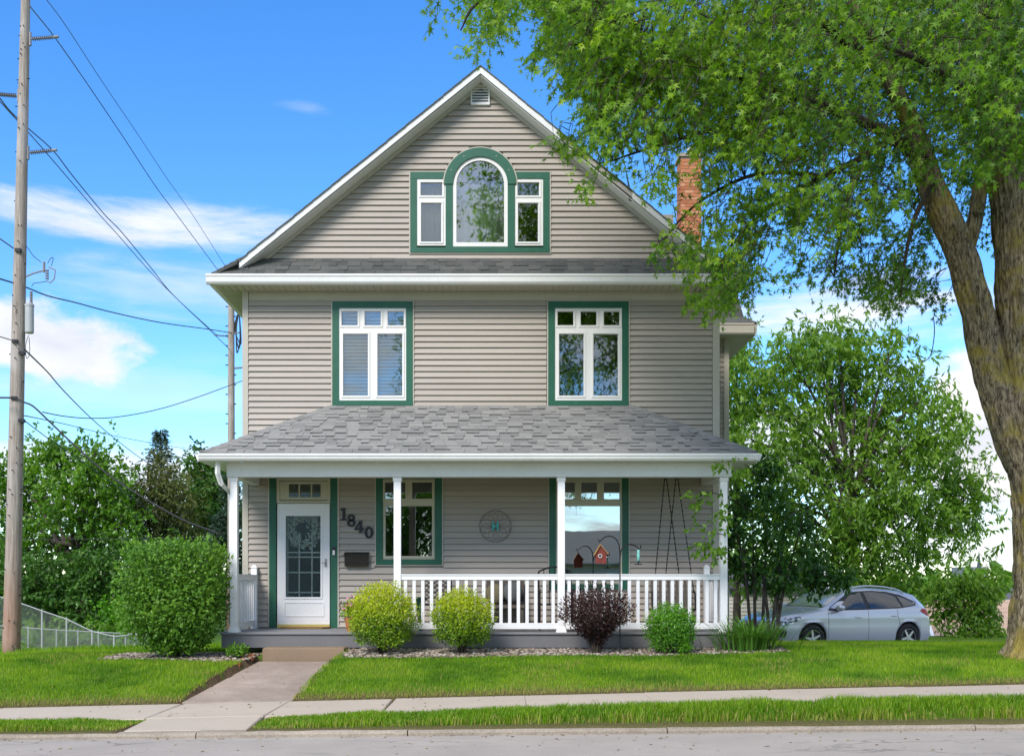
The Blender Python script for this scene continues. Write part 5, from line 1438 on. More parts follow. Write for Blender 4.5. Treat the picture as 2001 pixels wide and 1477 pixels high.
for pts, rr_ in brs:
    Q = limb(mb, pts, [mr(r) for r in rr_], 10, 0.0, 5); bpts += [tuple(q) for q in Q]
br = mb.build('branch_work', 'twig', maple, smooth=True)
# crown: sprigs fill a crown volume; its underside and outline follow the photographed outline
MASS = [(820, -60), (838, 25), (868, 48), (905, 28), (940, 62), (915, 95), (902, 122), (948, 112), (985, 70), (1012, 12), (1045, -10), (1068, 40), (1052, 95), (1022, 112), (1080, 105), (1098, 140), (1082, 172), (1128, 165), (1140, 200), (1128, 228), (1160, 268), (1120, 262), (1078, 262), (1092, 292), (1150, 292), (1190, 305), (1165, 338), (1112, 348), (1135, 372), (1198, 350), (1252, 335), (1300, 400), (1322, 452), (1262, 490), (1300, 512), (1352, 500), (1345, 545), (1382, 520), (1412, 548), (1340, 580), (1362, 612), (1420, 608), (1470, 592), (1486, 540), (1505, 482), (1540, 480), (1532, 540), (1582, 548), (1612, 535), (1648, 575), (1690, 560), (1738, 612), (1788, 590), (1832, 615), (1862, 600), (1856, 560), (1828, 500), (1850, 470), (1940, 460), (1990, 520), (2060, 480), (2600, 300), (2600, -700), (700, -700)]
HOLES = [((1450, 330), 42, 26), ((1522, 440), 26, 46), ((1650, 300), 26, 16), ((1262, 300), 36, 22), ((1330, 330), 20, 60), ((1590, 330), 18, 20), ((1500, 500), 22, 30), ((1225, 215), 22, 14), ((1190, 120), 16, 12), ((1880, 180), 12, 12), ((1860, 260), 14, 16), ((1600, 180), 12, 9), ((1520, 210), 12, 10), ((1440, 160), 10, 8), ((1920, 400), 16, 40), ((1020, 60), 30, 40), ((1350, 375), 24, 85), ((1120, 60), 14, 18), ((1300, 200), 14, 10), ((1400, 250), 16, 12), ((1760, 420), 20, 26), ((1700, 470), 22, 24), ((1590, 470), 22, 30), ((1240, 30), 12, 9), ((1380, 60), 10, 8), ((1560, 110), 12, 9)]
M = 130000
C = np.array([wx(1960, MY) - 0.9, MY - 0.9, 10.2]); RAD = np.array([8.6, 5.6, 6.8])
d = rdir(M) * (RNG.uniform(0, 1, (M, 1)) ** (1 / 2.2))
P = C + d * RAD
px = VX + P[:, 0] * FPX / np.maximum(P[:, 1], 1); py = VY - (P[:, 2] - HC) * FPX / np.maximum(P[:, 1], 1)
ok = inpoly(px, py, MASS) & (P[:, 2] > 5.2)
for (hx_, hy_), ra, rb in HOLES:
    ok &= ~((((px - hx_) / ra) ** 2 + ((py - hy_) / rb) ** 2) < RNG.uniform(0.5, 1.25, M))
ok &= ~((P[:, 0] < 4.75) & (P[:, 1] > 15.75))      # keep clear of the house
ok &= ~((np.abs(px - 1985) < 42) & (py > 330) & (P[:, 1] < MY)) # trunk stays in view
ok &= ~((px > 1795) & (px < 1950) & (py > 350) & (P[:, 1] < MY) & (py > 330 + 0.0 * px))
P = P[ok]; px = px[ok]; py = py[ok]
cl_ = fbm(P, 0.75, 2.0, 3)
inside = (px > 780) & (px < 2040) & (py > -40)
# denser toward the mass interior, clumped elsewhere
sel = (cl_ + RNG.normal(0, 0.05, len(P)) > -0.10 + 0.10 * (1 - sm(px, 1150, 1600)) + 0.06 * sm(py, 250, 450))
sel &= inside | (RNG.uniform(0, 1, len(P)) < 0.12)
P = P[sel]; px = px[sel]; py = py[sel]
if len(P) > 11500: P = P[:11500]
# outer shoots at the outline over the gable and roof
m_ = 30000; ex_ = RNG.uniform(815, 1560, m_); ey_ = RNG.uniform(-30, 620, m_); eY = RNG.uniform(11.8, 15.6, m_)
E = np.stack([(ex_ - VX) * eY / FPX, eY, HC + (VY - ey_) * eY / FPX], -1)
oke = inpoly(ex_, ey_, MASS)
for (hx_, hy_), ra, rb in HOLES: oke &= ~((((ex_ - hx_) / ra) ** 2 + ((ey_ - hy_) / rb) ** 2) < RNG.uniform(0.6, 1.2, m_))
E = E[oke]; E = E[fbm(E, 1.1, 6.0, 3) + RNG.normal(0, 0.05, len(E)) > 0.02][:3000]
NS = len(P) + len(E)
cen = np.concatenate([P[RNG.permutation(len(P))[:470]], E[RNG.permutation(len(E))[:190]]])
ci = RNG.integers(0, len(cen), NS * 2)
Q = cen[ci] + RNG.normal(0, 1, (NS * 2, 3)) * np.array([0.33, 0.33, 0.17])
qx = VX + Q[:, 0] * FPX / Q[:, 1]; qy = VY - (Q[:, 2] - HC) * FPX / Q[:, 1]
okq = inpoly(qx, qy, MASS) & ~((Q[:, 0] < 4.75) & (Q[:, 1] > 15.8))
for (hx_, hy_), ra, rb in HOLES: okq &= ~((((qx - hx_) / ra) ** 2 + ((qy - hy_) / rb) ** 2) < 0.9)
okq &= ~((np.abs(qx - 1985) < 42) & (qy > 330) & (Q[:, 1] < MY)); okq &= ~((qx > 1795) & (qx < 1950) & (qy > 345) & (Q[:, 1] < MY))
ctint = RNG.normal(0, 0.13, len(cen))
Q, ci = Q[okq][:11800], ci[okq][:11800]
P = np.concatenate([Q, P[:900], E[:300]]); sprig_tint = np.concatenate([ctint[ci], np.zeros(1200)])
sp = len(P); K = 7
hang = np.stack([RNG.normal(-0.15, 0.45, sp), RNG.normal(-0.1, 0.45, sp), RNG.uniform(-1.0, 0.1, sp)], -1); hang = norm(hang)
k = np.arange(K)
LP = P[:, None, :] + hang[:, None, :] * (k[None, :, None] / K) * 0.30 + RNG.normal(0, 0.020, (sp, K, 3))
Tt = norm(rdir(sp * K).reshape(sp, K, 3) * 0.9 + hang[:, None, :] * 0.9 + np.array([0, 0, -0.45]))
Nn = rdir(sp * K).reshape(sp, K, 3) * 0.75 + np.array([-0.15, -0.35, 0.75])
tb = np.repeat(RNG.normal(0, 0.08, sp) + sprig_tint, K) + np.tile(k / K * 0.12, sp)
LPf = LP.reshape(-1, 3)
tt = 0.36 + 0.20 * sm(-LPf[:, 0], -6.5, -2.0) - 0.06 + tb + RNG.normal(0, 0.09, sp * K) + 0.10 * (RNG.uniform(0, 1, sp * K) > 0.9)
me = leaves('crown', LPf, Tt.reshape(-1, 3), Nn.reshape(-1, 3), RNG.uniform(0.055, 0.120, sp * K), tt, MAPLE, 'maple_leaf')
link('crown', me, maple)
# twigs from each sprig back to the nearest branch point
bp_ = np.array(bpts); mb = MB()
for i in range(0, sp, 3):
    a = Vector(P[i]); dd = ((bp_ - P[i]) ** 2).sum(1); j = int(dd.argmin())
    b = Vector(bp_[j]) if dd[j] < 0.5 else a + Vector((random.uniform(0, .35), random.uniform(-.1, .2), random.uniform(.1, .5)))
    mid = a.lerp(b, 0.5) + Vector((random.uniform(-.1, .1), random.uniform(-.1, .1), 0.12))
    mb.tube([a + Vector(hang[i]) * 0.3, a, mid, b], [0.0025, 0.004, 0.006, 0.009], 3, cap=False)
mb.build('twigs', 'twig', maple, kind='stuff')
# long bare hanging twigs
for pts in ([(1824, 618), (1826, 650), (1820, 690), (1808, 705), (1798, 703)], [(1895, -10), (1925, 30), (1960, 70), (2010, 82)]):
    mb = MB(); limb(mb, [W(a, b, 12.5) for a, b in pts], [0.006] * len(pts), 5); mb.build('hanging_twig', 'twig', maple)

# ---------------- generic broadleaf tree
def broadleaf(name, label, base, height, lobes, trunk_r, mats, leafsize, n_leaf, tmpl=OVAL, group=None, tint_fn=None, droop=0.3, lean=(0, 0), bare=0.2, cat='tree', sprig=9, fuzz=1.0, dens=30):
    """lobes: list of (x, y, z, rx, ry, rz) in world coords"""
    t = empty(name, base, label, cat, group)
    B = Vector(base); mb = MB(); top = B + Vector((lean[0], lean[1], height * 0.55))
    limb(mb, [B - Vector((0, 0, 0.2)), B + Vector((0, 0, height * 0.12)), B.lerp(top, 0.5) + Vector((0.1 * trunk_r, 0, 0)), top], [trunk_r * 1.25, trunk_r, trunk_r * 0.85, trunk_r * 0.6], 12, 0.04, 5)
    mb.build('trunk', mats[0], t, smooth=True)
    mb = MB(); tips = []
    for (x, y, z, rx, ry, rz) in lobes:
        s = B.lerp(top, random.uniform(0.45, 1.0)); e = Vector((x, y, z))
        limb(mb, [s, s.lerp(e, 0.5) + Vector((0, 0, 0.12 * (e - s).length)), e, e + Vector((random.uniform(-.3, .3) * rx, random.uniform(-.3, .3) * ry, rz * 0.6))], [trunk_r * 0.42, trunk_r * 0.28, trunk_r * 0.16, trunk_r * 0.05], 7, 0, 3)
        m = max(6, int(dens * (rx * ry * rz) ** 0.5))
        dd = rdir(m) * (RNG.uniform(0.15, 1, (m, 1)) ** 0.45); q = np.array([x, y, z]) + dd * np.array([rx, ry, rz])
        tips.append(q)
        for p in q[:: 3]:
            mb.tube([e, e.lerp(Vector(p), 0.6) + Vector((0, 0, 0.05)), Vector(p)], [trunk_r * 0.07, trunk_r * 0.05, trunk_r * 0.02], 3, cap=False)
    mb.build('branches', mats[0], t, kind='stuff' if trunk_r < 0.1 else None)
    tips = np.concatenate(tips)
    me = crown(tips, n_leaf, leafsize * 2.3 * fuzz, leafsize, tmpl, mats[1], 'crown', droop=droop, tint_fn=tint_fn, sprig=sprig)
    link('crown', me, t)
    return t
def lobes_px(items, Y, dy=1.0):
    out = []
    for px, py, r in items:
        s = Y / FPX; yy = Y + random.uniform(-dy, dy)
        out.append((wx(px, yy), yy, wz(py, yy), r * s, r * s * 1.0, r * s * 0.85))
    return out

# walnut beyond the driveway
WYd = 33.0
wl = [(1520, 740, 55), (1545, 700, 40), (1600, 690, 45), (1640, 660, 22), (1590, 660, 22), (1680, 700, 40), (1760, 730, 45), (1800, 780, 38), (1740, 690, 18), (1640, 760, 60), (1560, 820, 55), (1490, 800, 34), (1720, 810, 60), (1820, 840, 40), (1860, 820, 22), (1790, 890, 55), (1870, 920, 45), (1880, 980, 45), (1680, 890, 65), (1600, 910, 60), (1520, 910, 55), (1470, 860, 30), (1560, 990, 60), (1650, 1000, 65), (1740, 970, 60), (1820, 1010, 50), (1870, 1040, 35), (1700, 1080, 60), (1780, 1090, 50), (1610, 1090, 55), (1530, 1080, 55), (1470, 1010, 45), (1450, 940, 40), (1660, 1170, 60), (1740, 1160, 60), (1450, 1090, 40), (1830, 1000, 30), (1445, 700, 16)]
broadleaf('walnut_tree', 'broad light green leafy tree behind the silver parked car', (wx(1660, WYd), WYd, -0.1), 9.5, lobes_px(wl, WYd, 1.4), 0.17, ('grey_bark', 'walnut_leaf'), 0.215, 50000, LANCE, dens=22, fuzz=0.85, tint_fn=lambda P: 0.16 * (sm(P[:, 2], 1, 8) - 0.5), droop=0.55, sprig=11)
wl2 = [(1850, 1140, 30), (1900, 1150, 32), (1940, 1140, 22), (1885, 1185, 32), (1920, 1205, 26), (1890, 1240, 20), (1930, 1240, 16), (1845, 1175, 24)]
broadleaf('sumac_shrub', 'low bushy green tree in front of the tan roof, near the maple trunk', (wx(1885, 30), 30, -0.35), 2.2, lobes_px(wl2, 30, 0.5), 0.10, ('grey_bark', 'walnut_leaf'), 0.17, 7000, LANCE, droop=0.5, dens=20, fuzz=0.7)
wl3 = [(1400, 700, 30), (1425, 760, 30), (1440, 690, 28), (1430, 840, 34), (1460, 780, 30), (1420, 900, 34)]
broadleaf('ash_tree', 'slim pale green tree just behind the side bay of the house', (wx(1440, 36), 36, -0.6), 9, lobes_px(wl3, 36, 0.6), 0.14, ('grey_bark', 'walnut_leaf'), 0.20, 6000, LANCE, droop=0.5, dens=18, fuzz=0.7)

# dark multi-stem shrub at the porch end
SYd = 18.2
t = empty('lilac_shrub', (wx(1500, SYd), SYd, 0.30), 'dark green multi stemmed lilac shrub between porch end and silver car', 'shrub')
mb = MB(); tips = []
for px0, px1, py1 in ((1468, 1440, 1040), (1476, 1470, 990), (1490, 1500, 960), (1508, 1540, 980), (1515, 1570, 1010), (1520, 1520, 1060), (1505, 1470, 1060)):
    limb(mb, [W(px0, 1262, SYd), W(px0 + (px1 - px0) * 0.2, 1180, SYd), W(px0 + (px1 - px0) * 0.5, 1110, SYd), W(px1, py1, SYd)], [0.032, 0.028, 0.02, 0.008], 7)
mb.build('stem', 'grey_bark', t)
lo = lobes_px([(1455, 985, 30), (1490, 955, 34), (1530, 985, 34), (1565, 1020, 28), (1430, 1040, 30), (1480, 1040, 42), (1535, 1050, 42), (1580, 1075, 28), (1430, 1095, 22), (1500, 1100, 34), (1555, 1110, 32), (1600, 1115, 18), (1640, 1128, 12), (1600, 1135, 18), (1470, 1130, 26), (1530, 1140, 24), (1500, 915, 18)], SYd, 0.35)
tips = np.concatenate([np.array(l[:3]) + rdir(60) * (RNG.uniform(0, 1, (60, 1)) ** 0.4) * np.array(l[3:]) for l in lo])
link('crown', crown(tips, 5400, 0.07, 0.095, OVAL, 'lilac_leaf', 'crown', droop=0.4), t)
# sprigs reaching across the porch post
lo = lobes_px([(1398, 958, 20), (1362, 968, 12), (1388, 1030, 20), (1402, 1075, 18), (1420, 905, 14), (1385, 1060, 10), (1412, 1000, 14)], 16.0, 0.12)
tips = np.concatenate([np.array(l[:3]) + rdir(20) * (RNG.uniform(0, 1, (20, 1)) ** 0.4) * np.array(l[3:]) for l in lo])
t2 = link('overhanging_sprig', crown(tips, 300, 0.05, 0.10, OVAL, 'walnut_leaf', 'overhanging_sprig', droop=0.6, sprig=6), t, kind='stuff')
mb = MB(); 
for a, b in (((1470, 1000), (1360, 960)), ((1460, 1080), (1385, 1040)), ((1480, 930), (1420, 900)), ((1460, 1080), (1400, 1085))):
    limb(mb, [W(a[0], a[1], 17.6), W((a[0] + b[0]) / 2, (a[1] + b[1]) / 2 - 12, 16.6), W(b[0], b[1], 16.0)], [0.012, 0.008, 0.004], 5)
mb.build('sprig_stems', 'twig', t)

# ---------------- clipped and rounded shrubs
def shrub(name, label, cx, cy_bottom, w, h, Y, mt, n, ls, shape='round', tmpl=OVAL, tintf=None, stems=5, seed=0, rag=0.0):
    zb = float(gz(wx(cx, Y), Y)); X0 = wx(cx, Y); t = empty(name, (X0, Y, zb), label, 'shrub', 'shrubs in front of the porch')
    s = Y / FPX; H = h * s; Wd = w * s / 2; zc0 = wz(cy_bottom, Y)
    d = rdir(n); r = RNG.uniform(0.0, 1, n) ** 0.22
    inner = RNG.uniform(0, 1, n) < 0.25
    r = np.where(inner, RNG.uniform(0.4, 0.9, n), r)
    if shape == 'box':                             # squarish dense bush, narrower at the foot
        q = d / ((np.abs(d) ** 4.5).sum(1, keepdims=True) ** (1 / 4.5)) if shape != 'box' else d / ((np.abs(d) ** 8).sum(1, keepdims=True) ** (1 / 8))
    else:
        q = d.copy(); rxy = np.linalg.norm(d[:, :2], axis=1) + 1e-6
        k3 = (1 - np.clip(np.abs(d[:, 2]), 0, 0.999) ** 5) ** (1 / 5)
        f_ = np.where(d[:, 2] < 0, k3 / rxy, 1.0) if shape == 'round' else np.ones(n)
        q[:, 0] *= f_; q[:, 1] *= f_
    nz = fbm(d * 2.6 + seed, 1.0, seed, 4)
    P = q * (r * (0.92 + (0.14 if shape == 'box' else 0.22) * nz + rag * RNG.normal(0, 0.07, n)))[:, None]
    zz = (P[:, 2] + 1) / 2
    if shape == 'vase': taper = 0.30 + 0.72 * sm(zz, 0.0, 0.62)
    elif shape == 'box': taper = 0.58 + 0.42 * sm(zz, 0.0, 0.36)
    else: taper = 0.78 + 0.24 * sm(zz, 0.0, 0.40)
    P = np.stack([X0 + P[:, 0] * Wd * taper, Y + P[:, 1] * Wd * 0.9 * taper, zc0 + zz * H], -1)
    N0 = norm(q * np.array([1, 1, 0.8]) + rdir(n) * 0.55)
    T = norm(rdir(n) + N0 * 0.2 + np.array([0, 0, 0.10])); Nn = norm(N0 + np.array([0, 0, 0.55]) + rdir(n) * 0.6)
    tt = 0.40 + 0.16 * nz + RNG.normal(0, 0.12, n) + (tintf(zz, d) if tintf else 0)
    link('foliage', leaves('foliage', P, T, Nn, RNG.uniform(0.7, 1.25, n) * ls, tt, tmpl, mt), t)
    # tips that break the outline
    m = n // (14 if shape == 'vase' else 60); d2 = rdir(m); d2[:, 2] = np.abs(d2[:, 2]) * 0.9 - 0.15; d2 = norm(d2); q2 = d2 if shape != 'box' else np.sign(d2) * np.abs(d2) ** 0.6
    z2 = (q2[:, 2] + 1) / 2; tp2 = (0.30 + 0.72 * sm(z2, 0, .62)) if shape == 'vase' else (0.86 + 0.16 * sm(z2, 0, .35))
    P2 = np.stack([X0 + q2[:, 0] * Wd * tp2 * 0.98, Y + q2[:, 1] * Wd * 0.9 * tp2 * 0.98, zc0 + z2 * H], -1) + RNG.normal(0, 0.02, (m, 3))
    link('shoots', leaves('shoots', P2, d2 + rdir(m) * 0.35 + np.array([0, 0, 0.5]), rdir(m), RNG.uniform(1.0, 1.7, m) * ls, 0.62 + RNG.normal(0, 0.1, m), LANCE, mt), t, kind='stuff')
    mb = MB()
    for i in range(stems):
        a = 2 * math.pi * i / stems + seed
        e = Vector((X0 + Wd * 0.5 * math.cos(a), Y + Wd * 0.4 * math.sin(a), zc0 + H * 0.55))
        limb(mb, [(X0 + 0.04 * math.cos(a), Y + 0.04 * math.sin(a), zb - 0.03), (X0 + Wd * 0.18 * math.cos(a), Y + Wd * 0.15 * math.sin(a), zc0 + H * 0.22), tuple(e)], [0.022, 0.017, 0.008], 6)
    mb.build('stems', 'twig', t)
    return t
top_tint = lambda zz, d: 0.06 + 0.55 * (sm(zz, 0.15, 0.85) - 0.5)  # yellow tips; sunlit tops and shaded lower interior painted into the leaf tint
shrub('euonymus_bush', 'large squarish green euonymus bush beside the porch end', 343, 1278, 202, 228, 16.2, 'euonymus_leaf', 19000, 0.062, 'box', seed=1.3, stems=9, rag=0.4)
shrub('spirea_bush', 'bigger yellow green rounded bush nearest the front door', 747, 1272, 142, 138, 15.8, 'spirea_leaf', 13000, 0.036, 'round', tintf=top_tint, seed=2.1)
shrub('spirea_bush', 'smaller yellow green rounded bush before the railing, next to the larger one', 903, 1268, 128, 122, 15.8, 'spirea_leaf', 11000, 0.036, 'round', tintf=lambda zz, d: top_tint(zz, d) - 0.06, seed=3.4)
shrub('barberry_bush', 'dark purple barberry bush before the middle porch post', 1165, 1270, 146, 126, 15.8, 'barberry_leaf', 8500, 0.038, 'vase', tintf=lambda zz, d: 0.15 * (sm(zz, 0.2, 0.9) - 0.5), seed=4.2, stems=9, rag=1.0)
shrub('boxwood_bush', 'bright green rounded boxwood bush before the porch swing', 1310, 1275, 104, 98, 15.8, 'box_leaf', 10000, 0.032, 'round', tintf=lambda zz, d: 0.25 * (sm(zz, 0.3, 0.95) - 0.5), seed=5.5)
shrub('seedling', 'small green sprout at the foot of the boxwood bush', 1338, 1277, 32, 26, 15.6, 'box_leaf', 500, 0.035, 'round', seed=6.0, stems=3)
shrub('seedling', 'small leafy weed in the stones at the porch corner', 464, 1282, 46, 24, 15.9, 'euonymus_leaf', 420, 0.05, 'round', seed=6.6, stems=3)
# grassy daylily clump
t = empty('daylily_clump', (wx(1468, 15.9), 15.9, float(gz(4, 15.9))), 'clump of long arching green daylily leaves at the porch corner', 'plant')
n = 420; base = Vector((wx(1468, 15.9), 15.95, float(gz(wx(1468, 15.9), 15.95))))
VV, FF, TT = [], [], []
for i in range(n):
    a = random.uniform(0, 2 * math.pi); r0 = abs(random.gauss(0, 0.22)); L = random.uniform(0.45, 0.95); b = base + Vector((math.cos(a) * r0 * 1.3, math.sin(a) * r0 * 0.6, -0.02))
    az_ = a + random.uniform(-0.6, 0.6); d = Vector((math.cos(az_), math.sin(az_), 0)); q = Vector((-d.y, d.x, 0)); w = random.uniform(0.008, 0.014); arch = random.uniform(0.45, 1.15)
    o = len(VV); m = 6
    for k in range(m):
        u = k / (m - 1); p = b + d * (L * arch * 0.62 * u ** 1.5) + Vector((0, 0, L * 0.88 * (u - 0.52 * arch * u ** 2.3)))
        ww = w * (1 - u ** 2.5) + 0.0008
        VV += [tuple(p - q * ww), tuple(p + q * ww)]; TT += [random.uniform(0.2, 0.5) + 0.35 * u] * 2
    for k in range(m - 1): FF.append((o + 2 * k, o + 2 * k + 1, o + 2 * k + 3, o + 2 * k + 2))
link('leaves', npmesh('leaves', np.array(VV), np.array(FF), 'lily_leaf', np.clip(np.array(TT), 0, 1)), t)

# ---------------- trees behind the fence
def bl(*a, **k): return broadleaf(*a, group='trees behind the fence', **k)
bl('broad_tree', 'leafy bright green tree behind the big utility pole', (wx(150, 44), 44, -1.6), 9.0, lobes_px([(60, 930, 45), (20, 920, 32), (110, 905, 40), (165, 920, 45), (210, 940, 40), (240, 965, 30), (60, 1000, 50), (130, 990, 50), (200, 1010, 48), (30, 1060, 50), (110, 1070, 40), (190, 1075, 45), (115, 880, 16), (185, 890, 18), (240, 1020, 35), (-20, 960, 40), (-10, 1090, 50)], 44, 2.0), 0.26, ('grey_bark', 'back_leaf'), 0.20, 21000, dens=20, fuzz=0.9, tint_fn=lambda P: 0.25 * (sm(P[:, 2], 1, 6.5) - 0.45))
bl('understory_tree', 'dark low tree under the bright tree, above the chain link fence', (wx(130, 40), 40, -1.5), 3.2, lobes_px([(60, 1130, 55), (130, 1140, 55), (200, 1130, 50), (240, 1100, 40), (160, 1190, 55), (90, 1190, 55), (230, 1180, 45), (20, 1180, 55), (0, 1120, 45), (180, 1225, 35)], 40, 1.2), 0.14, ('grey_bark', 'dark_leaf'), 0.19, 15000, dens=26)
bl('brush_bush', 'bright green sapling brush behind the chain link fence corner', (wx(240, 38), 38, -1.2), 1.2, lobes_px([(215, 1218, 22), (240, 1208, 22), (262, 1225, 24), (225, 1240, 20), (285, 1240, 22), (200, 1245, 15)], 38, 0.5), 0.05, ('grey_bark', 'box_leaf'), 0.16, 3000)
bl('weed_thicket', 'pale weedy thicket seen through the chain link fence', (wx(120, 37), 37, -1.1), 0.8, lobes_px([(70, 1255, 24), (110, 1250, 24), (150, 1255, 26), (190, 1262, 22), (50, 1262, 20), (130, 1272, 20), (225, 1265, 18), (260, 1262, 16)], 37, 0.4), 0.04, ('grey_bark', 'walnut_leaf'), 0.16, 3200)
def conifer(name, label, px, py_top, py_base, half, Y, mt, n, ls, zg, droop=-0.2, bare=0.0, dense=1.0):
    X0 = wx(px, Y); zt = wz(py_top, Y); t = empty(name, (X0, Y, zg), label, 'tree', 'trees behind the fence')
    mb = MB(); limb(mb, [(X0, Y, zg - 0.2), (X0, Y, (zg + zt) / 2), (X0, Y, zt)], [0.2, 0.12, 0.02], 8); mb.build('trunk', 'grey_bark', t)
    zb = wz(py_base, Y); hw = half * Y / FPX; mb = MB(); P = []
    zz = zt - 0.15
    while zz > zb:
        f = (zt - zz) / (zt - zb); rr_ = hw * (f ** 0.8) * random.uniform(0.75, 1.1) + 0.1
        for k in range(7):
            a = random.uniform(0, 2 * math.pi); e = Vector((X0 + rr_ * math.cos(a), Y + rr_ * math.sin(a), zz + rr_ * droop))
            mb.tube([(X0, Y, zz), e], [0.025, 0.008], 3, cap=False)
            m = int(10 * dense) + int(rr_ * 10)
            u = RNG.uniform(0.2, 1, m)[:, None]; P.append(np.array([X0, Y, zz]) + u * (np.array(e) - np.array([X0, Y, zz])) + RNG.normal(0, 0.10, (m, 3)) * (0.6 + rr_ * 0.35))
        zz -= random.uniform(0.22, 0.42)
    mb.build('branches', 'grey_bark', t)
    P = np.concatenate(P); m = len(P) ; k = max(1, n // m)
    P = np.repeat(P, k, 0) + RNG.normal(0, 0.07, (m * k, 3)); nn_ = len(P)
    out = norm(P - np.array([X0, Y, 0]) * np.array([1, 1, 0]) - P * np.array([0, 0, 1]))
    link('crown', leaves('crown', P, out + rdir(nn_) * 0.8, rdir(nn_) + np.array([0, 0, 1]), RNG.uniform(0.7, 1.3, nn_) * ls, 0.45 + RNG.normal(0, 0.16, nn_), LANCE, mt), t)
conifer('spruce_tree', 'narrow dark spruce whose tip rises above the other trees', 314, 840, 1100, 70, 52, 'spruce_leaf', 9000, 0.20, -2.0)
bl('cedar_tree', 'olive brown rounded cedar tree below the spruce tip', (wx(310, 46), 46, -1.6), 6.0, lobes_px([(310, 940, 32), (280, 965, 34), (340, 965, 34), (300, 1000, 45), (350, 1005, 36), (265, 1015, 34), (310, 1050, 45), (360, 1045, 30), (260, 1060, 30), (330, 925, 18), (290, 925, 16), (300, 1110, 50), (360, 1100, 40)], 46, 0.9), 0.18, ('grey_bark', 'cedar_leaf'), 0.22, 12000, LANCE)
bl('dark_tree', 'dark green tree showing beside the porch roof corner', (wx(410, 50), 50, -2.0), 8.0, lobes_px([(390, 905, 26), (420, 920, 36), (375, 945, 30), (430, 960, 34), (400, 980, 40), (440, 1000, 34), (395, 1030, 40), (440, 1050, 36)], 50, 1.0), 0.22, ('grey_bark', 'dark_leaf'), 0.20, 11000, dens=22, fuzz=0.8)
conifer('blue_spruce', 'grey blue spruce right behind the porch downspout', 448, 930, 1110, 50, 40, 'spruce_leaf', 9000, 0.15, -1.6)


# ================================================================== UTILITY POLES AND LINES
random.seed(9)
PY = 19.0
def ppx(py): return 22 + (1285 - py) * 28 / 1285
pole = empty('utility_pole', W(22, 1290, PY), 'tall weathered wooden utility pole with transformer and ribbed insulators', 'utility pole')
mb = MB(); ys_ = list(range(1310, -330, -60)); 
mb.tube([W(ppx(y), y, PY) for y in ys_], [(8.5 + 8.0 * max(0, y) / 1285 + (0.4 if y > 1240 else 0)) * PY / FPX for y in ys_], 20)
mb.build('shaft', 'pole_wood', pole, smooth=True)
def insulator(x0, y0, x1, y1, Y, parent, n=11, r=0.042):
    a, b = Vector(W(x0, y0, Y)), Vector(W(x1, y1, Y)); mb = MB(); mb.tube([a, b], 0.017, 8)
    for i in range(n):
        p = a.lerp(b, 0.12 + 0.74 * i / (n - 1)); d = (b - a).normalized() * 0.008
        mb.tube([p - d, p, p + d], [0.018, r, 0.018], 12)
    mb.tube([a - Vector((0, 0, 0.12)), a, a + Vector((0, 0, 0.12))], 0.026, 6)
    mb.tube([b - (b - a).normalized() * 0.04, b + (b - a).normalized() * 0.05], 0.026, 8)
    return mb.build('insulator', 'insulator', parent)
insulator(59, 77, 109, 73, PY, pole); insulator(55, 299, 106, 294, PY, pole); insulator(36, 188, -12, 184, PY, pole)
mb = MB(); c = W(57.5, 651, PY - 0.02); hh = (651 - 596) * PY / FPX
mb.tube([c, (c[0], c[1], c[2] + 0.02), (c[0], c[1], c[2] + hh), (c[0], c[1], c[2] + hh + 0.03)], [0.070, 0.078, 0.078, 0.055], 20); tf = mb.build('transformer', 'transformer_grey', pole)
mb = MB(); mb.tube([(c[0], c[1], c[2] + hh - 0.03), (c[0], c[1], c[2] + hh + 0.005)], 0.084, 20); mb.build('lid_band', 'galv', tf)
mb = MB(); q = Vector(W(61, 594, PY)); 
for i in range(5): p = q + Vector((0.0, 0, 0.03 + i * 0.045)); mb.tube([p - Vector((0, 0, 0.02)), p, p + Vector((0, 0, 0.02))], [0.018, 0.032, 0.018], 10)
mb.build('bushing', 'insulator', tf)
mb = MB(); mb.tube([W(49, 541, PY), W(66, 534, PY), W(84, 529, PY)], 0.016, 6); mb.tube([W(86, 532, PY), W(86, 512, PY)], 0.024, 8)
mb.tube([W(95, 522, PY), W(108, 528, PY), W(106, 545, PY), W(98, 553, PY), W(91, 548, PY)], 0.012, 6)
for i in range(4): p = Vector(W(92, 530 + 5 * i, PY)); mb.tube([p, p + Vector((0, 0, 0.02))], 0.034, 8)
mb.build('fuse_cutout', 'insulator', pole)
mb = MB(); limb(mb, [W(62, 560, PY), W(66, 554, PY), W(78, 552, PY), W(91, 550, PY)], [0.006] * 4, 4); limb(mb, [W(30, 470, PY), W(50, 480, PY), W(65, 500, PY), W(80, 512, PY)], [0.006] * 4, 4); limb(mb, [W(93, 515, PY), W(100, 504, PY), W(104, 506, PY), W(100, 520, PY)], [0.006] * 4, 4); limb(mb, [W(56, 655, PY), W(50, 675, PY), W(52, 700, PY), W(58, 690, PY), W(57, 660, PY)], [0.006] * 5, 4)
mb.build('jumper_wires', 'cable', pole)
mb = MB()
for i in range(64):
    y = random.uniform(-60, 1270); s = random.choice((-0.95, 0.95, -0.6, 0.5, 0.1, -0.2)); rr_ = (8.5 + 8.0 * max(0, y) / 1285) * PY / FPX
    p = Vector(W(ppx(y), y, PY)) + Vector((s * rr_, -math.sqrt(1 - s * s) * rr_, 0)); d = Vector((s, -math.sqrt(1 - s * s), 0)) * random.uniform(0.012, 0.045)
    mb.tube([p - d * 0.4, p + d], 0.010, 5)
mb.build('pole_pins', 'black_metal', pole, kind='stuff')
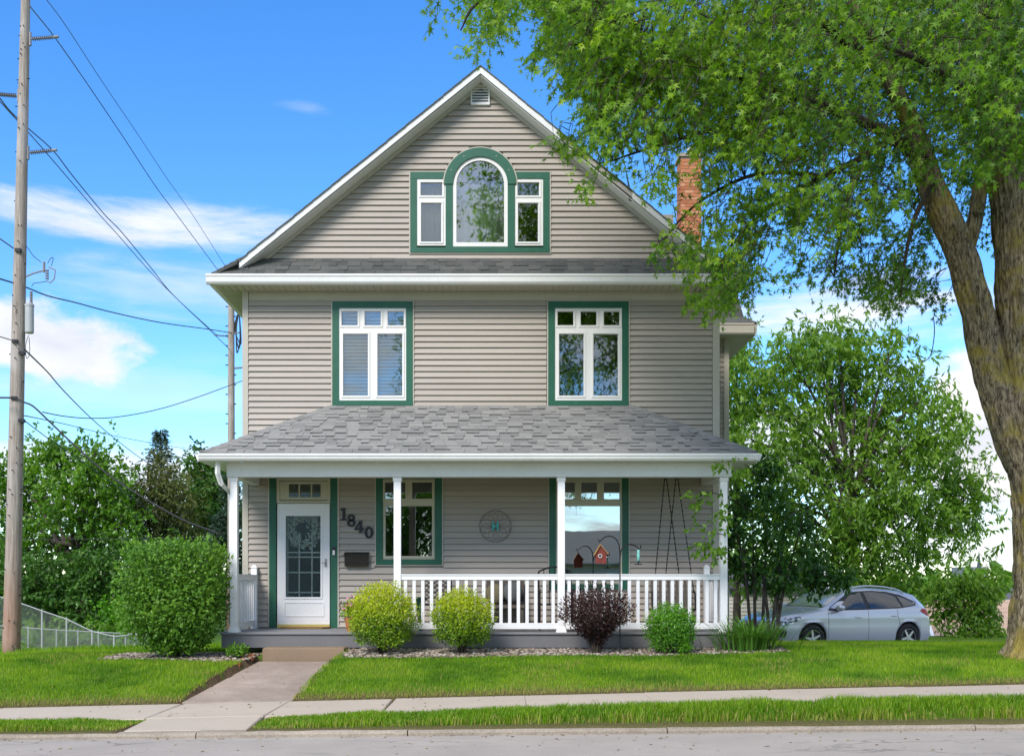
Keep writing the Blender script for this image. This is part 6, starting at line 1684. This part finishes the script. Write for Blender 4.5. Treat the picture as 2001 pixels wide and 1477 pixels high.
for i, (y, dx) in enumerate(((1215, 4), (1265, 8))):
    mb = MB(); p = Vector(W(ppx(y) + dx, y, PY - 0.15)); mb.ball(p, 0.03, 8, 5, sq=(0.7, 0.3, 1.2)); mb.build('knot', 'bench_wood', pole)
for (y, xa) in ((667, -6), (489, -4), (778, -5), (822, 10), (690, 8)):
    mb = MB(); p = Vector(W(ppx(y) + xa, y, PY - 0.12)); mb.box(p.x - 0.05, p.x + 0.05, p.y - 0.03, p.y + 0.05, p.z - 0.03, p.z + 0.03); mb.build('line_clamp', 'black_metal', pole)

FY = 39.0
fp_ = empty('utility_pole', (wx(452, FY), FY, float(gz(wx(452, FY), FY))), 'distant grey utility pole behind the house corner', 'utility pole')
mb = MB(); mb.tube([(wx(451, FY), FY, -1.4), W(452, 870, FY), W(452, 590, FY), W(453, 545, FY)], [0.15, 0.13, 0.115, 0.11], 14); mb.build('shaft', 'pole_wood', fp_, smooth=True)
insulator(446, 657, 421, 655, FY, fp_, 7, 0.05)
mb = MB(); mb.tube([W(452, 720, FY), W(474, 718, FY)], 0.035, 6); mb.tube([W(452, 604, FY), W(470, 600, FY)], 0.035, 6); mb.tube([W(452, 652, FY), W(468, 650, FY)], 0.03, 6); mb.build('bracket', 'insulator', fp_)
mb = MB()
for k in range(3): limb(mb, [W(468, 605, FY), W(462 - 2 * k, 640, FY), W(463 + 3 * k, 690 - 9 * k, FY), W(469 + k, 660, FY), W(467, 606, FY)], [0.022] * 5, 5)
mb.build('cable_loops', 'cable', fp_)
mb = MB()
for i in range(14):
    y = 600 + i * 19; s = random.choice((-1, 1)); p = Vector(W(452, y, FY)); mb.tube([p + Vector((s * 0.11, -0.05, 0)), p + Vector((s * 0.20, -0.06, 0))], 0.02, 4)
mb.build('pole_pins', 'black_metal', fp_, kind='stuff')

def wire(label, pts, Y0, Y1, r, name='power_line'):
    n = len(pts); x0, x1 = pts[0][0], pts[-1][0]
    P = [W(x, y, Y0 + (Y1 - Y0) * (x - x0) / (x1 - x0)) for x, y in pts]
    mb = MB(); limb(mb, P, [r] * n, 5, 0, 5); lab(mb.build(name, 'cable', smooth=True), label, 'power line', 'overhead lines')
wire('black line over the topmost insulator down to the upper eave corner', [(-30, -110), (54, 7), (108, 75), (171, 165), (242, 270), (301, 360), (344, 418), (425, 527), (470, 590)], 17.6, 46, 0.013)
wire('thin faint line running beside the topmost line to the eave', [(60, -45), (91, 0), (128, 50), (199, 159), (270, 264), (327, 350), (375, 418), (440, 520), (470, 566)], 30, 62, 0.013)
wire('line from the lower ribbed insulator toward the distant pole', [(-20, 170), (0, 193), (21, 219), (57, 253), (105, 296), (142, 344), (203, 418), (237, 453), (293, 521), (336, 574), (405, 640), (452, 686)], 17.5, FY, 0.013)
wire('lower twin of the line ending at the distant pole insulator', [(-20, 182), (0, 199), (21, 222), (57, 261), (94, 303), (193, 418), (232, 461), (288, 525), (350, 588), (424, 655)], 18.0, FY, 0.011)
wire('sagging service cable between the two poles above the white cloud', [(-20, 540), (0, 545), (47, 560), (93, 578), (150, 592), (218, 610), (312, 630), (405, 643), (455, 651)], 18.2, FY, 0.016)
wire('twisted line from the transformer down to the spruce top', [(48, 683), (93, 727), (125, 764), (178, 817), (227, 859), (276, 896), (306, 915)], PY, 50, 0.016)
wire('shallow sagging line crossing the blue below the small cloud', [(83, 805), (125, 813), (174, 817), (234, 814), (312, 799), (389, 775), (473, 744)], 24, 36, 0.013)
wire('faint thin line sloping toward the porch roof corner', [(48, 812), (125, 828), (212, 849), (300, 866), (400, 882)], PY, 48, 0.010)
wire('thick black cable drooping from the big pole to the porch corner', [(-25, 776), (0, 777), (28, 778), (47, 786), (65, 794), (93, 820), (134, 859), (195, 914), (240, 947), (292, 979), (357, 1015), (433, 1044)], 18.8, 17.2, 0.016)
wire('thin line from the pole into the tree behind the euonymus bush', [(48, 822), (110, 868), (200, 930), (290, 995), (352, 1040)], PY, 34, 0.010)
wire('pale level line crossing the trees above the euonymus bush', [(-30, 1051), (60, 1053), (150, 1053), (235, 1052), (420, 1049)], 28, 28, 0.010)
wire('short line entering from the frame edge to the pole below the transformer', [(-30, 649), (0, 658), (30, 667)], 18.9, PY, 0.010)
wire('short line reaching the pole above the transformer bracket', [(-30, 446), (0, 467), (30, 488)], 18.9, PY, 0.012)

# ================================================================== CHAIN LINK FENCES
def chain_fence(name, label, tops, Y, hgt, posts, step=0.085, rp=0.022):
    P = [Vector(W(x, y, Y)) for x, y in tops]
    t = empty(name, (P[0].x, Y, P[0].z - hgt), label, 'fence', 'chain link fences')
    mb = MB(); mb.tube(P, rp * 0.8, 6); mb.build('top_rail', 'galv', t)
    for x in posts:
        yy = np.interp(x, [a for a, b in tops], [b for a, b in tops]); p = Vector(W(x, yy, Y))
        mb = MB(); mb.tube([p - Vector((0, 0, hgt + 0.25)), p + Vector((0, 0, 0.05))], rp * 1.25, 8); mb.build('post', 'galv', t)
    mb = MB(); VV, FF = [], []
    xs0, xs1 = P[0].x, P[-1].x; px_ = [p.x for p in P]; pz_ = [p.z for p in P]
    w = 0.0035
    x = xs0 - hgt
    while x < xs1:
        for s in (1, -1):
            # wire from bottom to top at 45 degrees, following the rail height
            for k in range(6):
                u0, u1 = k / 6, (k + 1) / 6
                xa, xb = (x + hgt * u0, x + hgt * u1) if s > 0 else (x + hgt * (1 - u0), x + hgt * (1 - u1))
                if min(xa, xb) < xs0 or max(xa, xb) > xs1: continue
                za = np.interp(xa, px_, pz_) - hgt * (1 - u0); zb = np.interp(xb, px_, pz_) - hgt * (1 - u1)
                o = len(VV); yq = Y + 0.004 * s
                VV += [(xa - w, yq, za), (xa + w, yq, za), (xb + w, yq, zb), (xb - w, yq, zb)]; FF.append((o, o + 1, o + 2, o + 3))
        x += step
    link('chain_mesh', npmesh('chain_mesh', np.array(VV), np.array(FF), 'chain_wire'), t, kind='stuff')
chain_fence('chain_fence', 'sloping chain link fence running downhill behind the utility pole', [(-60, 1146), (0, 1166), (40, 1178), (82, 1193), (130, 1209), (180, 1233), (223, 1243), (263, 1239), (300, 1243), (340, 1245)], 34.0, 1.25, [-20, 38, 82, 130, 180, 223, 263, 296])
chain_fence('chain_fence', 'level chain link fence farther off behind the sloping one', [(-60, 1218), (0, 1222), (110, 1230), (220, 1236), (330, 1240)], 36.0, 1.0, [10, 55, 110, 152, 192, 245], 0.11, 0.016)

# ================================================================== PARKED CAR
TH_ = R(22)
car = empty('parked_car', (0, 0, 0), 'silver grey hatchback parked on the driveway beside the house', 'car')
ca, sa = math.cos(TH_), math.sin(TH_)
fw = Vector((wx(1585, 22.8), 22.8, 0.012)); lx, ly = 0.95, -0.80
car.location = (fw.x - (lx * ca - ly * sa), fw.y - (lx * sa + ly * ca), 0.012); car.rotation_euler = (0, 0.006, TH_)
def ip(x, tab): return float(np.interp(x, [a for a, b in tab], [b for a, b in tab]))
TOPT = [(0, .66), (.06, .72), (.2, .79), (.5, .87), (.9, .94), (1.22, .99), (1.40, 1.07), (1.75, 1.26), (2.05, 1.39), (2.35, 1.455), (2.7, 1.475), (3.1, 1.455), (3.5, 1.425), (3.85, 1.375), (4.03, 1.325), (4.10, 1.27), (4.20, 1.13), (4.33, .97), (4.39, .90), (4.44, .80), (4.46, .62)]
WT = [(0, .50), (.04, .62), (.12, .72), (.3, .81), (.6, .865), (1.0, .885), (3.7, .885), (4.0, .865), (4.25, .81), (4.38, .74), (4.44, .66), (4.46, .58)]
BELT = [(0, .60), (.3, .74), (.8, .88), (1.2, .93), (2.4, .955), (3.4, .985), (3.9, 1.01), (4.2, .96), (4.46, .6)]
WR = [(1.2, .80), (1.5, .74), (2.0, .66), (2.4, .625), (3.3, .60), (3.8, .575), (4.1, .62), (4.3, .70)]
def zlow(x):
    z = 0.20 + 0.10 * max(0, 1 - x / 0.35) + 0.10 * max(0, (x - 4.0) / 0.46)
    for c in (.95, 3.62):
        d = abs(x - c)
        if d < .375: z = max(z, .32 + math.sqrt(.375 ** 2 - d * d))
    return z
def section(x):
    zt, w, zb, z0 = ip(x, TOPT), ip(x, WT), ip(x, BELT), zlow(x)
    zb = min(zb, zt - .05); pts = [(w - .045, z0)]
    for f, yy in ((.34, w - .012), (.48, w - .004), (.60, w), (.70, w - .010), (.76, w - .004), (.82, w - .010)):
        zz = min(f, zb - .02); pts.append((yy, max(zz, z0 + .001)))
    pts.append((w - .03, max(zb, z0 + .004)))
    cab = sm(np.array(x), 1.15, 1.5) * (1 - sm(np.array(x), 4.1, 4.3)); cab = float(cab)
    wr = ip(x, WR) if cab > 0 else w - .1
    zr_ = zt - .085 * cab - .020 * (1 - cab); wr = min(wr, w - .06) * cab + (w - .14) * (1 - cab)
    zr_ = max(zr_, zb + .006)
    a = (w - .03, zb); b = (wr, zr_)
    for u in (.33, .66): pts.append((a[0] + (b[0] - a[0]) * u + .008 * cab, a[1] + (b[1] - a[1]) * u))
    pts.append(b); pts.append((wr - .05, zr_ + (zt - zr_) * .55)); pts.append((wr * .72, zr_ + (zt - zr_) * .85)); pts.append((wr * .38, zt - (zt - zr_) * .04)); pts.append((0, zt))
    return pts
sx = sorted(set(np.round(np.concatenate([np.linspace(0, .12, 4), np.arange(.12, 4.30, .045), np.linspace(4.30, 4.46, 6), [.95 - .375, .95 + .375, 3.62 - .375, 3.62 + .375, .95 - .36, .95 + .36, 3.62 - .36, 3.62 + .36]]), 4)))
VV, FF = [], []
secs = [section(x) for x in sx]; m = len(secs[0])
for x, s in zip(sx, secs):
    for y, z in s: VV.append((x, -y, z))
    for y, z in s[-2::-1]: VV.append((x, y, z))
M2 = 2 * m - 1
for i in range(len(sx) - 1):
    for k in range(M2 - 1): FF.append((i * M2 + k, (i + 1) * M2 + k, (i + 1) * M2 + k + 1, i * M2 + k + 1))
FF.append(tuple(range(M2))); FF.append(tuple((len(sx) - 1) * M2 + k for k in range(M2 - 1, -1, -1)))
mb = MB(); mb.add(VV, FF); body = mb.build('body', 'car_paint', car, smooth=True, local=True)
def side_y(x, z):
    s = section(x); zz = [q[1] for q in s[:11]]; yy = [q[0] for q in s[:11]]
    return float(np.interp(z, zz, yy))
def patch_side(poly, off, m_, name, parent=car, both=True, dens=0.06):
    for sgn in ((-1, 1) if both else (-1,)):
        pts = []
        for (a, b) in zip(poly, poly[1:] + poly[:1]):
            L = math.hypot(b[0] - a[0], b[1] - a[1]); k = max(1, int(L / dens))
            for i in range(k): pts.append((a[0] + (b[0] - a[0]) * i / k, a[1] + (b[1] - a[1]) * i / k))
        cx_, cz_ = sum(p[0] for p in pts) / len(pts), sum(p[1] for p in pts) / len(pts)
        vs = []
        for rr2 in (1.0, 0.66, 0.33):
            for x, z in pts:
                x2, z2 = cx_ + (x - cx_) * rr2, cz_ + (z - cz_) * rr2; vs.append((x2, sgn * (side_y(x2, z2) + off), z2))
        vs.append((cx_, sgn * (side_y(cx_, cz_) + off), cz_)); n = len(pts); fs = []
        for r_ in range(2):
            for i in range(n): fs.append((r_ * n + i, r_ * n + (i + 1) % n, (r_ + 1) * n + (i + 1) % n, (r_ + 1) * n + i))
        for i in range(n): fs.append((2 * n + i, 2 * n + (i + 1) % n, 3 * n))
        if sgn > 0: fs = [tuple(reversed(f)) for f in fs]
        mb = MB(); mb.add(vs, fs); o = mb.build(name, m_, parent, smooth=True, local=True)
patch_side([(1.36, .945), (1.62, 1.10), (2.02, 1.315), (2.30, 1.372), (2.75, 1.39), (3.20, 1.365), (3.60, 1.29), (3.95, 1.13), (3.88, 1.055), (3.40, .995), (2.40, .965)], .006, 'black_plastic', 'window_surround')
patch_side([(1.66, .985), (1.80, 1.09), (2.10, 1.30), (2.40, 1.350), (2.43, .985)], .011, 'car_glass', 'side_window')
patch_side([(2.53, .990), (2.50, 1.355), (2.80, 1.36), (3.15, 1.325), (3.38, 1.25), (3.44, 1.02)], .011, 'car_glass', 'side_window')
patch_side([(3.50, 1.03), (3.45, 1.265), (3.62, 1.225), (3.88, 1.105), (3.84, 1.07)], .011, 'car_glass', 'quarter_window')
patch_side([(.08, .63), (.12, .73), (.32, .79), (.66, .825), (.70, .805), (.52, .70), (.30, .635)], .008, 'lamp_clear', 'headlight')
patch_side([(3.98, .93), (4.06, .985), (4.30, .955), (4.40, .86), (4.36, .78), (4.22, .83)], .012, 'tail_red', 'tail_light')
patch_side([(.05, .36), (.07, .52), (.20, .55), (.30, .50), (.27, .37)], .006, 'black_plastic', 'lower_grille')
patch_side([(1.36, .205), (1.36, .235), (3.22, .235), (3.22, .205)], .004, 'black_plastic', 'sill_trim')
# windscreen
def top_z(x, y):
    s = section(x)[10:]; yy = [q[0] for q in s][::-1]; zz = [q[1] for q in s][::-1]
    return float(np.interp(abs(y), yy, zz))
def top_patch(x0, x1, w0, w1, off, m_, name, nx_=10, ny_=12):
    vs, fs = [], []
    for i in range(nx_ + 1):
        x = x0 + (x1 - x0) * i / nx_; w = w0 + (w1 - w0) * i / nx_
        for j in range(ny_ + 1):
            y = -w + 2 * w * j / ny_; vs.append((x, y, top_z(x, y) + off))
    for i in range(nx_):
        for j in range(ny_): a = i * (ny_ + 1) + j; fs.append((a, a + ny_ + 1, a + ny_ + 2, a + 1))
    mb = MB(); mb.add(vs, fs); return mb.build(name, m_, car, smooth=True, local=True)
top_patch(1.30, 2.04, .72, .58, .010, 'windscreen', 'windscreen')
top_patch(4.00, 4.24, .52, .60, .010, 'car_glass', 'rear_window')
# grille and plate on the nose
mb = MB(); mb.box(-.012, .02, -.34, .34, .52, .62); mb.build('grille', 'black_plastic', car, local=True)
mb = MB(); mb.box(-.018, -.0122, -.10, .10, .545, .595); mb.build('badge_bar', 'chrome', car, local=True)
# shut lines, handles, mirror, roof rails
for x, z0, z1 in ((1.36, .24, .93), (2.47, .24, .96), (3.30, .55, .98)):
    for sgn in (-1, 1):
        mb = MB(); pts = []
        for k in range(14):
            z = z0 + (z1 - z0) * k / 13; xx = x + (.10 * (1 - (z - z0) / .4) ** 2 if x > 3 and z < z0 + .4 else 0) - (.10 * ((1 - (z - z0) / (z1 - z0))) ** 2 * 0 )
            pts.append((xx, sgn * (side_y(xx, z) + .0005), z))
        mb.tube(pts, .0045, 4); mb.build('door_seam', 'black_plastic', car, local=True)
for x, z in ((2.18, .80), (3.20, .825)):
    for sgn in (-1, 1):
        mb = MB(); mb.ball((x, sgn * (side_y(x, z) + .016), z), .10, 12, 6, sq=(1, .16, .16)); mb.build('door_handle', 'chrome', car, smooth=True, local=True)
for sgn in (-1, 1):
    y = side_y(1.62, .97)
    mb = MB(); mb.ball((1.60, sgn * (y + .13), 1.01), .13, 14, 9, sq=(.75, .85, .58)); mr_ = mb.build('door_mirror', 'car_paint', car, smooth=True, local=True)
    mb = MB(); mb.hexa([(1.55, sgn * y, .93), (1.68, sgn * y, .93), (1.68, sgn * (y + .10), .95), (1.55, sgn * (y + .10), .95), (1.57, sgn * y, .96), (1.66, sgn * y, .96), (1.66, sgn * (y + .10), .98), (1.57, sgn * (y + .10), .98)]); mb.build('mirror_arm', 'black_plastic', mr_, local=True)
    mb = MB(); rp = [(x, sgn * .555, top_z(x, .555) + h_) for x, h_ in ((2.02, .005), (2.15, .045), (2.5, .060), (3.0, .065), (3.4, .060), (3.62, .045), (3.75, .005))]
    limb(mb, rp, [.012, .016, .017, .017, .017, .016, .012], 8); mb.build('roof_rail', 'alloy', car, smooth=True, local=True)
# wheels
def wheel(x, sgn):
    yc = sgn * .775; mb = MB(); prof = [(.205, -.10), (.26, -.105), (.31, -.095), (.322, -.06), (.322, .06), (.31, .095), (.26, .105), (.205, .10)]; n = 40; vs, fs = [], []
    for k in range(n):
        a = 2 * math.pi * k / n
        for r_, o_ in prof: vs.append((x + r_ * math.cos(a), yc + o_, .322 + r_ * math.sin(a)))
    L = len(prof)
    for k in range(n):
        for j in range(L): fs.append((k * L + j, k * L + (j + 1) % L, ((k + 1) % n) * L + (j + 1) % L, ((k + 1) % n) * L + j))
    mb.add(vs, fs); wh = mb.build('wheel', 'tyre', car, smooth=True, local=True)
    yo = yc + sgn * .098
    mb = MB(); A = [(x + .218 * math.cos(a), yo, .322 + .218 * math.sin(a)) for a in np.linspace(0, 2 * math.pi, 41)]; B = [(x + .200 * math.cos(a), yo, .322 + .200 * math.sin(a)) for a in np.linspace(0, 2 * math.pi, 41)]
    mb.strip(A, B, (0, -sgn * .03, 0)); mb.build('rim', 'alloy', wh, local=True)
    mb = MB(); mb.tube([(x, yc + sgn * .02, .322), (x, yc + sgn * .055, .322)], .205, 32); mb.build('dark_backing', 'black_plastic', wh, local=True)  # dark backing disc, stands for the shade behind the spokes
    for k in range(5):
        a = math.pi / 2 + 2 * math.pi * k / 5 + (.12 if x < 2 else .5); d = Vector((math.cos(a), 0, math.sin(a))); q = Vector((-d.z, 0, d.x)); c = Vector((x, yo - sgn * .02, .322))
        mb = MB(); P = [c + d * .03 - q * .030, c + d * .03 + q * .030, c + d * .208 + q * .020, c + d * .208 - q * .020]; e = Vector((0, sgn * .016, 0))
        mb.hexa([tuple(p - e) for p in P] + [tuple(p + e) for p in P]); mb.build('spoke', 'alloy', wh, local=True)
    mb = MB(); mb.tube([(x, yo - sgn * .03, .322), (x, yo + sgn * .004, .322)], .038, 16); mb.build('hub_cap', 'alloy', wh, local=True)
for x in (.95, 3.62):
    for s in (-1, 1): wheel(x, s)
mb = MB(); mb.box(.3, 4.2, -.66, .66, .20, .50); mb.build('underbody', 'black_plastic', car, local=True)

# ================================================================== BUILDINGS BEYOND
ob = empty('outbuilding', (wx(1500, 38), 38, -0.8), 'pale low outbuilding behind the silver car bonnet', 'building')
x0, x1 = wx(1425, 38), wx(1585, 38)
mb = MB(); z = -0.9
while z < wz(1150, 38): mb.extr([(x0, 38, z + .14), (x0, 37.97, z), (x0, 38, z)], (x1 - x0, 0, 0)); z += .14
mb.box(x0, x1, 38.001, 42, -1, wz(1150, 38)); mb.build('wall', 'outbuilding', ob)
mb = MB(); mb.hexa([(x0 - .2, 37.7, wz(1150, 38)), (x1 + .2, 37.7, wz(1150, 38)), (x1 + .2, 40, wz(1115, 38)), (x0 - .2, 40, wz(1115, 38)), (x0 - .2, 37.7, wz(1150, 38) + .08), (x1 + .2, 37.7, wz(1150, 38) + .08), (x1 + .2, 40, wz(1115, 38) + .08), (x0 - .2, 40, wz(1115, 38) + .08)]); mb.build('roof', 'dark_roof', ob)
mb = MB(); mb.box(wx(1548, 37.9), wx(1566, 37.9), 37.9, 37.96, -.9, wz(1165, 38)); mb.build('door', 'white_trim', ob)
fpst = MB(); pz = wz(1118, 30); pxx = wx(1614, 30); fpst.box(pxx - .08, pxx + .08, 29.92, 30.08, -.4, pz); fpst.hexa([(pxx - .1, 29.9, pz), (pxx + .1, 29.9, pz), (pxx + .1, 30.1, pz), (pxx - .1, 30.1, pz), (pxx - .02, 29.98, pz + .08), (pxx + .02, 29.98, pz + .08), (pxx + .02, 30.02, pz + .08), (pxx - .02, 30.02, pz + .08)])
lab(fpst.build('fence_post', 'white_trim'), 'white capped fence post above the car windscreen', 'post')
# tan shingled house below the slope
tr_ = empty('neighbour_house', (wx(1900, 42), 42, -3.2), 'low neighbouring house with tan shingle roof beyond the driveway', 'house')
A = Vector(W(1803, 1172, 46)); Bq = Vector(W(1836, 1275, 40)); e = Vector((9.5, 3.0, 0.0))
mb = MB(); nrm_ = e.cross(A - Bq).normalized(); 
mb.hexa([Bq - nrm_ * .1, Bq + e - nrm_ * .1, A + e - nrm_ * .1, A - nrm_ * .1, Bq, Bq + e, A + e, A]); rf = mb.build('roof', 'tan_shingle', tr_)
vd = (A - Bq); Lv = vd.length; vd = vd.normalized(); ed = e.normalized()
if nrm_.z < 0: nrm_ = -nrm_
coll = []
tabs(Bq + nrm_ * .004, ed, vd, nrm_, lambda v: 0.0, lambda v: e.length, int(Lv / .16), .16, .25, .42, coll, (.006, .02))
mb = MB()
for P in coll: mb.hexa(P, random.random())
mb.build('roof_shingles', 'tan_shingle', rf, kind='stuff', tint=True)
mb = MB(); w_ = ed * -.16; mb.hexa([Bq + w_ - Vector((0, 0, .2)), Bq - Vector((0, 0, .2)), A - Vector((0, 0, .2)), A + w_ - Vector((0, 0, .2)), Bq + w_ + Vector((0, 0, .03)), Bq + Vector((0, 0, .03)), A + Vector((0, 0, .03)), A + w_ + Vector((0, 0, .03))]); mb.build('rake_board', 'white_trim', tr_)
mb = MB(); mb.extr([tuple(Bq + ed * .2 + Vector((0, 0, -.12))), tuple(A + ed * .2 + Vector((0, 0, -.12))), (A.x + .2, A.y, -3.2), (Bq.x + .2, Bq.y, -3.2)], tuple(e * .95)); mb.build('wall', 'far_wall', tr_)
# far church with a spire and a dark roofed block
ch = empty('church', (wx(1912, 260), 260, -6), 'distant church roof with a thin dark spire on the horizon', 'church')
mb = MB(); c = Vector(W(1913, 1108, 260)); mb.tube([c - Vector((0, 0, .6)), c + Vector((0, 0, .8)), c + Vector((0, 0, 4.2))], [.65, .42, .03], 8); mb.build('spire', 'spire_slate', ch)
mb = MB(); a, b = W(1893, 1130, 260), W(1938, 1107, 260); mb.box(a[0], b[0], 262, 270, -6, b[2]); mb.build('wall', 'far_stone', ch)
mb = MB(); mb.tube([W(1936, 1107, 262), W(1936, 1101, 262)], .25, 6); mb.build('turret', 'spire_slate', ch)
dk = empty('dark_roof_house', (wx(1985, 90), 90, -5), 'far dark roofed house beside the maple trunk', 'house')
a, b = W(1958, 1178, 90), W(2060, 1150, 90)
mb = MB(); mb.extr([(a[0], 90, a[2]), (b[0], 90, a[2]), (b[0], 93, b[2]), (a[0], 93, b[2])], (0, .4, -.3)); mb.build('roof', 'dark_roof', dk)
mb = MB(); mb.box(a[0] + .3, b[0] - .3, 90.5, 96, -5, a[2]); mb.build('wall', 'far_wall', dk)
# far wooded skyline in the gaps
n = 5200; az_ = RNG.uniform(-0.62, 0.62, n); D = RNG.uniform(150, 200, n)
P = np.stack([D * np.sin(az_), D * np.cos(az_), np.zeros(n)], -1); hgt_ = 2.2 + 1.8 * fbm(P, 0.02, 1.0, 3); P[:, 2] = -5 + RNG.uniform(0, 1, n) * (5.2 + hgt_)
wd = link('distant_trees', leaves('distant_trees', P, rdir(n), rdir(n) + np.array([0, -.6, .6]), RNG.uniform(1.6, 3.0, n), np.clip(.4 + RNG.normal(0, .15, n), 0, 1), OVAL, 'back_leaf'), kind='stuff')
wd['label'] = 'far wooded skyline beyond the house'; wd['category'] = 'trees'
# fallen leaves, maple keys and grit on road, kerb, walks and lawn edge
n = 420; X = RNG.uniform(-7, 7.5, n); u = RNG.uniform(0, 1, n); Y = np.where(u < .30, RNG.uniform(9.6, YK, n), np.where(u < .45, RNG.uniform(YK - .12, YK, n), np.where(u < .75, RNG.uniform(YS0 + .05, YS1 - .02, n), RNG.uniform(13.5, 16, n))))
on_path = in_path(X, Y); Z = np.where(Y < YK, z_road(X) + .008, np.where(Y < YS1, z_walk(X) + .008, np.where(on_path, z_path(Y) + .012, gz(X, Y) + .03)))
dbr = link('leaf_litter', leaves('leaf_litter', np.stack([X, Y, Z], -1), rdir(n) * np.array([1, 1, .15]), rdir(n) * .35 + np.array([0, 0, 1]), RNG.uniform(.02, .055, n), RNG.uniform(0, 1, n), OVAL, 'litter'), kind='stuff')
dbr['label'] = 'scattered dry leaf litter on road, sidewalk and lawn'; dbr['category'] = 'leaf litter'

# ================================================================== ACROSS THE STREET (behind the viewer, seen as reflections in the glass)
src = {o.name: o for o in COL.objects if o.parent is None}
def copy_tree(o, loc, rz, sc, label):
    c = o.copy(); COL.objects.link(c); c.location = loc; c.rotation_euler = (0, 0, rz); c.scale = (sc, sc, sc); c['label'] = label; c['group'] = 'trees across the street'
    for ch in o.children:
        if ch.name.startswith('twigs'): continue
        d = ch.copy(); COL.objects.link(d); d.parent = c
    return c
copy_tree(src['maple_tree'], (0.9, -17, 0.2), 1.57, 1.32, 'big tree across the street reflected in the dark upper window')
copy_tree(src['broad_tree'], (-4.6, -16, 0.0), 0.6, 0.8, 'tree across the street reflected in the window beside the house number')
xh = empty('house_opposite', (3, -22, 0), 'house across the street whose roof is reflected in the porch window', 'house')
mb = MB(); mb.box(-3.5, 9.5, -30, -22, -0.2, 2.7); mb.build('wall', 'far_wall', xh)
mb = MB(); mb.extr([(-4, -21.5, 2.6), (-4, -26, 4.6), (-4, -30.5, 2.6), (-4, -30.5, 2.5), (-4, -26, 4.45), (-4, -21.5, 2.5)], (14, 0, 0)); mb.build('roof', 'shingle_light', xh)
for x in (-1.5, 2.0, 6.0): mb = MB(); frame(mb, x, x + 1.2, 0.9, 2.1, .08, .08, .08, .08, -21.96, -21.9); w_ = mb.build('window', 'sash_white', xh); mb = MB(); mb.box(x + .08, x + 1.12, -21.94, -21.93, .98, 2.02); mb.build('pane', 'car_glass', w_)
xh2 = empty('house_opposite', (-12, -22, 0), 'gabled house across the street reflected in the storm door', 'house')
mb = MB(); mb.box(-17, -6.5, -31, -21, -0.2, 4.2); mb.extr([(-17, -21, 4.2), (-6.5, -21, 4.2), (-11.75, -21, 8)], (0, -10, 0)); mb.build('wall', 'outbuilding', xh2)
mb = MB(); mb.extr([(-17.5, -20.5, 3.9), (-11.75, -20.5, 8.1), (-6.0, -20.5, 3.9), (-6.0, -20.5, 4.1), (-11.75, -20.5, 8.3), (-17.5, -20.5, 4.1)], (0, -11, 0)); mb.build('roof', 'dark_roof', xh2)
for x in (-15, -9.5): mb = MB(); frame(mb, x, x + 1.3, 1.0, 2.6, .08, .08, .08, .08, -20.98, -20.9); w_ = mb.build('window', 'sash_white', xh2); mb = MB(); mb.box(x + .08, x + 1.22, -20.96, -20.95, 1.08, 2.52); mb.build('pane', 'car_glass', w_)
